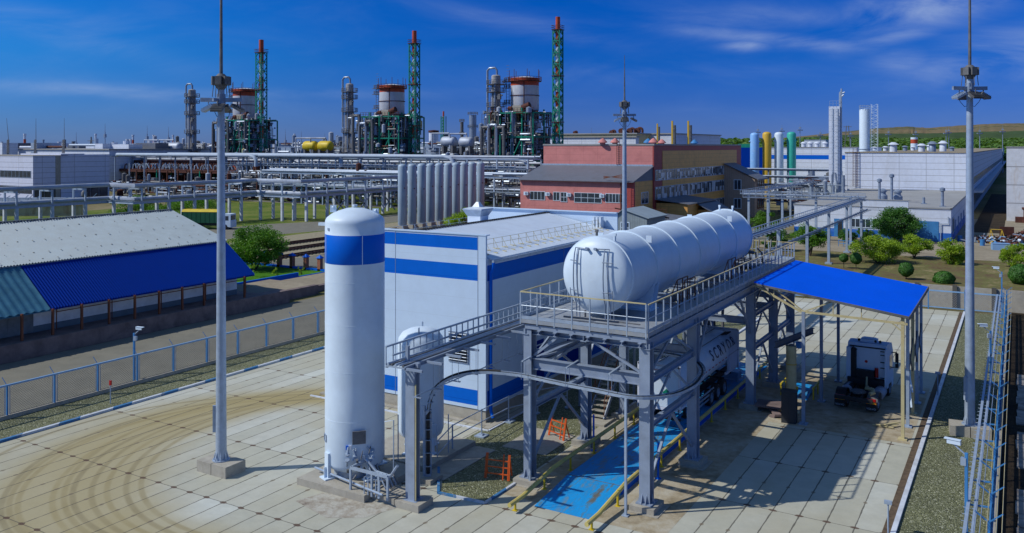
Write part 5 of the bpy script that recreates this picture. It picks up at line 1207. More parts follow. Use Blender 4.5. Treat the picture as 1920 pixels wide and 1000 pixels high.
# ================================================ green covered lorry
gx, gy, _ = W(416, 430, 166)
t = thing('covered_lorry', 'lorry with dark green body, yellow tarpaulin top and white cab on the far road', 'lorry', (gx, gy, 0), R(-90-TH*0+90+20))
t.rotation_euler = (0, 0, R(-66))     # drives to the right
mb = MB(); mb.box(-1.2,.2,.5,1.2,2.3,3.0); mb.box(-1.1,2.0,.4,1.1,2.45,1.6); c_ = mb.build('cab', M['white'], t, w=False)
mb = MB(); mb.box(-1.21,.9,1.75,1.21,1.9,2.6); mb.box(-1.0,2.25,1.8,1.0,2.32,2.7); mb.build('window', M['glass'], c_, w=False)
mb = MB(); mb.box(-1.28,-7.6,1.25,1.28,-.05,3.35)
for k in range(9): mb.box(-1.31,-7.5+k*.92,1.25,1.31,-7.42+k*.92,3.35)
mb.build('cargo_body', M['green'], t, w=False)
mb = MB(); mb.ext([(-1.3,-7.6,3.36),(1.3,-7.6,3.36),(.8,-7.6,3.8),(-.8,-7.6,3.8)], (0,7.5,0)); mb.build('tarpaulin', M['yellow'], t, w=False)
mb = MB(); mb.box(-1.0,-7.6,.8,1.0,2.0,1.2); mb.build('chassis', M['black'], t, w=False)
for y in (1.2,-4.8,-6.1):
    for s in (-1, 1):
        mb = MB(); mb.T = Matrix.Translation((s*1.05,y,.5)) @ Matrix.Rotation(R(90), 4, 'Y'); mb.lathe((0,0,0), [(0,-.2),(.45,-.2),(.5,-.15),(.5,.15),(.45,.2),(0,.2)], 20); mb.build('tyre', M['black'], t, w=False)

# ================================================ ten grey gas cylinders
px10 = (754.6,772.7,790.7,807.1,823.5,839.9,855,869.8,885.3,900.9)
ords = ('first','second','third','fourth','fifth','sixth','seventh','eighth','ninth','last')
for i, px in enumerate(px10):
    X, y = -102.2, SY(px, -102.2); r_ = .88
    t = thing('gas_cylinder_tower', f'{ords[i]} from the left of ten tall pale grey cylinders behind the white roof', 'gas cylinder', (X, y, 0), 0, 'row of ten tall grey cylinders')
    mb = MB(); mb.lathe((X,y,0), [(0,.6),(.6,.65),(r_,1.0),(r_,12.1),(.8,12.35),(.6,12.55),(.3,12.65),(0,12.68)], 24); mb.build('vessel', mk('pale_grey_cylinder_paint', (.32,.42,.53), .45, var=.1, scale=.5, stain=(.30,.27,.22), samt=.5, sscale=.8, streak=1) if i == 0 else bpy.data.materials['pale_grey_cylinder_paint'], t)
    mb = MB(); mb.cb((X+.15,y-.2,.4),(1.5,1.5,.8)); mb.build('footing', M['conc'], t)
    mb = MB()
    for z, a in ((12.0-.1*(i%2),R(20)),(8.0-(i%3)*.2,R(-25))): mb.tube((X+.86*math.cos(a),y+.86*math.sin(a),z),(X+1.0*math.cos(a),y+1.0*math.sin(a),z),.12,n=8)
    mb.build('nozzle', M['rust'], t)

# ================================================ windows helper
def slabf(mb, face, c, a0, z0, a1, z1, o0, o1):
    if face == 'F': mb.box(a0, c-o1, z0, a1, c-o0, z1)
    else: mb.box(c+o0, a0, z0, c+o1, a1, z1)
def window(t, face, c, a0, z0, a1, z1, nx=2, nz=1, fm='white', fw=.08, name='window', pm='glass'):
    mb = MB()
    for x0, x1 in ((a0-fw, a0), (a1, a1+fw)): slabf(mb, face, c, x0, z0-fw, x1, z1+fw, -.02, .07)
    for q0, q1 in ((z0-fw, z0), (z1, z1+fw)): slabf(mb, face, c, a0, q0, a1, q1, -.02, .068)
    for k in range(1, nx): x = a0+(a1-a0)*k/nx; slabf(mb, face, c, x-fw*.4, z0, x+fw*.4, z1, 0, .062)
    for k in range(1, nz): z = z0+(z1-z0)*k/nz; slabf(mb, face, c, a0, z-fw*.4, a1, z+fw*.4, 0, .058)
    f = mb.build(name, M[fm], t); mb = MB(); slabf(mb, face, c, a0, z0, a1, z1, .0, .03); mb.build('pane', M[pm], f)

# ================================================ pink and ochre block
PX_, PY_ = -58.8, 151.1; pyf = 209.5; pyw = 141.9; pxl = -82.0
t = thing('pink_block', 'four-storey block, pink rendered front and shaded ochre tiled side with long window strips', 'building', (-70, 175, 0))
mb = MB(); mb.mi = 0; mb.box(pxl,PY_,-.1,PX_-.02,pyf,16.3); mb.build('wall', M['pink'], t)
mb = MB(); mb.mi = 1; mb.box(PX_-.02,PY_,0,PX_+.25,pyf,16.3)
mb.mi = 0; mb.box(PX_+.25,PY_+4.4,11.6,PX_+.32,pyf-4,15.2); mb.box(PX_+.25,PY_+4.4,0,PX_+.31,SY(1360,PX_),9.6)
mb.build('side_facade', [M['ochre'], M['maroon']], t)
mb = MB(); mb.box(pxl+.2,PY_+.2,16.3,PX_,pyf,16.36); mb.box(pxl-.1,PY_-.1,16.2,PX_+.35,PY_+.2,16.5); mb.box(PX_+.1,PY_,16.2,PX_+.4,pyf,16.5); mb.build('roof', M['flatroof'], t)
for z0, z1, ya_ in ((9.65,11.5,PY_+.6),(6.1,8.3,PY_+.6),(2.0,4.2,PY_+26)):
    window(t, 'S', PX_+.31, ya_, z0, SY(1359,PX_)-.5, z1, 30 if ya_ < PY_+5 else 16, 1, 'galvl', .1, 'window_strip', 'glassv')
mb = MB()
for x in (-66,-65.4): mb.beam((x,PY_-.2,12.5),(x,PY_-.2,17.6),.06,.06)
for k in range(14): mb.beam((-66,PY_-.2,12.6+k*.35),(-65.4,PY_-.2,12.6+k*.35),.04,.04)
mb.build('roof_ladder', M['rust'], t)
for i, (px, col) in enumerate(((1130,'pink'),(1153,'pink'),(1215,'fenceblue'),(1225,'pink'),(1241,'pink'),(1302,'fenceblue'))):
    d = (165,165,170,163,185,198)[i]; x, y, z = W(px, 265, d); v = thing('roof_fan', ['leftmost pink cone-shaped roof fan on the pink block','second pink cone roof fan from the left on the pink block','small blue domed fan, left one, on the pink block roof','pink cone roof fan right beside the left blue fan','pink cone roof fan a little right of the blue-pink pair','larger blue domed roof fan on the right part of the pink block roof'][i], 'roof fan', (x, y, 16.36), 0, 'cone fans on the pink block roof')
    mb = MB(); mb.lathe((x,y,16.36), [(.5,0),(.55,.35),(.95,.4),(.7,.75),(.35,1.05),(0,1.3)], 14); mb.build('hood', M[col], v)
# lower wing with lean-to roof
t = thing('pink_wing', 'low pink wing with a grey lean-to roof and white-framed windows, left of the ochre block', 'building', (-70, 145, 0))
wl = SX(974, pyw)+.2; mb = MB(); mb.box(wl,pyw,-.1,PX_-1.4,PY_,9.7); mb.box(wl+.1,pyw-.05,0,PX_-1.3,pyw,3.6); mb.build('wall', M['pink'], t)
mb = MB(); mb.box(PX_-1.4,pyw+.01,0,PX_-.0,PY_,9.7); mb.build('side_wall', M['ochre'], t); mb = MB(); mb.box(PX_-1.4,pyw,0,PX_+.02,pyw+.6,9.69); mb.build('corner_pier', M['maroon'], t)
mb = MB(); mb.ext([(wl-.3,pyw-.7,9.72),(PX_+.25,pyw-.7,9.72),(PX_+.25,PY_,12.35),(wl-.3,PY_,12.35)][:4], (0,0,-.12)); mb.build('roof', M['slate'], t)
mb = MB(); mb.box(wl-.2,PY_-.12,12.3,PX_,PY_-.0,12.6); mb.build('flashing', M['galvl'], t)
mb = MB(); mb.ext([(PX_-.02,pyw,9.7),(PX_-.02,PY_,9.7),(PX_-.02,PY_,12.2)], (.06,0,0)); mb.build('gable_cladding', M['slate'], t)
for px0, px1, nx, nz in ((994.5,1021.5,4,1),(1038,1049,2,1),(1052,1063,2,2),(1077.5,1127.5,4,2),(1136,1167,5,1)):
    window(t, 'F', pyw, SX(px0,pyw), 5.95 if nz == 1 else 5.75, SX(px1,pyw), 7.45, nx, nz)
window(t, 'S', PX_+.0, PY_-5.6, 5.6, PY_-2.4, 7.6, 2, 1)
for i, px in enumerate((988,1028.5,1068,1130)):
    x = SX(px, pyw); v = thing('air_conditioner', ['leftmost white air conditioner box on the pink wing, beyond the first window','white air conditioner right of the first window of the pink wing','white air conditioner left of the wide yellow-lit window of the pink wing','rightmost white air conditioner on the pink wing, between its two widest windows'][i], 'air conditioner', (x, pyw-.3, 6.9), 0, 'air conditioners on the pink wing')
    mb = MB(); mb.box(x-.45,pyw-.5,6.75,x+.45,pyw-.1,7.4); mb.build('casing', M['white'], v); mb = MB(); mb.tube((x+.1,pyw-.52,7.07),(x+.1,pyw-.5,7.07),.26,n=16); mb.build('fan_grille', M['galv'], v)
mb = MB(); x = SX(1196,pyw); mb.box(PX_-2.5,pyw-.2,0,PX_-2.35,pyw-.08,9.5)
for s in (0,.6): mb.beam((PX_-1.6+s,pyw-1.0,3.4),(PX_-1.6+s,pyw-1.0,11.5),.06,.06)
for k in range(20): mb.beam((PX_-1.6,pyw-1.0,3.6+k*.4),(PX_-1.0,pyw-1.0,3.6+k*.4),.04,.04)
for k in range(6): mb.beam((PX_-5.5,pyw-.8,10.2+.1*k),(PX_-1,pyw-.9,11.2-.2*k),.06,.06)
mb.build('access_ladder', M['brown'], t)
# ochre annexe and sheds
t = thing('ochre_annexe', 'low ochre annexe with dark sheet roof against the shaded side of the ochre block', 'building', (-55, 160, 0))
a0 = SY(1224, -53); mb = MB(); mb.box(PX_+.33,PY_+1,0,-52.4,168,5.4); mb.box(-52.4,158,0,-50.2,168,4.0); mb.build('wall', M['ochre'], t)
mb = MB(); mb.ext([(PX_+.33,PY_+.6,6.0),(-51.9,PY_+.6,5.3),(-51.9,168.4,5.3),(PX_+.33,168.4,6.0)], (0,0,.12)); mb.ext([(-52.3,157,5.2),(-49,157,3.4),(-49,168.5,3.4),(-52.3,168.5,5.2)], (0,0,.1)); mb.build('roof', M['slate'], t)
t = thing('grey_shed', 'small grey corrugated shed with pale sheet roof and white window behind the grey mast', 'shed', (-55, 133, 0))
sx0, sy0 = SX(1152, 126), 126.0; sx1 = SX(1213, 126); mb = MB(); mb.box(sx0,sy0,0,sx1,134,4.6)
mb.ext([(sx0,sy0,4.6),(sx1,sy0,4.6),(sx1,sy0,4.75),((sx0*.72+sx1*.28),sy0,6.0)], (0,8,0)); mb.build('wall', mk('grey_corrugated_wall', (.22,.27,.30), .6, var=.15, grid=(.4,50,.03,(.15,.18,.2))), t)
mb = MB(); xm = sx0*.72+sx1*.28; mb.ext([(xm,sy0-.3,6.0),(sx1+.4,sy0-.3,4.7),(sx1+.4,134.3,4.7),(xm,134.3,6.0)], (0,0,.1)); mb.ext([(xm,sy0-.3,6.0),(sx0-.2,sy0-.3,4.65),(sx0-.2,134.3,4.65),(xm,134.3,6.0)], (0,0,.1)); mb.build('roof', M['rooflt'], t)
xw = SX(1165,126); window(t, 'F', sy0, xw, 2.3, xw+1.3, 3.9, 2, 2, 'white', .12)
t = thing('red_shed', 'low shed with dull blue sheet roof and rusty railing beside the grey shed', 'shed', (-50, 138, 0))
mb = MB(); mb.box(-56.5,136,0,-49.8,145,3.4); mb.build('wall', M['ochre'], t)
mb = MB(); mb.ext([(-57,135.5,4.2),(-49,135.5,3.5),(-49,145.4,3.5),(-57,145.4,4.2)], (0,0,.12)); mb.build('roof', M['slate'], t)
mb = MB(); mb.tube((-58.5,133,5.6),(-49.5,134.6,4.2),.12,n=6)
for x in (-52,-51,-50): mb.beam((x,134.5,3.6),(x,134.5,5.6),.08,.08)
for z in (4.4,5.6): mb.beam((-52,134.5,z),(-50,134.5,z),.06,.06)
mb.build('rusty_railing', M['rust'], t)
# tan brick annexe
t = thing('brick_annexe', 'tan brick two-storey annexe with dark sheet roof at the ochre block far end', 'building', (-52, 200, 0))
ty0 = SY(1361, PX_+.3)-1.5; tx1 = SX(1433-15, ty0); tx1 = SX(1415, ty0); ty1 = SY(1433, tx1)
mb = MB(); mb.box(PX_+.3,ty0,0,tx1,ty1,8.6); mb.ext([(PX_+.3,ty0,8.6),(tx1,ty0,8.6),(PX_+.3,ty0,11.9)], (0,ty1-ty0,0)); mb.build('wall', M['tan'], t)
mb = MB(); mb.ext([(PX_+.3,ty0-.4,12.0),(tx1+.8,ty0-.4,8.5),(tx1+.8,ty1+.4,8.5),(PX_+.3,ty1+.4,12.0)], (0,0,.15)); mb.box(tx1+.7,ty0-.5,8.35,tx1+.95,ty1+.5,8.62); mb.build('roof', M['slate'], t)
for z in (6.2, 1.9):
    window(t, 'F', ty0, SX(1377,ty0), z, SX(1389,ty0), z+2.1, 2, 1, 'white', .14)
    for k in range(3): window(t, 'S', tx1, ty0+2.2+k*(ty1-ty0-3)/3, z, ty0+4+k*(ty1-ty0-3)/3, z+2.0, 1, 1, 'brown', .2)

# ================================================ coloured gas cylinders
for px, py, mt, nm in ((1415,249,'lightcyl','pale blue'),(1438,247.5,'tubey','mustard yellow'),(1460.5,248,'white','white'),(1484,247.5,'tubeg','mint green')):
    x, y, z = W(px, py, 250); r_ = 1.28
    if mt == 'lightcyl': M[mt] = mk('sky_blue_paint', (.22,.46,.85), .5, var=.08, stain=(.5,.5,.5), samt=.3)
    t = thing('coloured_cylinder', f'tall {nm} cylinder in the row of four coloured ones behind the brick annexe', 'gas cylinder', (x, y, 0), 0, 'row of four coloured cylinders')
    mb = MB(); mb.lathe((x,y,0), [(0,.5),(r_*.8,.6),(r_,1.1),(r_,z-.8),(r_*.93,z-.45),(r_*.7,z-.15),(r_*.3,z),(0,z)], 28); mb.build('vessel', M[mt], t)
    mb = MB()
    for s in (-1, 1): mb.tube((x+s*r_*cT,y+s*r_*sT,z-2.6),(x+s*(r_+.35)*cT,y+s*(r_+.35)*sT,z-2.6),.2,n=8)
    mb.build('nozzle', M[mt], t); mb = MB(); mb.tube((x,y,0),(x,y,.6),r_*.8,n=16); mb.build('skirt', M['conc'], t)

# ================================================ right-hand white buildings
lx, ly = -9.6, 160.0; llx = -35.0
t = thing('workshop_building', 'low whitewashed workshop with blue skirting, blue garage door and flat grey roof', 'building', (-20, 180, 0))
sxp = SX(1703, ly)
mb = MB(); mb.box(llx,ly,1.4,lx,228,5.45); mb.box(SX(1612,ly),ly-.04,5.0,sxp,ly+.5,6.7); mb.build('wall', M['bwhite2'], t)
mb = MB(); mb.box(llx-.02,ly-.04,-.05,lx+.04,228,1.5); mb.build('blue_skirting', mk('blue_skirting_paint', (.01,.12,.48), .7, var=.2, stain=(.3,.35,.4), samt=.3), t)
mb = MB(); mb.box(llx-.1,ly-.1,5.45,lx+.12,228,5.55); mb.box(lx-.1,ly-.12,5.5,lx+.14,228,5.7); mb.box(sxp,ly-.12,5.5,lx+.14,ly+.2,5.72); mb.box(SX(1611,ly),ly-.12,6.7,sxp+.1,ly+.55,6.82); mb.build('roof', M['flatroof'], t)
mb = MB(); mb.box(SX(1722,ly),ly-.1,.05,SX(1760,ly),ly-.04,3.4); mb.box(SX(1741,ly)-.03,ly-.12,.05,SX(1741,ly)+.03,ly-.1,3.4); mb.build('garage_door', M['fenceblue'], t)
mb = MB(); mb.box(SX(1564,ly),ly-.1,.05,SX(1580,ly),ly-.04,3.2); d_ = mb.build('door', M['fenceblue'], t); mb = MB(); mb.box(SX(1571,ly),ly-.13,.1,SX(1579,ly),ly-.1,2.9); mb.build('doorway', M['dark'], d_)
for a, b in ((1596,1612),(1614,1632),(1636,1648)): window(t, 'F', ly-.04, SX(a,ly), 1.9, SX(b,ly), 3.3, 2, 1, 'white', .12)
window(t, 'S', lx+.04, ly+2.6, 1.3, ly+6.6, 3.7, 2, 1, 'galvl', .12)
for k in range(4): mb = MB(); mb.box(lx+.04,ly+10+k*9,.1,lx+.1,ly+12+k*9,3); mb.build('side_door', M['fenceblue'], t)
mb = MB(); mb.path([(SX(1764,ly),ly-.2,.3),(SX(1764,ly),ly-.2,3.1),(SX(1778,ly),ly-.2,3.1),(SX(1778,ly),ly-.2,4.3)], .08, 6); mb.build('wall_pipe', M['galvl'], t)
def flue(px, Y, h, label, capw=.45, r_=.24):
    x = SX(px, Y); t = thing('roof_flue', label, 'flue', (x, Y, 5.55))
    mb = MB(); mb.tube((x,Y,5.5),(x,Y,5.55+h),r_,n=12); mb.cb((x,Y,5.6),(.9,.9,.15)); mb.build('pipe', M['galv'], t)
    if capw: mb = MB(); mb.lathe((x,Y,5.55+h-.1), [(r_,0),(capw,.15),(capw,.6),(r_*.6,.75),(0,.75)], 12); mb.build('cap', M['galv'], t)
flue(1649,176,3.7,'shorter of the two tall grey flues standing close together on the workshop roof'); flue(1672,174,4.7,'tallest grey flue with cap on the workshop roof'); flue(1767,166,2.7,'capped grey flue near the front right corner of the workshop roof'); flue(1732,172,1.2,'short capless grey flue in the middle of the workshop roof',0)
for px, Y, lb in ((1683,179,'squat round grey ventilator right of the tallest flue'),(1655,181,'squat round ventilator behind the shorter tall flue')):
    x = SX(px, Y); t = thing('roof_ventilator', lb, 'roof vent', (x, Y, 5.55)); mb = MB(); mb.lathe((x,Y,5.5), [(.9,0),(.9,.9),(.6,1.2),(.6,1.6),(.8,1.7),(.8,1.95),(.3,2.25),(0,2.3)], 18); mb.build('body', M['galv'], t)
# the big hall behind
hy, hyf, hlx = 229.1, 800.0, -37.6
t = thing('white_hall', 'huge whitewashed panel hall behind the workshop, with many roof ventilators', 'building', (-24, 400, 0))
mb = MB(); mb.box(hlx,hy,-.1,lx,hyf,14.4); mb.build('wall', M['bwhite'], t)
mb = MB(); mb.box(hlx-.1,hy-.15,14.4,lx+.15,hyf,14.6); mb.build('roof', M['path'], t)
for z0, z1 in ((1.5,4.2),(6.5,8.3)):
    mb = MB(); mb.box(lx,hy+4,z0,lx+.06,hyf-5,z1)
    f = mb.build('window_band', M['glass'], t); mb = MB()
    for k in range(90): mb.box(lx+.06,hy+4+k*6,z0,lx+.12,hy+4.3+k*6,z1)
    mb.build('mullions', M['galvl'], f)
mb = MB(); mb.box(lx+.2,hy+2,5.0,lx+2.4,hyf-10,5.3); mb.box(lx+.0,hy+2,0,lx+.2,hyf,1.4); mb.build('side_gallery', M['galv'], t)
mb = MB()
xa = SX(1600,hy)
for s in (0,1.0): mb.beam((xa+s,hy-.5,6.0),(xa+s,hy-.5,15.6),.1,.1)
for k in range(24): mb.beam((xa,hy-.5,6.1+k*.4),(xa+1.0,hy-.5,6.1+k*.4),.07,.07)
mb.build('escape_ladder', M['rust'], t)
rg = random.Random(11); n_ = 0
for px, Y, r_, h in ((1675,250,1.9,3.0),(1728,262,1.7,2.6),(1748,258,1.8,3.3),(1768,275,1.8,3.6),(1660,300,1.4,1.8),(1697,310,1.4,2.0),(1712,330,1.3,1.8),(1742,340,1.4,2.4),(1785,300,1.2,1.6),(1640,320,1.3,1.6)):
    x = SX(px, Y); n_ += 1; r_ *= .62; h *= .85
    t = thing('roof_ventilator', 'round mushroom ventilator, '+ords[n_-1]+' placed, on the roof of the huge white hall' if 0 else ['broad mushroom ventilator nearest the front edge of the huge hall roof','drum ventilator left of a pair on the hall roof, under the striped chimney side','conical-capped drum ventilator in the middle of the hall roof','tallest cap ventilator with bluish top on the hall roof','small grey drum far left on the hall roof beside the round silo','small drum left of the broad mushroom cap, further back on the hall roof','tiny far ventilator behind the broad mushroom one on the hall roof','tiny far ventilator between the two conical caps on the hall roof','low dark ventilator right of the tallest cap on the hall roof','low ventilator at the left rear of the hall roof near the silo ladder'][n_-1], 'roof vent', (x, Y, 14.6), 0, 'ventilators on the big hall roof')
    mb = MB(); mb.lathe((x,Y,14.6), [(r_*.8,0),(r_*.8,h*.55),(r_*.7,h*.6),(r_*.7,h*.7),(r_*1.25,h*.75),(r_*.4,h),(0,h)], 16); mb.build('body', M['bwhite2'] if n_ % 3 else M['galv'], t)
x, y, _ = W(1714,270,420); t = thing('striped_chimney', 'short white chimney with red band standing on the hall roof', 'chimney', (x,y,0)); mb = MB(); mb.lathe((x,y,0), [(1.6,0),(1.6,17.5),(1.6,19.5),(1.6,20.5)], 16, [0,1,0]); mb.build('shaft', [M['white'],M['redband']], t)
# building cut by the right edge
t = thing('stained_block', 'rust-stained white panel block across the alley from the huge white hall', 'building', (3, 215, 0))
ex, ey = -2.1, 211.7; mb = MB(); mb.box(ex,ey,-.1,14,240,15.8); mb.build('wall', mk('stained_white_panels', (.55,.58,.63), .85, var=.1, grid=(8,3.9,.1,(.2,.2,.22)), stain=(.38,.25,.12), samt=.7, sscale=.35, streak=1), t)
mb = MB(); mb.box(ex-.1,ey-.1,15.8,14,240,16.0); mb.tube((5,216,16),(5,216,20),.3,n=8); mb.build('roof', M['flatroof'], t)
t = thing('rusty_machine', 'rusty pump-like machine standing against the stained white block', 'machine', (1.2, 209, 0)); mb = MB(); mb.lathe((1.6,209.5,0), [(1.2,0),(1.2,.6),(.6,.8),(.6,2.6),(.9,2.8),(.9,3.2),(0,3.3)], 14); mb.cb((.6,209.3,.6),(2.2,1.2,1.2)); mb.build('body', M['rust'], t)
# scrap heap
mb = MB(); rg = random.Random(21); SC = [M['rust'], M['galvl'], M['lightblue'], M['dark'], M['brown'], M['white'], M['fenceblue'], M['tubey']]
for k in range(620):
    x = -7.5+rg.random()**.7*15; y = 159.5+rg.random()*7+(0 if x > -3 else 2); hm = .2+1.9*math.exp(-((x-2.5)/4)**2)*math.exp(-((y-164)/4)**2)
    mb.mi = rg.choices(range(8), (6,4,3,5,3,2,1.5,.6))[0]; p = Vector((x,y,rg.random()*hm+.1)); d = Vector((rg.gauss(0,1),rg.gauss(0,1),rg.gauss(0,.35))).normalized()*rg.uniform(.3,1.5)
    q = rg.random()
    if q < .45: mb.tube(p-d,p+d,rg.uniform(.03,.14),n=6)
    elif q < .85: mb.beam(p-d,p+d,rg.uniform(.1,.8),rg.uniform(.03,.3))
    else: mb.tube(p,p+d.normalized()*.7,.33,n=12)
tag(mb.build('scrap_heap', SC), 'heap of jumbled scrap metal, pipes and blue drums right of the workshop', 'scrap heap', kind='stuff')
t = thing('sawhorse_frame', 'pair of yellow A-frame stands with a rusty sheet beside the scrap heap', 'frame', (-3.3,164,0)); mb = MB()
for x in (-4.2,-2.6):
    mb.beam((x,163.5,0),(x+.3,163.5,2.2),.12,.12); mb.beam((x+.9,163.5,0),(x+.3,163.5,2.2),.12,.12)
mb.beam((-3.9,163.5,2.2),(-2.3,163.5,2.2),.1,.1); mb.build('frame', M['tubey'], t); mb = MB(); mb.cb((-1.6,165,1.5),(2.2,.1,2.2),.3); mb.build('sheet', M['rust'], t)
for px, py, mt, lb in ((1800,453,'fenceblue','blue barrel at the shaded left end of the scrap heap'),(1842,461,'fenceblue','small blue barrel in front of the scrap heap')):
    x, y = G(px, py); mb = MB(); mb.tube((x,y,0),(x,y,1.0),.36,n=16); tag(mb.build('barrel', M[mt]), lb, 'barrel')
x, y = G(1876, 469); mb = MB(); mb.cb((x,y,.5),(2.4,1.3,1.0),.2); mb.cb((x,y,1.02),(2.5,1.4,.06),.2); tag(mb.build('blue_crate', M['lightblue']), 'pale blue metal box in front of the scrap heap', 'crate')
t = thing('low_railing', 'low light-blue railing beside the clipped bush in front of the workshop', 'railing', (-22,153,0)); gx0, gy0 = G(1572,462); gx1, gy1 = G(1612,466); mb = MB()
for z in (.5,1.0): mb.beam((gx0,gy0,z),(gx1,gy1,z),.07,.07)
for k in range(5): x = gx0+(gx1-gx0)*k/4; y = gy0+(gy1-gy0)*k/4; mb.beam((x,y,0),(x,y,1.0),.07,.07)
mb.build('rail', M['fenceblue'], t)
# ================================================ zigzag cable rack on the right
t = thing('cable_rack', 'long zigzag overhead cable rack on slim grey columns between gantry and whitewashed workshop', 'cable rack', (-22.2, 110, 0))
zr = 7.3
ladder_rack(t, [(-22.2,66),(-22.2,151)], 1.1, zr, .6, 1.1, 0, 1.6)
xk = SX(1393, 148); ladder_rack(t, [(-21.2,148.5),(xk,148.5)], 1.2, zr+.5, .6, 1.1, 0, 2.2, levels=2)
ladder_rack(t, [(xk,148.5),(xk,240)], 1.2, zr+.5, .6, 1.4, 0, 2.5)
mb = MB(); mb.beam((-21.2,64,5.7),(-21.2,150,5.7),.16,.2)
for k in range(44): mb.beam((-21.9,66+k*1.95,5.6),(-20.6,66+k*1.95,5.6),.1,.07)
mb.build('lower_tray', M['galv'], t)
for y in (68,80,94,108.5,122.4,136.7,150.5):
    mb = MB(); mb.ib((-22.2,y,0),(-22.2,y,zr-.1),.34,.34,up=(0,1,0)); mb.cb((-22.2,y,.1),(.9,.9,.2)); mb.build('column', M['galvl'], t)
for px in (1404,1440,1467,1530,1595):
    x = SX(px, 148.5); mb = MB(); mb.ib((x,148.5,0),(x,148.5,zr+.3),.36,.36,up=(0,1,0)); mb.build('column', M['galvl'], t)
for y in (166,184,204,224): mb = MB(); mb.ib((xk,y,0),(xk,y,zr+.3),.36,.36,up=(0,1,0)); mb.build('column', M['galvl'], t)

def clutter(mb, x0, x1, y0, y1, z0, z1, n, rg, wts=(4,3,2,1), vert=.5, big=1.0):
    """pipes, elbows, small vessels and platforms filling a volume of process plant"""
    for k in range(n):
        mb.mi = rg.choices(range(len(wts)), wts)[0]
        x, y, z = rg.uniform(x0,x1), rg.uniform(y0,y1), rg.uniform(z0,z1); q = rg.random(); r_ = rg.choice((.08,.12,.18,.28,.4))*big
        if q < vert*.6:
            h = rg.uniform(.15,.6)*(z1-z0); za, zb2 = z, min(z1, z+h); mb.tube((x,y,za),(x,y,zb2),r_,n=6)
            if rg.random() < .6: d = rg.uniform(-3,3)*big; mb.tube((x,y,zb2),(x+d,y,zb2),r_,n=6)
        elif q < .7: w = rg.uniform(1,6)*big; mb.tube((x,y,z),(min(x1,x+w),y,z),r_,n=6)
        elif q < .8: mb.tube((x,y,z),(x,min(y1,y+rg.uniform(2,6)*big),z),r_,n=6)
        elif q < .87: rr_ = rg.uniform(.5,1.1)*big; h = rg.uniform(1.5,4)*big; mb.lathe((x,y,z), [(0,0),(rr_,.3),(rr_,h),(0,h+.4)], 10)
        elif q < .95:
            w = rg.uniform(1.5,4)*big; mb.box(x-w/2,y-1,z,x+w/2,y+1,z+.1)
            for s in (0,.25,.5,.75,1): mb.beam((x-w/2+w*s,y-1,z),(x-w/2+w*s,y-1,z+1.1),.06,.06)
            mb.beam((x-w/2,y-1,z+1.1),(x+w/2,y-1,z+1.1),.06,.06)
        else: mb.cb((x,y,z+.5),(rg.uniform(.6,1.8)*big,1.2,rg.uniform(.6,1.6)*big))
    return mb
PM = [M['galv'], M['gdark'], M['silver'], M['rust'], M['cream'], M['galvl']]
# installation by the silos, right middle distance
t = thing('pipe_yard', 'tangle of dark valves and pipes between the coloured cylinders and the tall white silo', 'pipework', (-40, 225, 0))
mb = clutter(MB(), -52,-38, 205,240, .5,8, 260, random.Random(31), (5,3,3,1), .4, .8); tag(mb.build('piping', PM, t, smooth=False), kind='stuff')
mb = MB()
for y, z in ((222,8.2),(222,10.0),(214,6.4)): mb.ib((-66,y,z),(-38,y,z),.3,.3); mb.tube((-66,y-.5,z+.3),(-38,y-.5,z+.3),.2,n=6); mb.tube((-66,y+.4,z+.35),(-38,y+.4,z+.35),.14,n=6)
for k in range(6): x = -65+k*5; mb.beam((x,222,0),(x,222,10),.3,.3); mb.beam((x,214,0),(x,214,6.4),.3,.3)
mb.build('pipe_rack', M['galv'], t)
mb = MB()
for px, h in ((1522,8),(1547,8),(1562,7),(1581,9.5)): x = SX(px,205); mb.tube((x,205,0),(x,205,h),.38,n=10)
mb.tube((SX(1500,205),205,7.2),(SX(1590,205),205,7.2),.12,n=6); mb.path([(SX(1560,206),206,2),(SX(1560,206),206,9.4),(SX(1562,206),206,10),(SX(1566,206),206,10),(SX(1570,206),206,7),(SX(1570,206),206,2)],.22,8); mb.build('stub_pipe', M['galv'], t)
# silos
Ya = 212.0; xa, xb = SX(1554,Ya), SX(1574.5,Ya); za_ = ZA(xa,Ya,200)
t = thing('silo_tower', 'tall square white clad tower with a lattice ladder and curved vent pipes on top', 'silo', ((xa+xb)/2, Ya, 0))
mb = MB(); mb.box(xa,Ya,7.5,xb,Ya+3.2,za_); mb.build('casing', M['bwhite2'], t)
mb = MB(); mb.box(SX(1549,Ya),Ya-.5,0,SX(1571,Ya),Ya+3.5,7.5)
mb.build('base', mk('stained_base_cladding', (.45,.52,.60), .7, var=.3, scale=1.2, stain=(.2,.22,.25), samt=.8, sscale=1.1), t)
def cage(x, y, z0, z1, w, parent, mat, n=None):
    mb = MB(); n = n or int((z1-z0)/.8)
    for a, b in ((-1,-1),(1,-1),(1,1),(-1,1)): mb.beam((x+a*w/2,y+b*w/2,z0),(x+a*w/2,y+b*w/2,z1),.09,.09)
    for k in range(n):
        z = z0+(z1-z0)*k/n; zz = z0+(z1-z0)*(k+1)/n
        mb.beam((x-w/2,y-w/2,z),(x+w/2,y-w/2,z),.06,.06); mb.beam((x+w/2,y-w/2,z),(x+w/2,y+w/2,z),.06,.06)
        if k % 2: mb.beam((x-w/2,y-w/2,z),(x+w/2,y-w/2,zz),.06,.06)
        else: mb.beam((x+w/2,y-w/2,z),(x-w/2,y-w/2,zz),.06,.06)
    return mb.build('ladder_cage', mat, parent)
cage(xa+1.5, Ya-.65, 3, za_-.5, 1.1, t, M['galvl']); 
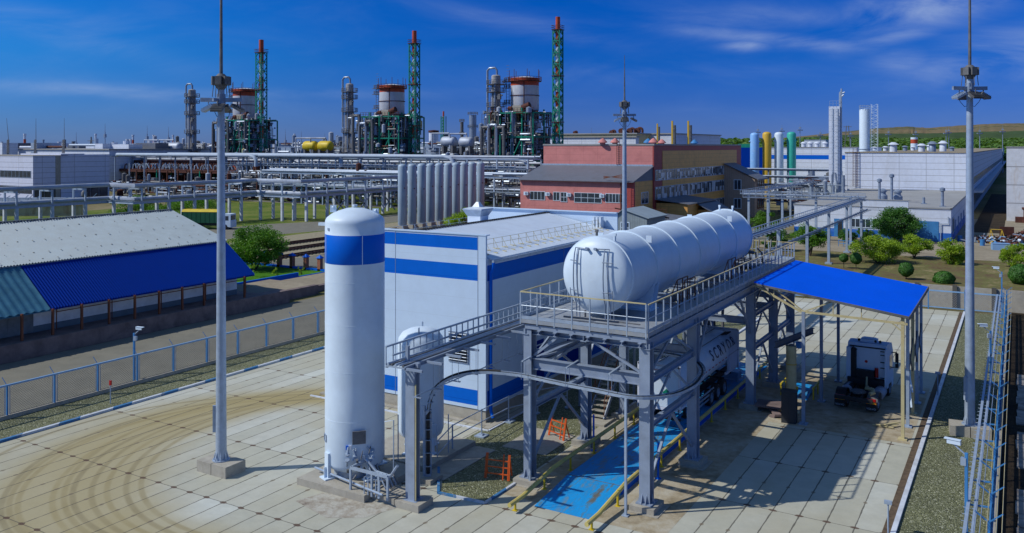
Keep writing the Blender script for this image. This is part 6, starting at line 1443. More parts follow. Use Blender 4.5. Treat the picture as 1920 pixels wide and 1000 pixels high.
railing([(xa+.2,Ya,za_),(xb,Ya,za_),(xb,Ya+3,za_)], 1.3, .7, t, [M['galvl'],M['galvl']], False)
mb = MB()
for k, h in ((0,2.2),(.5,2.4),(1.0,3.0)): mb.path(curve([(xb-.1+k*.35,Ya+.5,2),(xb-.1+k*.35,Ya+.5,za_+h-.8),(xb+.1+k*.35,Ya+.5,za_+h),(xb+.7+k*.35,Ya+.5,za_+h+.3)],4), .17, 8)
mb.build('vent_pipe', M['galvl'], t)
Yb_ = 262; x = SX(1621,Yb_); zt2 = ZA(x,Yb_,204); r_ = 18.5/2*dep(x,Yb_)/FPX
t = thing('round_silo', 'tall white cylindrical silo with a white caged ladder tower on its right side', 'silo', (x, Yb_, 0))
mb = MB(); mb.lathe((x,Yb_,0), [(r_,0),(r_,zt2-.6),(r_*.9,zt2-.2),(0,zt2)], 32); mb.build('shell', M['white'], t)
mb = MB(); mb.lathe((x,Yb_,zt2-11.6), [(r_,-.1),(r_+.1,-.1),(r_+.1,.1),(r_,.1)], 32); mb.build('band', M['galv'], t)
cage(x+r_*.8+1.6, Yb_-.6, 10, zt2+1.2, 1.6, t, M['white'])
mb = MB()
for k in range(14):
    a = 2*math.pi*k/14; b = 2*math.pi*(k+1)/14; mb.beam((x+r_*math.cos(a),Yb_+r_*math.sin(a),zt2-.5),(x+r_*math.cos(a),Yb_+r_*math.sin(a),zt2+.9),.06,.06)
    for q in (.9,.3): mb.beam((x+r_*math.cos(a),Yb_+r_*math.sin(a),zt2+q),(x+r_*math.cos(b),Yb_+r_*math.sin(b),zt2+q),.06,.06)
mb.build('top_railing', M['galvl'], t)
# long white building with the blue stripe, far right middle
Yc = 300; xa, xb = SX(1500,Yc), SX(1560,Yc)+8; xl_ = SX(1392,Yc)
def z_at(px, py, Y): return ZA(SX(px,Y),Y,py)
t = thing('striped_hall', 'long low white hall with a blue stripe behind the coloured cylinders', 'building', (-60, Yc, 0))
zt3 = z_at(1520,277,Yc); mb = MB()
for q0, q1, m in ((0,z_at(1520,299,Yc),0),(z_at(1520,299,Yc),z_at(1520,291,Yc),1),(z_at(1520,291,Yc),zt3,0)): mb.mi = m; mb.box(SX(1440,Yc),Yc,q0,SX(1606,Yc),Yc+60,q1)
mb.build('wall', [M['bwhite'], M['blue']], t); mb = MB(); mb.box(SX(1440,Yc)-.2,Yc-.2,zt3,SX(1606,Yc)+.2,Yc+60,zt3+.2); mb.build('roof', M['flatroof'], t)
for k, px in enumerate((1507,1519,1532,1547)):
    x = SX(px,Yc+5); v = thing('roof_ventilator', ['leftmost drum ventilator on the blue-striped hall, right of the mint cylinder','second drum ventilator from the left on the blue-striped hall','third drum ventilator from the left on the blue-striped hall','ventilator on the blue-striped hall closest to the square white tower'][k], 'roof vent', (x,Yc+5,zt3+.2), 0, 'ventilators on the blue-striped hall'); mb = MB(); mb.lathe((x,Yc+5,zt3+.2), [(.8,0),(.8,1.0),(1.05,1.2),(.9,1.5),(.3,1.8),(0,1.8)], 14); mb.build('body', M['bwhite2'], v)
t = thing('blue_hall', 'dark blue clad hall between the brick annexe roof and the mustard cylinder', 'building', (-80, 310, 0))
mb = MB(); mb.box(SX(1372,310),310,0,SX(1433,310),330,z_at(1410,277,310)); mb.build('wall', M['navy'], t)
mb = MB(); mb.box(SX(1385,312),311,z_at(1410,277,310),SX(1412,312),318,z_at(1410,270,310)); mb.build('roof_house', M['teal'], t)

# ================================================ white block on the left
wx, wy = -232.9, 135.3; wye = SY(205, wx)
t = thing('white_block', 'white panel-clad block with one strip of windows, beyond the stained cream girder', 'building', (-245, 148, 0))
zt4 = 13.4; ym = SY(158, wx)
mb = MB(); mb.box(-275,wy,-.1,wx,ym-7.2+2,zt4); mb.box(wx-20,SY(114,wx),-.1,wx+.1,ym,zt4+.55); mb.box(wx-20,ym,-.1,wx,wye,zt4+.3); mb.build('wall', mk('white_wall_panels', (.60,.64,.78), .7, var=.05, grid=(9.5,1.45,.05,(.15,.16,.2)), stain=(.4,.4,.42), samt=.25, sscale=.4, streak=1), t)
mb = MB(); mb.box(-275,wy-.1,zt4,wx+.1,ym-5,zt4+.15); mb.box(wx-1.6,SY(104,wx),0,wx+.12,SY(113,wx),zt4); mb.build('trim', M['conc'], t)
window(t, 'F', wy, -275, 7.4, SX(58,wy), 9.2, 22, 1, 'galvl', .1, 'window_strip'); window(t, 'S', wx, wy+.4, .8, wye-.6, 4.6, 8, 1, 'galv', .1, 'window_strip')
mb = MB(); mb.box(-275,wy-.05,3.0,wx-.5,wy,5.0); mb.build('window_band', M['glass'], t)
for k, (px, top) in enumerate(((15,222),(66,222),(119,222))):
    d = 262; x, y, z = W(px, 290, d); v = thing('roof_mast', ['leftmost thin lightning mast on a lattice stub above the white block','middle one of three thin lightning masts above the white block','rightmost of three thin lightning masts above the white block'][k], 'mast', (x,y,0), 0, 'lightning masts above the white block')
    zt5 = HC-(top-HY)*d/FPX; zm = HC-(262-HY)*d/FPX; mb = MB()
    for s in (-.5,.5): mb.beam((x+s*1.6,y,0),(x+s*.4,y,zm),.22,.22)
    for q in range(8): mb.beam((x-.7,y,zm-4+q*.5),(x+.7,y,zm-3.7+q*.5),.12,.3)
    mb.build('lattice', M['gdark'], v); mb = MB(); mb.tube((x+.4,y,zm-.5),(x+.4-(1.2 if k == 0 else 0),y,zt5),.09,.04,n=5); mb.build('rod', M['gdark'], v)
# stained cream girder
t = thing('stained_girder', 'rust-streaked cream concrete girder with pipes on top, behind the zinc roof ridge', 'girder', (-190, 110, 0))
d0, d1 = 176, 178; A = W(-40,383,d0); B = W(156,392,d1)
M['gird'] = mk('stained_cream_concrete', (.42,.36,.22), .85, var=.2, scale=.4, stain=(.22,.09,.03), samt=.85, sscale=.7, streak=1)
mb = MB(); a = Vector((A[0],A[1],0)); b = Vector((B[0],B[1],0)); mb.beam(a+Vector((0,0,2.9)), b+Vector((0,0,2.7)), .8, 2.1); mb.beam(a+Vector((0,0,4.2)), b+Vector((0,0,4.0)), 1.6, .25); mb.beam(a+Vector((0,0,1.9)), b+Vector((0,0,1.7)), 1.3, .35)
mb.build('beam', M['gird'], t)
mb = MB(); D = (b-a); 
for s in (.72, .985): p = a+D*s; mb.box(p.x-.5,p.y-.5,0,p.x+.5,p.y+.5,3.6)
mb.build('pillar', M['gird'], t)
mb = MB(); n = 18; Dn = D.normalized()
for k in range(n+1):
    p = a+D*k/n+Vector((0,0,4.2)); mb.beam(p, p+Vector((0,0,1.2)), .07, .07)
for q in (.6,1.2): mb.beam(a+Vector((0,0,4.2+q)), b+Vector((0,0,4.1+q)), .06, .06)
for q in range(4): mb.tube(a+Vector((.3,1.2+q*.8,4.6+.2*q)), b+Vector((.3,1.2+q*.8,4.5+.2*q)), .15, n=6)
rg = random.Random(8)
for k in range(14): p = a+D*rg.random()+Vector((0,1+rg.random()*3,4.4)); mb.beam(p, p+Dn*rg.uniform(1,4)+Vector((0,0,rg.uniform(.3,1.8))), .12, .12)
mb.build('railing', M['galvl'], t)
x, y, _ = W(158, 400, 175); mb = MB(); mb.beam((x,y,0),(x,y,6.2),.5,.3); mb.lathe((x,y,5.6), [(.2,0),(.6,.3),(.6,1.0),(.3,1.4),(0,1.4)], 10); tag(mb.build('valve_post', M['gdark']), 'dark post with a bulky valve head at the right end of the cream girder', 'post')

# ================================================ pipe bridge on concrete posts
t = thing('pipe_bridge', 'long zigzag bridge of silver pipes on whitewashed concrete posts crossing the grass', 'pipe bridge', (-140, 130, 0))
bp = [(-153.5,40),(-153.5,104.5),(-145.7,104.5),(-145.7,134.8),(-132.6,134.8),(-132.6,205)]
def offset_path(pts, o, z):
    out = []
    for i, (x, y) in enumerate(pts):
        out.append(Vector((x+o, y-(o if True else 0), z)))
    return out
mb = MB()
mb.path(offset_path(bp, 1.1, 8.55), .42, 10); mb.build('main_pipe', M['silver'], t)
for k, (o, z, r_) in enumerate(((-1.3,6.0,.22),(-.7,6.0,.16),(-.1,6.0,.28),(.6,6.0,.18),(1.3,6.0,.3),(-.9,8.3,.15))):
    mb = MB(); mb.path(offset_path(bp, o, z), r_, 8); mb.build('pipe', M['silver'] if k % 2 == 0 else M['galvl'], t)
mb = MB()
for o in (-1.8, 1.9):
    P = offset_path(bp, o, 5.35)
    for a, b in zip(P, P[1:]): mb.ib(a, b, .3, .5)
mb.build('girder', M['galvl'], t)
seg = 0
for (xa,ya_),(xb,yb_) in zip(bp, bp[1:]):
    L_ = math.hypot(xb-xa, yb_-ya_); n = max(1, round(L_/6.2)); ax = abs(xb-xa) > 1
    for k in range(n):
        f = (k+.5)/n if ax else k/n; x = xa+(xb-xa)*f; y = ya_+(yb_-ya_)*f
        for s in (-1.8, 1.9):
            px_, py_ = (x, y-s) if ax else (x+s, y-s*0)
            mb = MB(); mb.beam((px_,py_,0),(px_,py_,5.1),.5,.5); mb.build('post', M['kerbw'], t)
        mb = MB()
        pa, pb = ((x,y+1.8),(x,y-1.9)) if ax else ((x-1.8,y),(x+1.9,y))
        mb.beam((pa[0],pa[1],5.5),(pa[0],pa[1],8.3),.28,.28); mb.beam((pb[0],pb[1],5.5),(pb[0],pb[1],8.1),.28,.28); mb.beam((pa[0],pa[1],7.9),(pb[0],pb[1],7.9),.25,.25); mb.beam((pa[0],pa[1],5.75),(pb[0],pb[1],5.75),.2,.2); mb.build('frame', M['galvl'], t)
for y in (143,151,160,169):
    mb = MB(); mb.beam((-130.7,y,.6),(-130.7,y+5,5.0),.25,.25); mb.beam((-130.7,y+5,.6),(-130.7,y,5.0),.25,.25); mb.build('cross_brace', M['galv'], t)

# ================================================ steel pipe rack with walkways (behind the bridge)
def pipe_rack(label, px0, px1, Y, depth, tops, npx, seed, big=True, mats=PM, dx=10):
    """tops: list of level heights, highest first"""
    x0, x1 = SX(px0, Y), SX(px1, Y); t = thing('pipe_rack', label, 'pipe rack', ((x0+x1)/2, Y, 0)); rg = random.Random(seed)
    n = max(2, round((x1-x0)/dx))
    for k in range(n+1):
        x = x0+(x1-x0)*k/n
        mb = MB()
        for y in (Y, Y+depth): mb.ib((x,y,0),(x,y,tops[0]-.3),.35,.35,up=(0,1,0))
        for z in tops: mb.ib((x,Y,z-.3),(x,Y+depth,z-.3),.25,.3)
        mb.build('bent', M['galvl'], t)
    for i, z in enumerate(tops):
        mb = MB()
        for y in (Y, Y+depth): mb.ib((x0,y,z-.3),(x1,y,z-.3),.2,.35)
        if i: # walkway with railing
            mb.box(x0,Y-1.2,z-.15,x1,Y-.2,z-.08); m = int((x1-x0)/1.6)
            for k in range(m+1): x = x0+(x1-x0)*k/m; mb.beam((x,Y-1.2,z-.1),(x,Y-1.2,z+1.05),.07,.07)
            for q in (.5,1.05): mb.beam((x0,Y-1.2,z+q),(x1,Y-1.2,z+q),.07,.07)
        mb.build('walkway' if i else 'top_beam', M['galvl'], t)
        m = npx if i else max(3, npx//2)
        for k in range(m):
            y = Y+.4+(depth-.8)*k/max(1,m-1); r_ = rg.choice((.12,.2,.28,.16)) if i else rg.choice((.38,.46,.3))
            xa_ = x0 if rg.random() < .6 else x0+rg.random()*(x1-x0)*.4; xb2 = x1 if rg.random() < .6 else x1-rg.random()*(x1-x0)*.4
            mb = MB(); z_ = z+r_
            if i and rg.random() < .6: mb.path([(xa_,y,z_-2.0),(xa_,y,z_),(xb2,y,z_),(xb2,y,z_+rg.choice((-2,1.6)))], r_, 8)
            else: mb.tube((xa_,y,z_),(xb2,y,z_),r_,n=10)
            mb.build('pipe', mats[rg.choice((0,2,2))], t)
    return t
zA = z_at(600,300,188)
pipe_rack('multi-level grey pipe rack with railed walkways in the middle distance, left of the ten cylinders', 425, 990, 188, 7, [13.0,10.4,7.2], 6, 41, dx=9)
pipe_rack('lower pipe rack in front of the multi-level one, close behind the pipe bridge', 490, 980, 176, 4, [8.8,5.2], 4, 42, dx=8)
# the big white pipes on top with their expansion bends
t = thing('large_pipeline', 'pair of thick white insulated pipes running across the whole plant just below the horizon', 'pipeline', (-220, 192, 0))
for o, z, r_, p0, p1 in ((0,13.25,.55,205,480),(1.4,13.45,.55,300,640),(0,13.35,.5,470,850),(3,12.6,.4,480,990)):
    Yq = 186+o; mb = MB(); x0, x1 = SX(p0,Yq), SX(p1,Yq); pts = [(x0,Yq+3,z-.5),(x0+3,Yq+1,z),(x0+5,Yq,z),(x1-3,Yq,z),(x1-1,Yq,z-.4),(x1,Yq,z-1.4),(x1,Yq,z-3.4)]
    mb.path(pts, r_, 12); mb.build('pipe', M['silver'] if r_ < .5 else mk('white_insulation_cladding', (.38,.46,.57), .6, .0, var=.1, stain=(.3,.33,.38), samt=.3) if 'white_insulation_cladding' not in bpy.data.materials else bpy.data.materials['white_insulation_cladding'], t)
mb = MB(); Yq = 200
for q, z in enumerate((12.2,13.0,11.4)): mb.tube((SX(205,Yq)-80,Yq+q*2,z),(SX(1000,Yq),Yq+q*2,z),.35,n=8)
mb.build('pipe', M['silver'], t)
mb = MB()
for k in range(28): x = SX(205,188)-60+k*8; mb.beam((x,187.5,0),(x,187.5,12.7),.35,.35); mb.beam((x,200,0),(x,200,12.7),.35,.35); mb.beam((x,186,12.6),(x,204,12.6),.25,.25)
mb.build('support_legs', M['galv'], t)
# dense plant behind racks
t = thing('process_area', 'dense shadowy mass of vessels and pipes behind the grey pipe racks', 'plant', (-150, 205, 0))
mb = clutter(MB(), SX(430,205), SX(985,205), 203, 222, 0, 11.5, 900, random.Random(51), (3,5,2,1.4), .45, 1.1); tag(mb.build('piping', PM, t, smooth=False), kind='stuff')
for k in range(12): mb = MB(); x = SX(440+k*46, 210); mb.box(x,211,0,x+5,216,rg.uniform(4,10)); mb.build('equipment_housing', M['gdark'], t)
t = thing('ground_piping', 'dark tangle of low pipes and valves on the ground below the pipe racks', 'pipework', (-150, 183, 0))
tag(clutter(MB(), SX(430,182), SX(985,182), 179, 187, 0, 8.5, 750, random.Random(52), (3,6,2,1), .45, .9).build('piping', PM, t, smooth=False), kind='stuff')
t = thing('ground_piping', 'low pipes and dark machines between the pipe bridge and the rusty cooler frame', 'pipework', (-190, 178, 0))
tag(clutter(MB(), SX(200,172), SX(440,172), 166, 190, 0, 5, 420, random.Random(53), (3,6,2,2), .4, .9).build('piping', PM, t, smooth=False), kind='stuff')
# rust-brown cooler structure
Yr_ = 195; xr0, xr1 = SX(150,Yr_), SX(462,Yr_)
t = thing('rusty_cooler_frame', 'long dark rust-brown steel frame full of finned coolers and elbows right of the white block', 'cooler frame', (xr0, Yr_, 0))
zr1, zr2, zr3 = z_at(300,318,Yr_), z_at(300,303,Yr_), z_at(300,346,Yr_)
mb = MB(); mb.box(xr0,Yr_,zr1-.4,xr1,Yr_+12,zr1); mb.box(xr0,Yr_,zr1-1.0,xr1,Yr_+.3,zr1-.3); mb.box(xr0,Yr_+11.7,0,xr1,Yr_+12,zr1)
for z in (zr3,zr3+1.2): mb.beam((xr0,Yr_,z),(xr1,Yr_,z),.25,.25)
mb.build('deck', M['rust'], t)
n = 16
for k in range(n+1):
    x = xr0+(xr1-xr0)*k/n; mb = MB(); mb.beam((x,Yr_,0),(x,Yr_,zr1-.3),.4,.4); mb.beam((x,Yr_+6,0),(x,Yr_+6,zr1-.3),.4,.4); mb.build('column', M['rust'] if k % 4 else M['teal'], t)
rg = random.Random(61)
for k in range(96):
    mb = MB()
    x = xr0+(xr1-xr0)*rg.random()*.98; y = Yr_+.5+rg.random()*5; mb.mi = rg.choices((0,1,2,3),(5,2,1,.6))[0]
    mb.path([(x,y,zr1),(x+.3,y,zr1+rg.uniform(1,2.0)),(x+1.2,y,zr1+rg.uniform(1.6,2.2)),(x+2.0,y,zr1+.4)], .2, 6); mb.build('elbow', [M['galvl'],M['gdark'],M['rust'],M['orange']], t)
mb = MB(); mb.box(xr0,Yr_+6,zr1,xr1,Yr_+11,zr2+.2)
for k in range(60): x = xr0+(xr1-xr0)*k/60; mb.box(x,Yr_+5.8,zr1,x+.25,Yr_+6,zr2)
mb.build('cooler_bank', M['rust'], t)
mb = clutter(MB(), xr0, xr1, Yr_+.6, Yr_+9, 0, zr1-1, 170, random.Random(62), (3,5,2,3), .5); tag(mb.build('piping', PM, t, smooth=False), kind='stuff')
mb = clutter(MB(), xr1, xr1+22, Yr_+2, Yr_+14, 0, 11, 200, random.Random(63), (3,4,3,2), .4); tag(mb.build('side_piping', PM, t, smooth=False), kind='stuff')

# ================================================ the three process units
YU = 230.9
def lattice_stack(px, ptop, label, seed):
    x = SX(px, YU); y = YU; zt = ZA(x,y,ptop); pz = dep(x,y)/FPX; w = 14*pz; t = thing('flare_stack', label, 'stack', (x,y,0), 0, 'red and white stacks in green lattice towers')
    zb = 14.0; zp = zt-24*pz
    mb = MB(); n = 9; zz = [0]+[zp*.28+(zt-zp*.28)*k/n for k in range(n+1)]
    prof = [(w*.31,z) for z in zz]; mb.lathe((x,y,0), prof, 14, [0 if k % 2 else 1 for k in range(n+1)][:-1]+[1]); mb.build('flue', [M['bwhite2'], M['redband']], t)
    zl = [0, zp*.13, zp*.25]+[zp*.25+zp*.75*(k+1)/11 for k in range(11)]; ws = [w*2.1, w*1.6, w*1.15]+[w*1.0]*11
    mb = MB()
    for i in range(len(zl)-1):
        z0, z1, w0, w1 = zl[i], zl[i+1], ws[i]/2, ws[i+1]/2; th = .30
        c0 = [(x+a*w0,y+b*w0,z0) for a, b in ((-1,-1),(1,-1),(1,1),(-1,1))]; c1 = [(x+a*w1,y+b*w1,z1) for a, b in ((-1,-1),(1,-1),(1,1),(-1,1))]
        m1 = [tuple((c1[k][j]+c1[(k+1)%4][j])/2 for j in range(3)) for k in range(4)]; m0 = [tuple((c0[k][j]+c0[(k+1)%4][j])/2 for j in range(3)) for k in range(4)]
        for k in range(4):
            j = (k+1) % 4; mb.beam(c0[k], c1[k], th, th); mb.beam(c1[k], c1[j], th*.8, th*.8)
            mid = tuple((c0[k][q]+c1[k][q])/2 for q in range(3)); midj = tuple((c0[j][q]+c1[j][q])/2 for q in range(3))
            mb.beam(m0[k], mid, th*.6, th*.6); mb.beam(mid, m1[k], th*.6, th*.6); mb.beam(m0[k], midj, th*.6, th*.6); mb.beam(midj, m1[k], th*.6, th*.6)
    mb.build('lattice_tower', M['teal'], t)
    mb = MB()
    for z in (zp, zl[5], zl[9]): mb.box(x-w*.65,y-w*.65,z-.1,x+w*.65,y+w*.65,z+.1)
    for z in (zp,): 
        for q in (.6,1.2):
            for a, b, c_, d_ in ((-1,-1,1,-1),(1,-1,1,1),(1,1,-1,1),(-1,1,-1,-1)): mb.beam((x+a*w*.65,y+b*w*.65,z+q),(x+c_*w*.65,y+d_*w*.65,z+q),.12,.12)
    mb.build('platform', M['rust'], t)
    return t
lattice_stack(490,75,'leftmost orange-and-white stack inside a green lattice tower',1); lattice_stack(777,58,'middle orange-and-white stack inside a green lattice tower',2); lattice_stack(1046,32,'tallest-looking orange-and-white stack in a green lattice tower, just left of the pink block',3)
def ring_rail(mb, x, y, z, r_, n=20, h=1.3, th=.1):
    for k in range(n):
        a, b = 2*math.pi*k/n, 2*math.pi*(k+1)/n; mb.beam((x+r_*math.cos(a),y+r_*math.sin(a),z),(x+r_*math.cos(a),y+r_*math.sin(a),z+h),th,th)
        for q in (h*.5,h): mb.beam((x+r_*math.cos(a),y+r_*math.sin(a),z+q),(x+r_*math.cos(b),y+r_*math.sin(b),z+q),th,th)
def big_tank(px, wpx, ptop, pbot, label, seed):
    Y = YU+2; x = SX(px,Y); pz = dep(x,Y)/FPX; r_ = wpx/2*pz; zt = ZA(x,Y,ptop); zb = ZA(x,Y,pbot); t = thing('elevated_tank', label, 'tank', (x,Y,0), 0, 'orange-topped tanks')
    mb = MB(); mb.lathe((x,Y,0), [(r_*.5,0),(r_*.5,zb-3),(r_*.7,zb-2),(r_,zb),(r_,zt-(zt-zb)*.24),(r_,zt-.4),(r_*1.0,zt),(r_*.3,zt+.5),(0,zt+.5)], 36, [2,2,2,0,1,1,0,0]); mb.build('shell', [mk('weathered_white_tank_paint', (.50,.53,.60), .6, var=.15, scale=.3, stain=(.28,.27,.27), samt=.5, sscale=.4, streak=1) if 'weathered_white_tank_paint' not in bpy.data.materials else bpy.data.materials['weathered_white_tank_paint'], M['redband'], M['gdark']], t)
    mb = MB(); mb.lathe((x,Y,zt-1.0), [(r_*.98,-.15),(r_*1.18,-.1),(r_*1.18,.05),(r_*.98,.1)], 36); ring_rail(mb, x, Y, zt-1, r_*1.17, 26); mb.build('gallery', M['rust'], t)
    mb = MB(); mb.lathe((x,Y,zb+(zt-zb)*.45), [(r_,-.12),(r_*1.05,-.1),(r_*1.05,.1),(r_,.12)], 36); mb.tube((x+r_*.45,Y-r_*.92,zb),(x+r_*.45,Y-r_*.92,zt-1),.12,n=6); mb.build('band', M['rust'], t)
    mb = MB(); a0 = R(200); lx_, ly_ = x+(r_+1.0)*math.cos(a0), Y+(r_+1.0)*math.sin(a0)
    for z in (zb+.2*(zt-zb), zb+.7*(zt-zb), zt-1): mb.cb((lx_,ly_,z),(2.6,2.6,.15)); ring_rail(mb, lx_, ly_, z, 1.2, 8, 1.2)
    for s in (-.5,.5): mb.beam((lx_+s,ly_,zb-4),(lx_+s,ly_,zt),.12,.12)
    for k in range(20): mb.beam((lx_-.5,ly_,zb-3+k*.9),(lx_+.5,ly_,zb-3+k*.9),.08,.08)
    mb.build('ladder', M['gdark'], t)
    mb = MB()
    for k in range(7): a = 2*math.pi*k/7; mb.beam((x+r_*1.1*math.cos(a),Y+r_*1.1*math.sin(a),zt-1),(x+r_*1.1*math.cos(a),Y+r_*1.1*math.sin(a),zt+2.6),.12,.12)
    mb.build('lamp_posts', M['rust'], t); return t
big_tank(459.5,44,168,222,'leftmost big white tank with faded orange top band above green framing',1); big_tank(735,47,161,215,'middle big white tank with faded orange top band above green framing',2); big_tank(984,53,147,207,'largest-looking big white tank with orange top band, left of the right-hand lattice tower',3)
def dist_column(px, wpx, ptop, label, seed):
    Y = YU-3; x = SX(px,Y); pz = dep(x,Y)/FPX; r_ = wpx/2*pz; zt = ZA(x,Y,ptop); t = thing('distillation_column', label, 'column', (x,Y,0), 0, 'weathered process columns'); rg = random.Random(seed)
    mb = MB(); mb.lathe((x,Y,0), [(r_*1.35,0),(r_*1.35,zt*.36),(r_,zt*.4),(r_,zt*.72),(r_*.85,zt*.75),(r_*.85,zt-.3),(r_*.6,zt),(0,zt)], 20); mb.build('shell', mk('weathered_grey_column', (.33,.33,.34), .7, .1, var=.35, scale=.35, stain=(.09,.075,.06), samt=.85, sscale=.35, streak=1) if 'weathered_grey_column' not in bpy.data.materials else bpy.data.materials['weathered_grey_column'], t)
    mb = MB()
    for z in (zt*.37,zt*.55,zt*.74,zt*.86,zt-3.0): rr_ = r_*(2.0 if z < zt*.5 else 1.75); mb.lathe((x,Y,z), [(r_*.8,-.1),(rr_,-.1),(rr_,.1),(r_*.8,.1)], 12); ring_rail(mb, x, Y, z, rr_, 10, 1.3, .12)
    mb.build('platform', M['gdark'], t)
    mb = MB(); rp = .35
    mb.path([(x-r_*1.7,Y-.5,zt*.6),(x-r_*1.7,Y-.5,zt+1.5),(x-r_*1.2,Y-.5,zt+2.2),(x+.0,Y-.5,zt+2.2),(x+r_*.3,Y-.3,zt+1.5),(x+r_*.3,Y-.2,zt-.5)], rp, 8)
    mb.path([(x-r_*1.7,Y-.5,zt*.6),(x-r_*1.2,Y-1,zt*.57),(x-r_*1.3,Y-r_,zt*.1)], rp*.8, 8); mb.tube((x+r_*.5,Y-r_*1.2,zt*.2),(x+r_*.5,Y-r_*1.2,zt*.93),.3,n=8); mb.tube((x+r_*1.3,Y-r_*.8,zt*.2),(x+r_*1.3,Y-r_*.8,zt*.62),.4,n=8)
    mb.build('overhead_pipe', M['galv'], t)
    mb = MB()
    for s in (-.35,.35): mb.beam((x-r_*.3+s,Y-r_*1.1,zt*.3),(x-r_*.3+s,Y-r_*1.1,zt*.95),.1,.1)
    for k in range(40): mb.beam((x-r_*.3-.35,Y-r_*1.1,zt*.3+k*zt*.016),(x-r_*.3+.35,Y-r_*1.1,zt*.3+k*zt*.016),.08,.08)
    mb.build('ladder', M['gdark'], t)
    for k in range(5):
        z = zt*(.3+.13*k); v = MB(); v.cb((x+r_*1.35,Y-r_,z),(1.0,.8,1.6)); v.tube((x+r_*.8,Y-r_,z),(x+r_*2.0,Y-r_,z+.4),.25,n=8); v.build('valve_box', M['gdark'], t)
    return t
dist_column(360,16,168,'leftmost tall weathered grey process column, left of the floodlight mast',1); dist_column(655.5,17,157,'middle tall weathered process column with ringed platforms and a bent top pipe',2); dist_column(930,20,141,'rightmost tall weathered process column, left of the largest orange-topped tank',3)
def unit_frame(px0, px1, pflr, label, seed, ext=None):
    Y0, Y1 = YU-6, YU+8; x0, x1 = SX(px0,Y0), SX(px1,Y1); zt = ZA((x0+x1)/2,Y0,pflr); t = thing('process_structure', label, 'process structure', ((x0+x1)/2,Y0,0), 0, 'green steel process structures'); rg = random.Random(seed)
    n = 4; zs = [zt, zt*.72, zt*.44, zt*.2]
    for k in range(n+1):
        x = x0+(x1-x0)*k/n
        for y in (Y0, (Y0+Y1)/2, Y1): mb = MB(); mb.beam((x,y,0),(x,y,zt+(1.5 if k % 2 else 0)),.38,.38); mb.build('column', M['teal'], t)
    for z in zs:
        mb = MB()
        for y in (Y0,(Y0+Y1)/2,Y1): mb.beam((x0,y,z),(x1,y,z),.32,.4)
        for k in range(n+1): x = x0+(x1-x0)*k/n; mb.beam((x,Y0,z),(x,Y1,z),.3,.4)
        mb.build('beam', M['teal'], t)
        mb = MB(); xs = x0+(x1-x0)*rg.choice((0,0,.25)); mb.box(xs,Y0+.3,z+.28,x1,Y1-.3,z+.34); m = 14
        for k in range(m+1): x = xs+(x1-xs)*k/m; mb.beam((x,Y0,z+.3),(x,Y0,z+1.5),.1,.1)
        for q in (.9,1.5): mb.beam((xs,Y0,z+q),(x1,Y0,z+q),.1,.1)
        mb.build('floor', M['gdark'] if z < zt else M['rust'], t)
    mb = MB()
    for k in range(7): i = rg.randrange(n); a = x0+(x1-x0)*i/n; b = x0+(x1-x0)*(i+1)/n; j = rg.randrange(3); mb.beam((a,Y0,zs[j+1]),(b,Y0,zs[j]),.28,.28)
    mb.build('brace', M['teal'], t)
    mb = clutter(MB(), x0-4, x1, Y0-1, Y1-1, 0, zt+.3, 1100, rg, (4,5,2,1.4,.5,1.2), .42, .8)
    for k in range(10): mb.mi = 1; xx = rg.uniform(x0,x1-3); zz = rg.uniform(0,zt*.7); mb.box(xx,Y0+3,zz,xx+rg.uniform(2,5),Y1,zz+rg.uniform(2,6))
    tag(mb.build('piping', PM, t, smooth=False), kind='stuff')
    mb = MB()
    for k in range(3):
        xx = x0-2+k*(x1-x0)*.17; zz = zt*rg.uniform(.8,1.04); mb.mi = 0 if k in (1,4) else 1
        mb.path(curve([(xx,Y0-1.5,zt*.3),(xx,Y0-1.5,zz-1),(xx+.8,Y0-1.5,zz),(xx+2.0,Y0-1.5,zz),(xx+2.8,Y0-1.5,zz-1),(xx+2.8,Y0-1.5,zt*.4)],3), .5, 8)
    for k in range(1): xx = x0+4+k*5; mb.mi = 0; mb.lathe((xx,Y0-2.5,0), [(1.6,0),(1.6,zt*.38),(1.2,zt*.42),(.5,zt*.45),(.5,zt*.55),(0,zt*.55)], 16)
    mb.build('riser_pipes', [M['galv'], M['gdark']], t)
    mb = MB(); xx = x0+(x1-x0)*.6; mb.mi = 0; mb.cb((xx,Y0+2,zt+1.3),(3.0,2.5,2.0)); mb.mi = 1; mb.tube((xx+2,Y0+1,zt+1.5),(xx+4.5,Y0+1,zt+2.4),.9,n=10); mb.tube((xx-3,Y0+1,zt+1.4),(xx-1.6,Y0+1,zt+1.4),.7,n=10); mb.build('fan_drive', [M['conc'],M['rust']], t)
    return t
unit_frame(412,520,226,'green-framed process structure with dark pipework around the leftmost stack',71); unit_frame(676,795,219,'green-framed process structure with dark pipework around the middle stack',72); unit_frame(918,1040,212,'green-framed process structure with dark pipework beside the largest orange-topped tank',73)
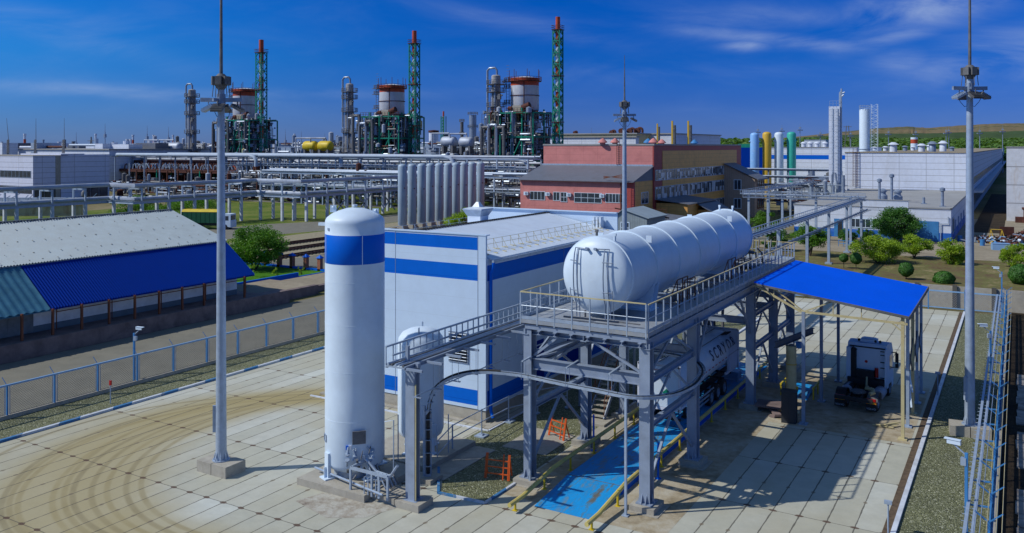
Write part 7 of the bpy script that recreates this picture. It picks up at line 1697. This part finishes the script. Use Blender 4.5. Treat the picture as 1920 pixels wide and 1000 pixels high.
# plant between the units
for px0, px1, sd, lb in ((275,352,81,'low cluster of silver pipes and vessels left of the leftmost process column'),(521,650,82,'low plant of pale pipes between the left and middle process units'),(796,915,83,'low plant of pale pipes between the middle and right process units')):
    Y = YU-4; x0, x1 = SX(px0,Y), SX(px1,Y); t = thing('pipework_cluster', lb, 'pipework', ((x0+x1)/2,Y,0))
    mb = clutter(MB(), x0, x1, Y, Y+14, 8, 17.2, 330, random.Random(sd), (4,3,4,1), .45, 1.0); tag(mb.build('piping', PM, t, smooth=False), kind='stuff')
    mb = MB()
    for z in (9,12.6,15.8): mb.beam((x0,Y,z),(x1,Y,z),.3,.4)
    n = int((x1-x0)/6)
    for k in range(n+1): x = x0+(x1-x0)*k/n; mb.beam((x,Y,0),(x,Y,16),.4,.4)
    mb.build('frame', M['galv'], t)
def hvessel(pxa, pxb, py, dia, Y, mat, label):
    x0, x1 = SX(pxa,Y), SX(pxb,Y); z = ZA(x0,Y,py); t = thing('horizontal_vessel', label, 'vessel', ((x0+x1)/2,Y,0)); mb = MB(); r_ = dia/2; L_ = x1-x0
    mb.T = Matrix.Translation((x0,Y,z)) @ Matrix.Rotation(R(90), 4, 'Y'); mb.lathe((0,0,0), [(0,0),(r_*.6,r_*.12),(r_*.9,r_*.35),(r_,r_*.6),(r_,L_-r_*.6),(r_*.9,L_-r_*.35),(r_*.6,L_-r_*.12),(0,L_)], 24); mb.build('shell', mat, t)
    mb = MB()
    for f in (.2,.8): mb.box(x0+L_*f-.4,Y-r_*.7,z-r_-2,x0+L_*f+.4,Y+r_*.7,z-r_*.7)
    mb.build('saddle', M['gdark'], t); mb = MB(); mb.path([(x0+L_*.5,Y,z+r_),(x0+L_*.5,Y,z+r_+1),(x0-3,Y-1,z+r_+1),(x0-3,Y-1,z-2)], .3, 8); mb.build('feed_pipe', M['silver'], t)
hvessel(284,308,276,3.6,YU-8,M['silver'],'left one of two pale rounded vessels by the leftmost process column'); hvessel(312,340,276,3.6,YU-8,M['silver'],'right one of two pale rounded vessels, beside the leftmost process column')
hvessel(570,595,274,3.5,YU-8,M['yellow'],'left yellow horizontal vessel left of the middle process column'); hvessel(598,623,274,3.5,YU-8,M['yellow'],'right yellow horizontal vessel left of the middle process column')
hvessel(828,856,266,3.3,YU-8,M['silver'],'pale horizontal vessel left of the rightmost process column'); hvessel(862,888,267,3.3,YU-8,M['silver'],'pale horizontal vessel nearest to the rightmost process column')

# ================================================ skyline behind
def block(px0, px1, ptop, d, mat, label, name='factory_hall', dd=60, cat='building'):
    Y = W((px0+px1)/2,275,d)[1]; x0, x1 = SX(px0,Y), SX(px1,Y); z = ZA((x0+x1)/2,Y,ptop); t = thing(name, label, cat, ((x0+x1)/2,Y,0))
    mb = MB(); mb.box(x0,Y,0,x1,Y+dd,z); mb.build('wall', mat, t); mb = MB(); mb.box(x0-.5,Y-.5,z,x1+.5,Y+dd,z+.4); mb.build('roof', M['flatroof'], t); return x0, x1, Y, z
block(-60,205,281,330,M['bwhite2'],'long low grey-white hall behind the white block at the far left'); block(120,300,277,480,M['path'],'far low pale hall on the left horizon right of the white block')
block(955,1193,252.5,330,M['cream'],'wide far hall with cream roof edge behind the pink block'); X0_, X1_, Yq_, Zq_ = block(1191,1262,252,328,M['bwhite2'],'pale far building behind the ladder of the pink block')
block(952,1192,258.5,326,M['bwhite'],'long white wall band under the cream roof edge behind the pink block', 'white_annexe', 3)
block(640,700,286,400,M['slate'],'low grey hall glimpsed behind the middle process column'); block(520,575,272,420,M['galvl'],'small pale plant house between the left and middle process units')
for i, (px, w_, d, lb) in enumerate(((1078,6,345,'small brown duct fan left of the row on the cream-edged hall'),(1147,9,335,'round rusty exhaust fan left of the mast on the cream-edged hall'),(1165,10,335,'rusty curved duct fan just behind the grey mast'),(1181,11,335,'high rusty curved duct fan right of the grey mast'),(1195,12,335,'rightmost rusty curved duct fan on the pale far building'))):
    x, y, z = W(px, 249-(3 if i > 1 else 0), d); r_ = w_/2*d/FPX; v = thing('duct_fan', lb, 'duct fan', (x,y,z-3), 0, 'rusty duct fans on the far hall'); mb = MB(); mb.tube((x,y-.6,z),(x,y+.6,z),r_,n=16); mb.path(curve([(x,y,z-4),(x,y,z),(x+r_*.6,y,z+r_*.9),(x+r_*1.6,y,z+r_*.6),(x+r_*1.7,y,z-r_*.6)],3), r_*.4, 8); mb.build('duct', M['rust'], v)
def chim(px, ptop, d, wpx, mats, label, bands=False, cap=True):
    x, y, z = W(px, ptop, d); r_ = wpx/2*d/FPX; t = thing('chimney', label, 'chimney', (x,y,0)); mb = MB()
    if bands: h = z-14; mb.lathe((x,y,0), [(r_,0),(r_,14),(r_,14+h*.45),(r_,14+h*.75),(r_,z)], 12, [0,0,1,0])
    else: mb.lathe((x,y,0), [(r_,0),(r_,z)], 12, [0])
    mb.mi = 0; mb.tube((x,y,z),(x,y,z+.8),r_*1.25,n=12); mb.build('shaft', mats, t)
WR = [M['bwhite2'], M['redband']]
for px, pt, d, w_, b_, lb in ((46.5,254,420,4.2,1,'leftmost white chimney with a red band on the left horizon'),(81.5,265,430,3,0,'plain grey chimney between the first two lightning masts'),(179.5,254,430,3.6,1,'white chimney with red band above the right end of the white block'),(249.5,256,430,3.6,1,'white chimney with red band beside two small pale silos'),(288,256,450,3,1,'thin red-banded chimney left of the leftmost process column, first of two'),(324.5,256,450,3,1,'thin red-banded chimney closest to the leftmost process column'),(552.5,254,430,3,1,'thin red-banded chimney left of the yellow vessels')):
    chim(px, pt, d, w_, WR if b_ else [M['galv'],M['galv']], lb, bool(b_))
for px, pt, lb in ((1232.5,232,'short ochre chimney pipe behind the pink block ladder'),(1260.5,227,'left of the two ochre square chimney pipes on the pink block roof line'),(1290.5,227,'right of the two ochre square chimney pipes on the pink block roof line')):
    x, y, z = W(px, pt, 240 if px > 1250 else 320); t = thing('chimney_pipe', lb, 'chimney', (x,y,0)); mb = MB(); mb.beam((x,y,0),(x,y,z),.45,.45); mb.mi = 1; mb.tube((x+.7,y,0),(x+.7,y,z-1.2),.4,n=8); mb.build('shaft', [M['tubey'], M['gdark']], t)
for px, pt, lb in ((239,264,'left one of two small pale silos on the left horizon'),(246,264,'right one of two small pale silos on the left horizon')):
    chim(px, pt, 440, 5, [M['bwhite2'],M['bwhite2']], lb)
# distant units seen between the middle and right ones
x, y, z = W(813, 245, 420); t = thing('distant_tank', 'small far white tank with rusty rim between middle and right units', 'tank', (x,y,0)); mb = MB(); mb.lathe((x,y,0), [(2.3,0),(2.3,z-1),(2.6,z-.9),(2.6,z),(0,z+.3)], 20, [0,1,1,1]); mb.build('shell', [M['bwhite2'],M['rust']], t)
x, y, z = W(831.5, 209, 520); t = thing('distant_stack', 'tiny far orange-tipped stack in a green lattice between middle and right units', 'stack', (x,y,0)); mb = MB(); mb.mi = 0
for a, b in ((-1,-1),(1,-1),(1,1),(-1,1)): mb.beam((x+a*1.1,y+b*1.1,0),(x+a*1.1,y+b*1.1,z-3),.35,.35)
for k in range(16): q = 5+k*(z-8)/16; mb.beam((x-1.1,y-1.1,q),(x+1.1,y-1.1,q+(z-8)/16),.25,.25); mb.beam((x+1.1,y-1.1,q),(x-1.1,y-1.1,q+(z-8)/16),.25,.25)
mb.mi = 1; mb.tube((x,y,0),(x,y,z),.5,n=8); mb.build('tower', [M['teal'],M['redband']], t)
for px, pt, d, r_, lb in ((886.5,216,400,1.7,'far weathered column with top railing right of the tiny far stack'),(866,229,400,.8,'thin dark far flue between the tiny far stack and the far column')):
    x, y, z = W(px, pt, d); t = thing('distant_column', lb, 'column', (x,y,0)); mb = MB(); mb.tube((x,y,0),(x,y,z),r_,n=14); mb.build('shell', M['galv'] if r_ > 1 else M['gdark'], t)
    mb = MB(); 
    for q in (0,6,12): ring_rail(mb, x, y, z-q, r_*1.4, 8, 1.3, .15)
    mb.build('gallery', M['gdark'], t)
# thin far masts along the horizon
mastpx = [(197,232,'between the white block and the silos'),(276,236,'left of two short chimneys'),(316,238,'just right of the first thin red-banded chimney'),(143,248,'above the white block roof'),(535,243,'first right of the leftmost stack'),(565,246,'above the left yellow vessel'),(609,250,'above the right yellow vessel'),(1109,240,'left of the grey mast over the cream-edged hall'),(1421,236,'behind the pale blue cylinder'),(1500,232,'right of the mint cylinder'),(1466,234,'behind the white cylinder'),(1268,240,'behind the ochre chimney pipes'),(1666,240,'over the forest behind the hall roof, leftmost there'),(1717,240,'over the forest behind the striped chimney'),(1774,238,'left of a close mast pair over the forest'),(1779,237,'right of a close mast pair over the forest'),(1837,238,'over the forest just right of the big mast'),(1880,235,'over the forest near the right picture edge'),(1595,243,'between the two silos'),(1538,242,'left of the square white tower')]
for i, (px, pt, lb) in enumerate(mastpx):
    d = 420 if px < 1300 else 520; x, y, z = W(px, pt, d); t = thing('distant_mast', 'thin distant mast '+lb.replace('picture edge','stained block'), 'mast', (x,y,0), 0, 'thin distant masts on the horizon')
    mb = MB(); mb.tube((x,y,0),(x,y,z-4),.32,.2,n=6); mb.tube((x,y,z-4),(x,y,z),.14,.06,n=5)
    if px > 1400: mb.cb((x,y,z-4),(3.2,1.0,.6),TH); mb.cb((x,y,z-2.6),(1.2,1.2,.8))
    else: mb.cb((x,y,z-6),(1.0,1.0,1.6))
    mb.build('pole', M['galv'], t)
x, y, z = W(171, 257, 600); t = thing('power_pylon', 'far lattice pylon left of the red-banded chimney on the left horizon', 'pylon', (x,y,0)); mb = MB()
for s in (-1,1): mb.beam((x+s*4,y,0),(x,y,z),.5,.5)
for q, w_ in ((.5,7),(.7,5.5),(.88,4)): mb.beam((x-w_,y,z*q),(x+w_,y,z*q),.4,.4)
mb.build('lattice', M['gdark'], t)
x, y, z = W(1589, 236, 900); t = thing('power_pylon', 'far dark lattice pylon between the square tower and the round silo', 'pylon', (x,y,0)); mb = MB()
for s in (-1,1): mb.beam((x+s*4,y,0),(x+s,y,z),.7,.7)
for q, w_ in ((.6,5),(.8,4),(.97,4)): mb.beam((x-w_,y,z*q),(x+w_,y,z*q),.6,.6)
mb.build('lattice', M['gdark'], t)
# scattered far roofs along the horizon
t = thing('distant_plant', 'hazy strip of far roofs, vents and pipes along the left and middle horizon', 'plant', (-400, 350, 0)); t['kind'] = 'stuff'
mb = MB(); rg = random.Random(91)
for k in range(420):
    px = rg.uniform(-40,1200); d = rg.uniform(330,700); x, y, z = W(px, rg.uniform(268,279), d); mb.mi = rg.choices(range(4),(4,2,4,1))[0]
    w_ = rg.uniform(1,14); q = rg.random()
    if q < .6: mb.box(x-w_/2,y-3,0,x+w_/2,y+3,z)
    elif q < .85: mb.tube((x,y,0),(x,y,z+rg.uniform(0,2.5)),rg.uniform(.3,1.2),n=8)
    else: mb.tube((x-w_,y,z),(x+w_,y,z),.5,n=6)
mb.build('roofs', [M['galvl'],M['slate'],M['bwhite2'],M['rust']], t, smooth=False)
# far white sheds on the right amid trees
block(1508,1548,262.5,900,M['bwhite2'],'far low white shed among the trees behind the coloured cylinders')

# ================================================ far woods and hills
def woods(name, label, px0, px1, d0, d1, h, n, seed, mat):
    mb = MB(); rg = random.Random(seed)
    for k in range(n):
        px = rg.uniform(px0,px1); d = d0+(d1-d0)*rg.random()**1.3; x, y, _ = W(px, 275, d); gz = max(0, (d-650)*.0215)
        s = rg.uniform(.6,1.2)*h; m = 26
        for q in range(m):
            v = Vector((rg.gauss(0,1),rg.gauss(0,1),abs(rg.gauss(0,1)))).normalized(); p = Vector((x+v.x*s*.75,y+v.y*s*.75,gz+v.z*s))
            a = v.cross(Vector((rg.gauss(0,1),rg.gauss(0,1),rg.gauss(0,1)))).normalized(); b = a.cross(v).normalized()+v*rg.uniform(-.5,.5); z = s*.42; mb.F([mb.V(p+a*z),mb.V(p+b*z*.8),mb.V(p-a*z),mb.V(p-b*z*.8)])
    o = mb.build(name, mat, smooth=False); return tag(o, label, 'woods', kind='stuff')
woods('distant_woods', 'belt of green woods in front of the hills on the right', 1225, 1960, 640, 1800, 8.5, 4600, 5, leafmat('distant_leaves', (.05,.12,.025), (.16,.30,.045)))
def hill(name, pts, d, dd, mat, z0=-5):
    """rolling ridge: pts = (px, py) of the crest at distance d, with a long slope towards the viewer and one behind"""
    mb = MB(); rows = []; rg = random.Random(4); P = []
    for (a, b), (c_, e_) in zip(pts, pts[1:]):
        for k in range(14): P.append((a+(c_-a)*k/14, b+(e_-b)*k/14+rg.uniform(-.4,.4)))
    P.append(pts[-1])
    for j, (f, g) in enumerate(((0,0),(.18,.16),(.38,.4),(.6,.66),(.8,.88),(1,1),(1.3,.8),(1.8,0))):
        row = []
        for px, py in P:
            dq = d-dd+dd*f; zc = HC-(py-HY)*d/FPX; x, y, _ = W(px, 275, dq); row.append(mb.V((x,y,z0+(zc-z0)*max(0,g)+(rg.uniform(-3,3) if 0 < g < 1 else 0))))
        rows.append(row)
    for a, b in zip(rows, rows[1:]):
        for k in range(len(P)-1): mb.F((a[k],a[k+1],b[k+1],b[k]))
    return struct(mb.build(name, mat))
hm = ground_mat('dry_hillside', [(.40, (.20,.15,.085)), (.52, (.17,.14,.075)), (.62, (.06,.085,.035))], .0022, .02, .3, .02)
hg = ground_mat('wooded_slope', [(.42, (.045,.075,.03)), (.58, (.06,.10,.035)), (.7, (.15,.14,.06))], .004, .03, .4, .05)
hill('hills', [(1180,275),(1300,270),(1420,263),(1540,252),(1640,241),(1700,237.5),(1740,240),(1810,235),(1870,232),(1980,230)], 4200, 1600, hm)
hill('hills', [(1130,276),(1225,274),(1300,269),(1500,267.5),(1980,267)], 1800, 1150, hg, -1)
hill('hills', [(1150,276),(1320,272),(1430,268.5),(1480,259.5),(1560,254),(1640,251),(1750,250),(1850,247),(1980,245)], 2700, 900, hg)
hill('hills', [(-200,276),(100,275.5),(400,275.6),(800,275.4),(1300,275)], 5200, 800, hm)
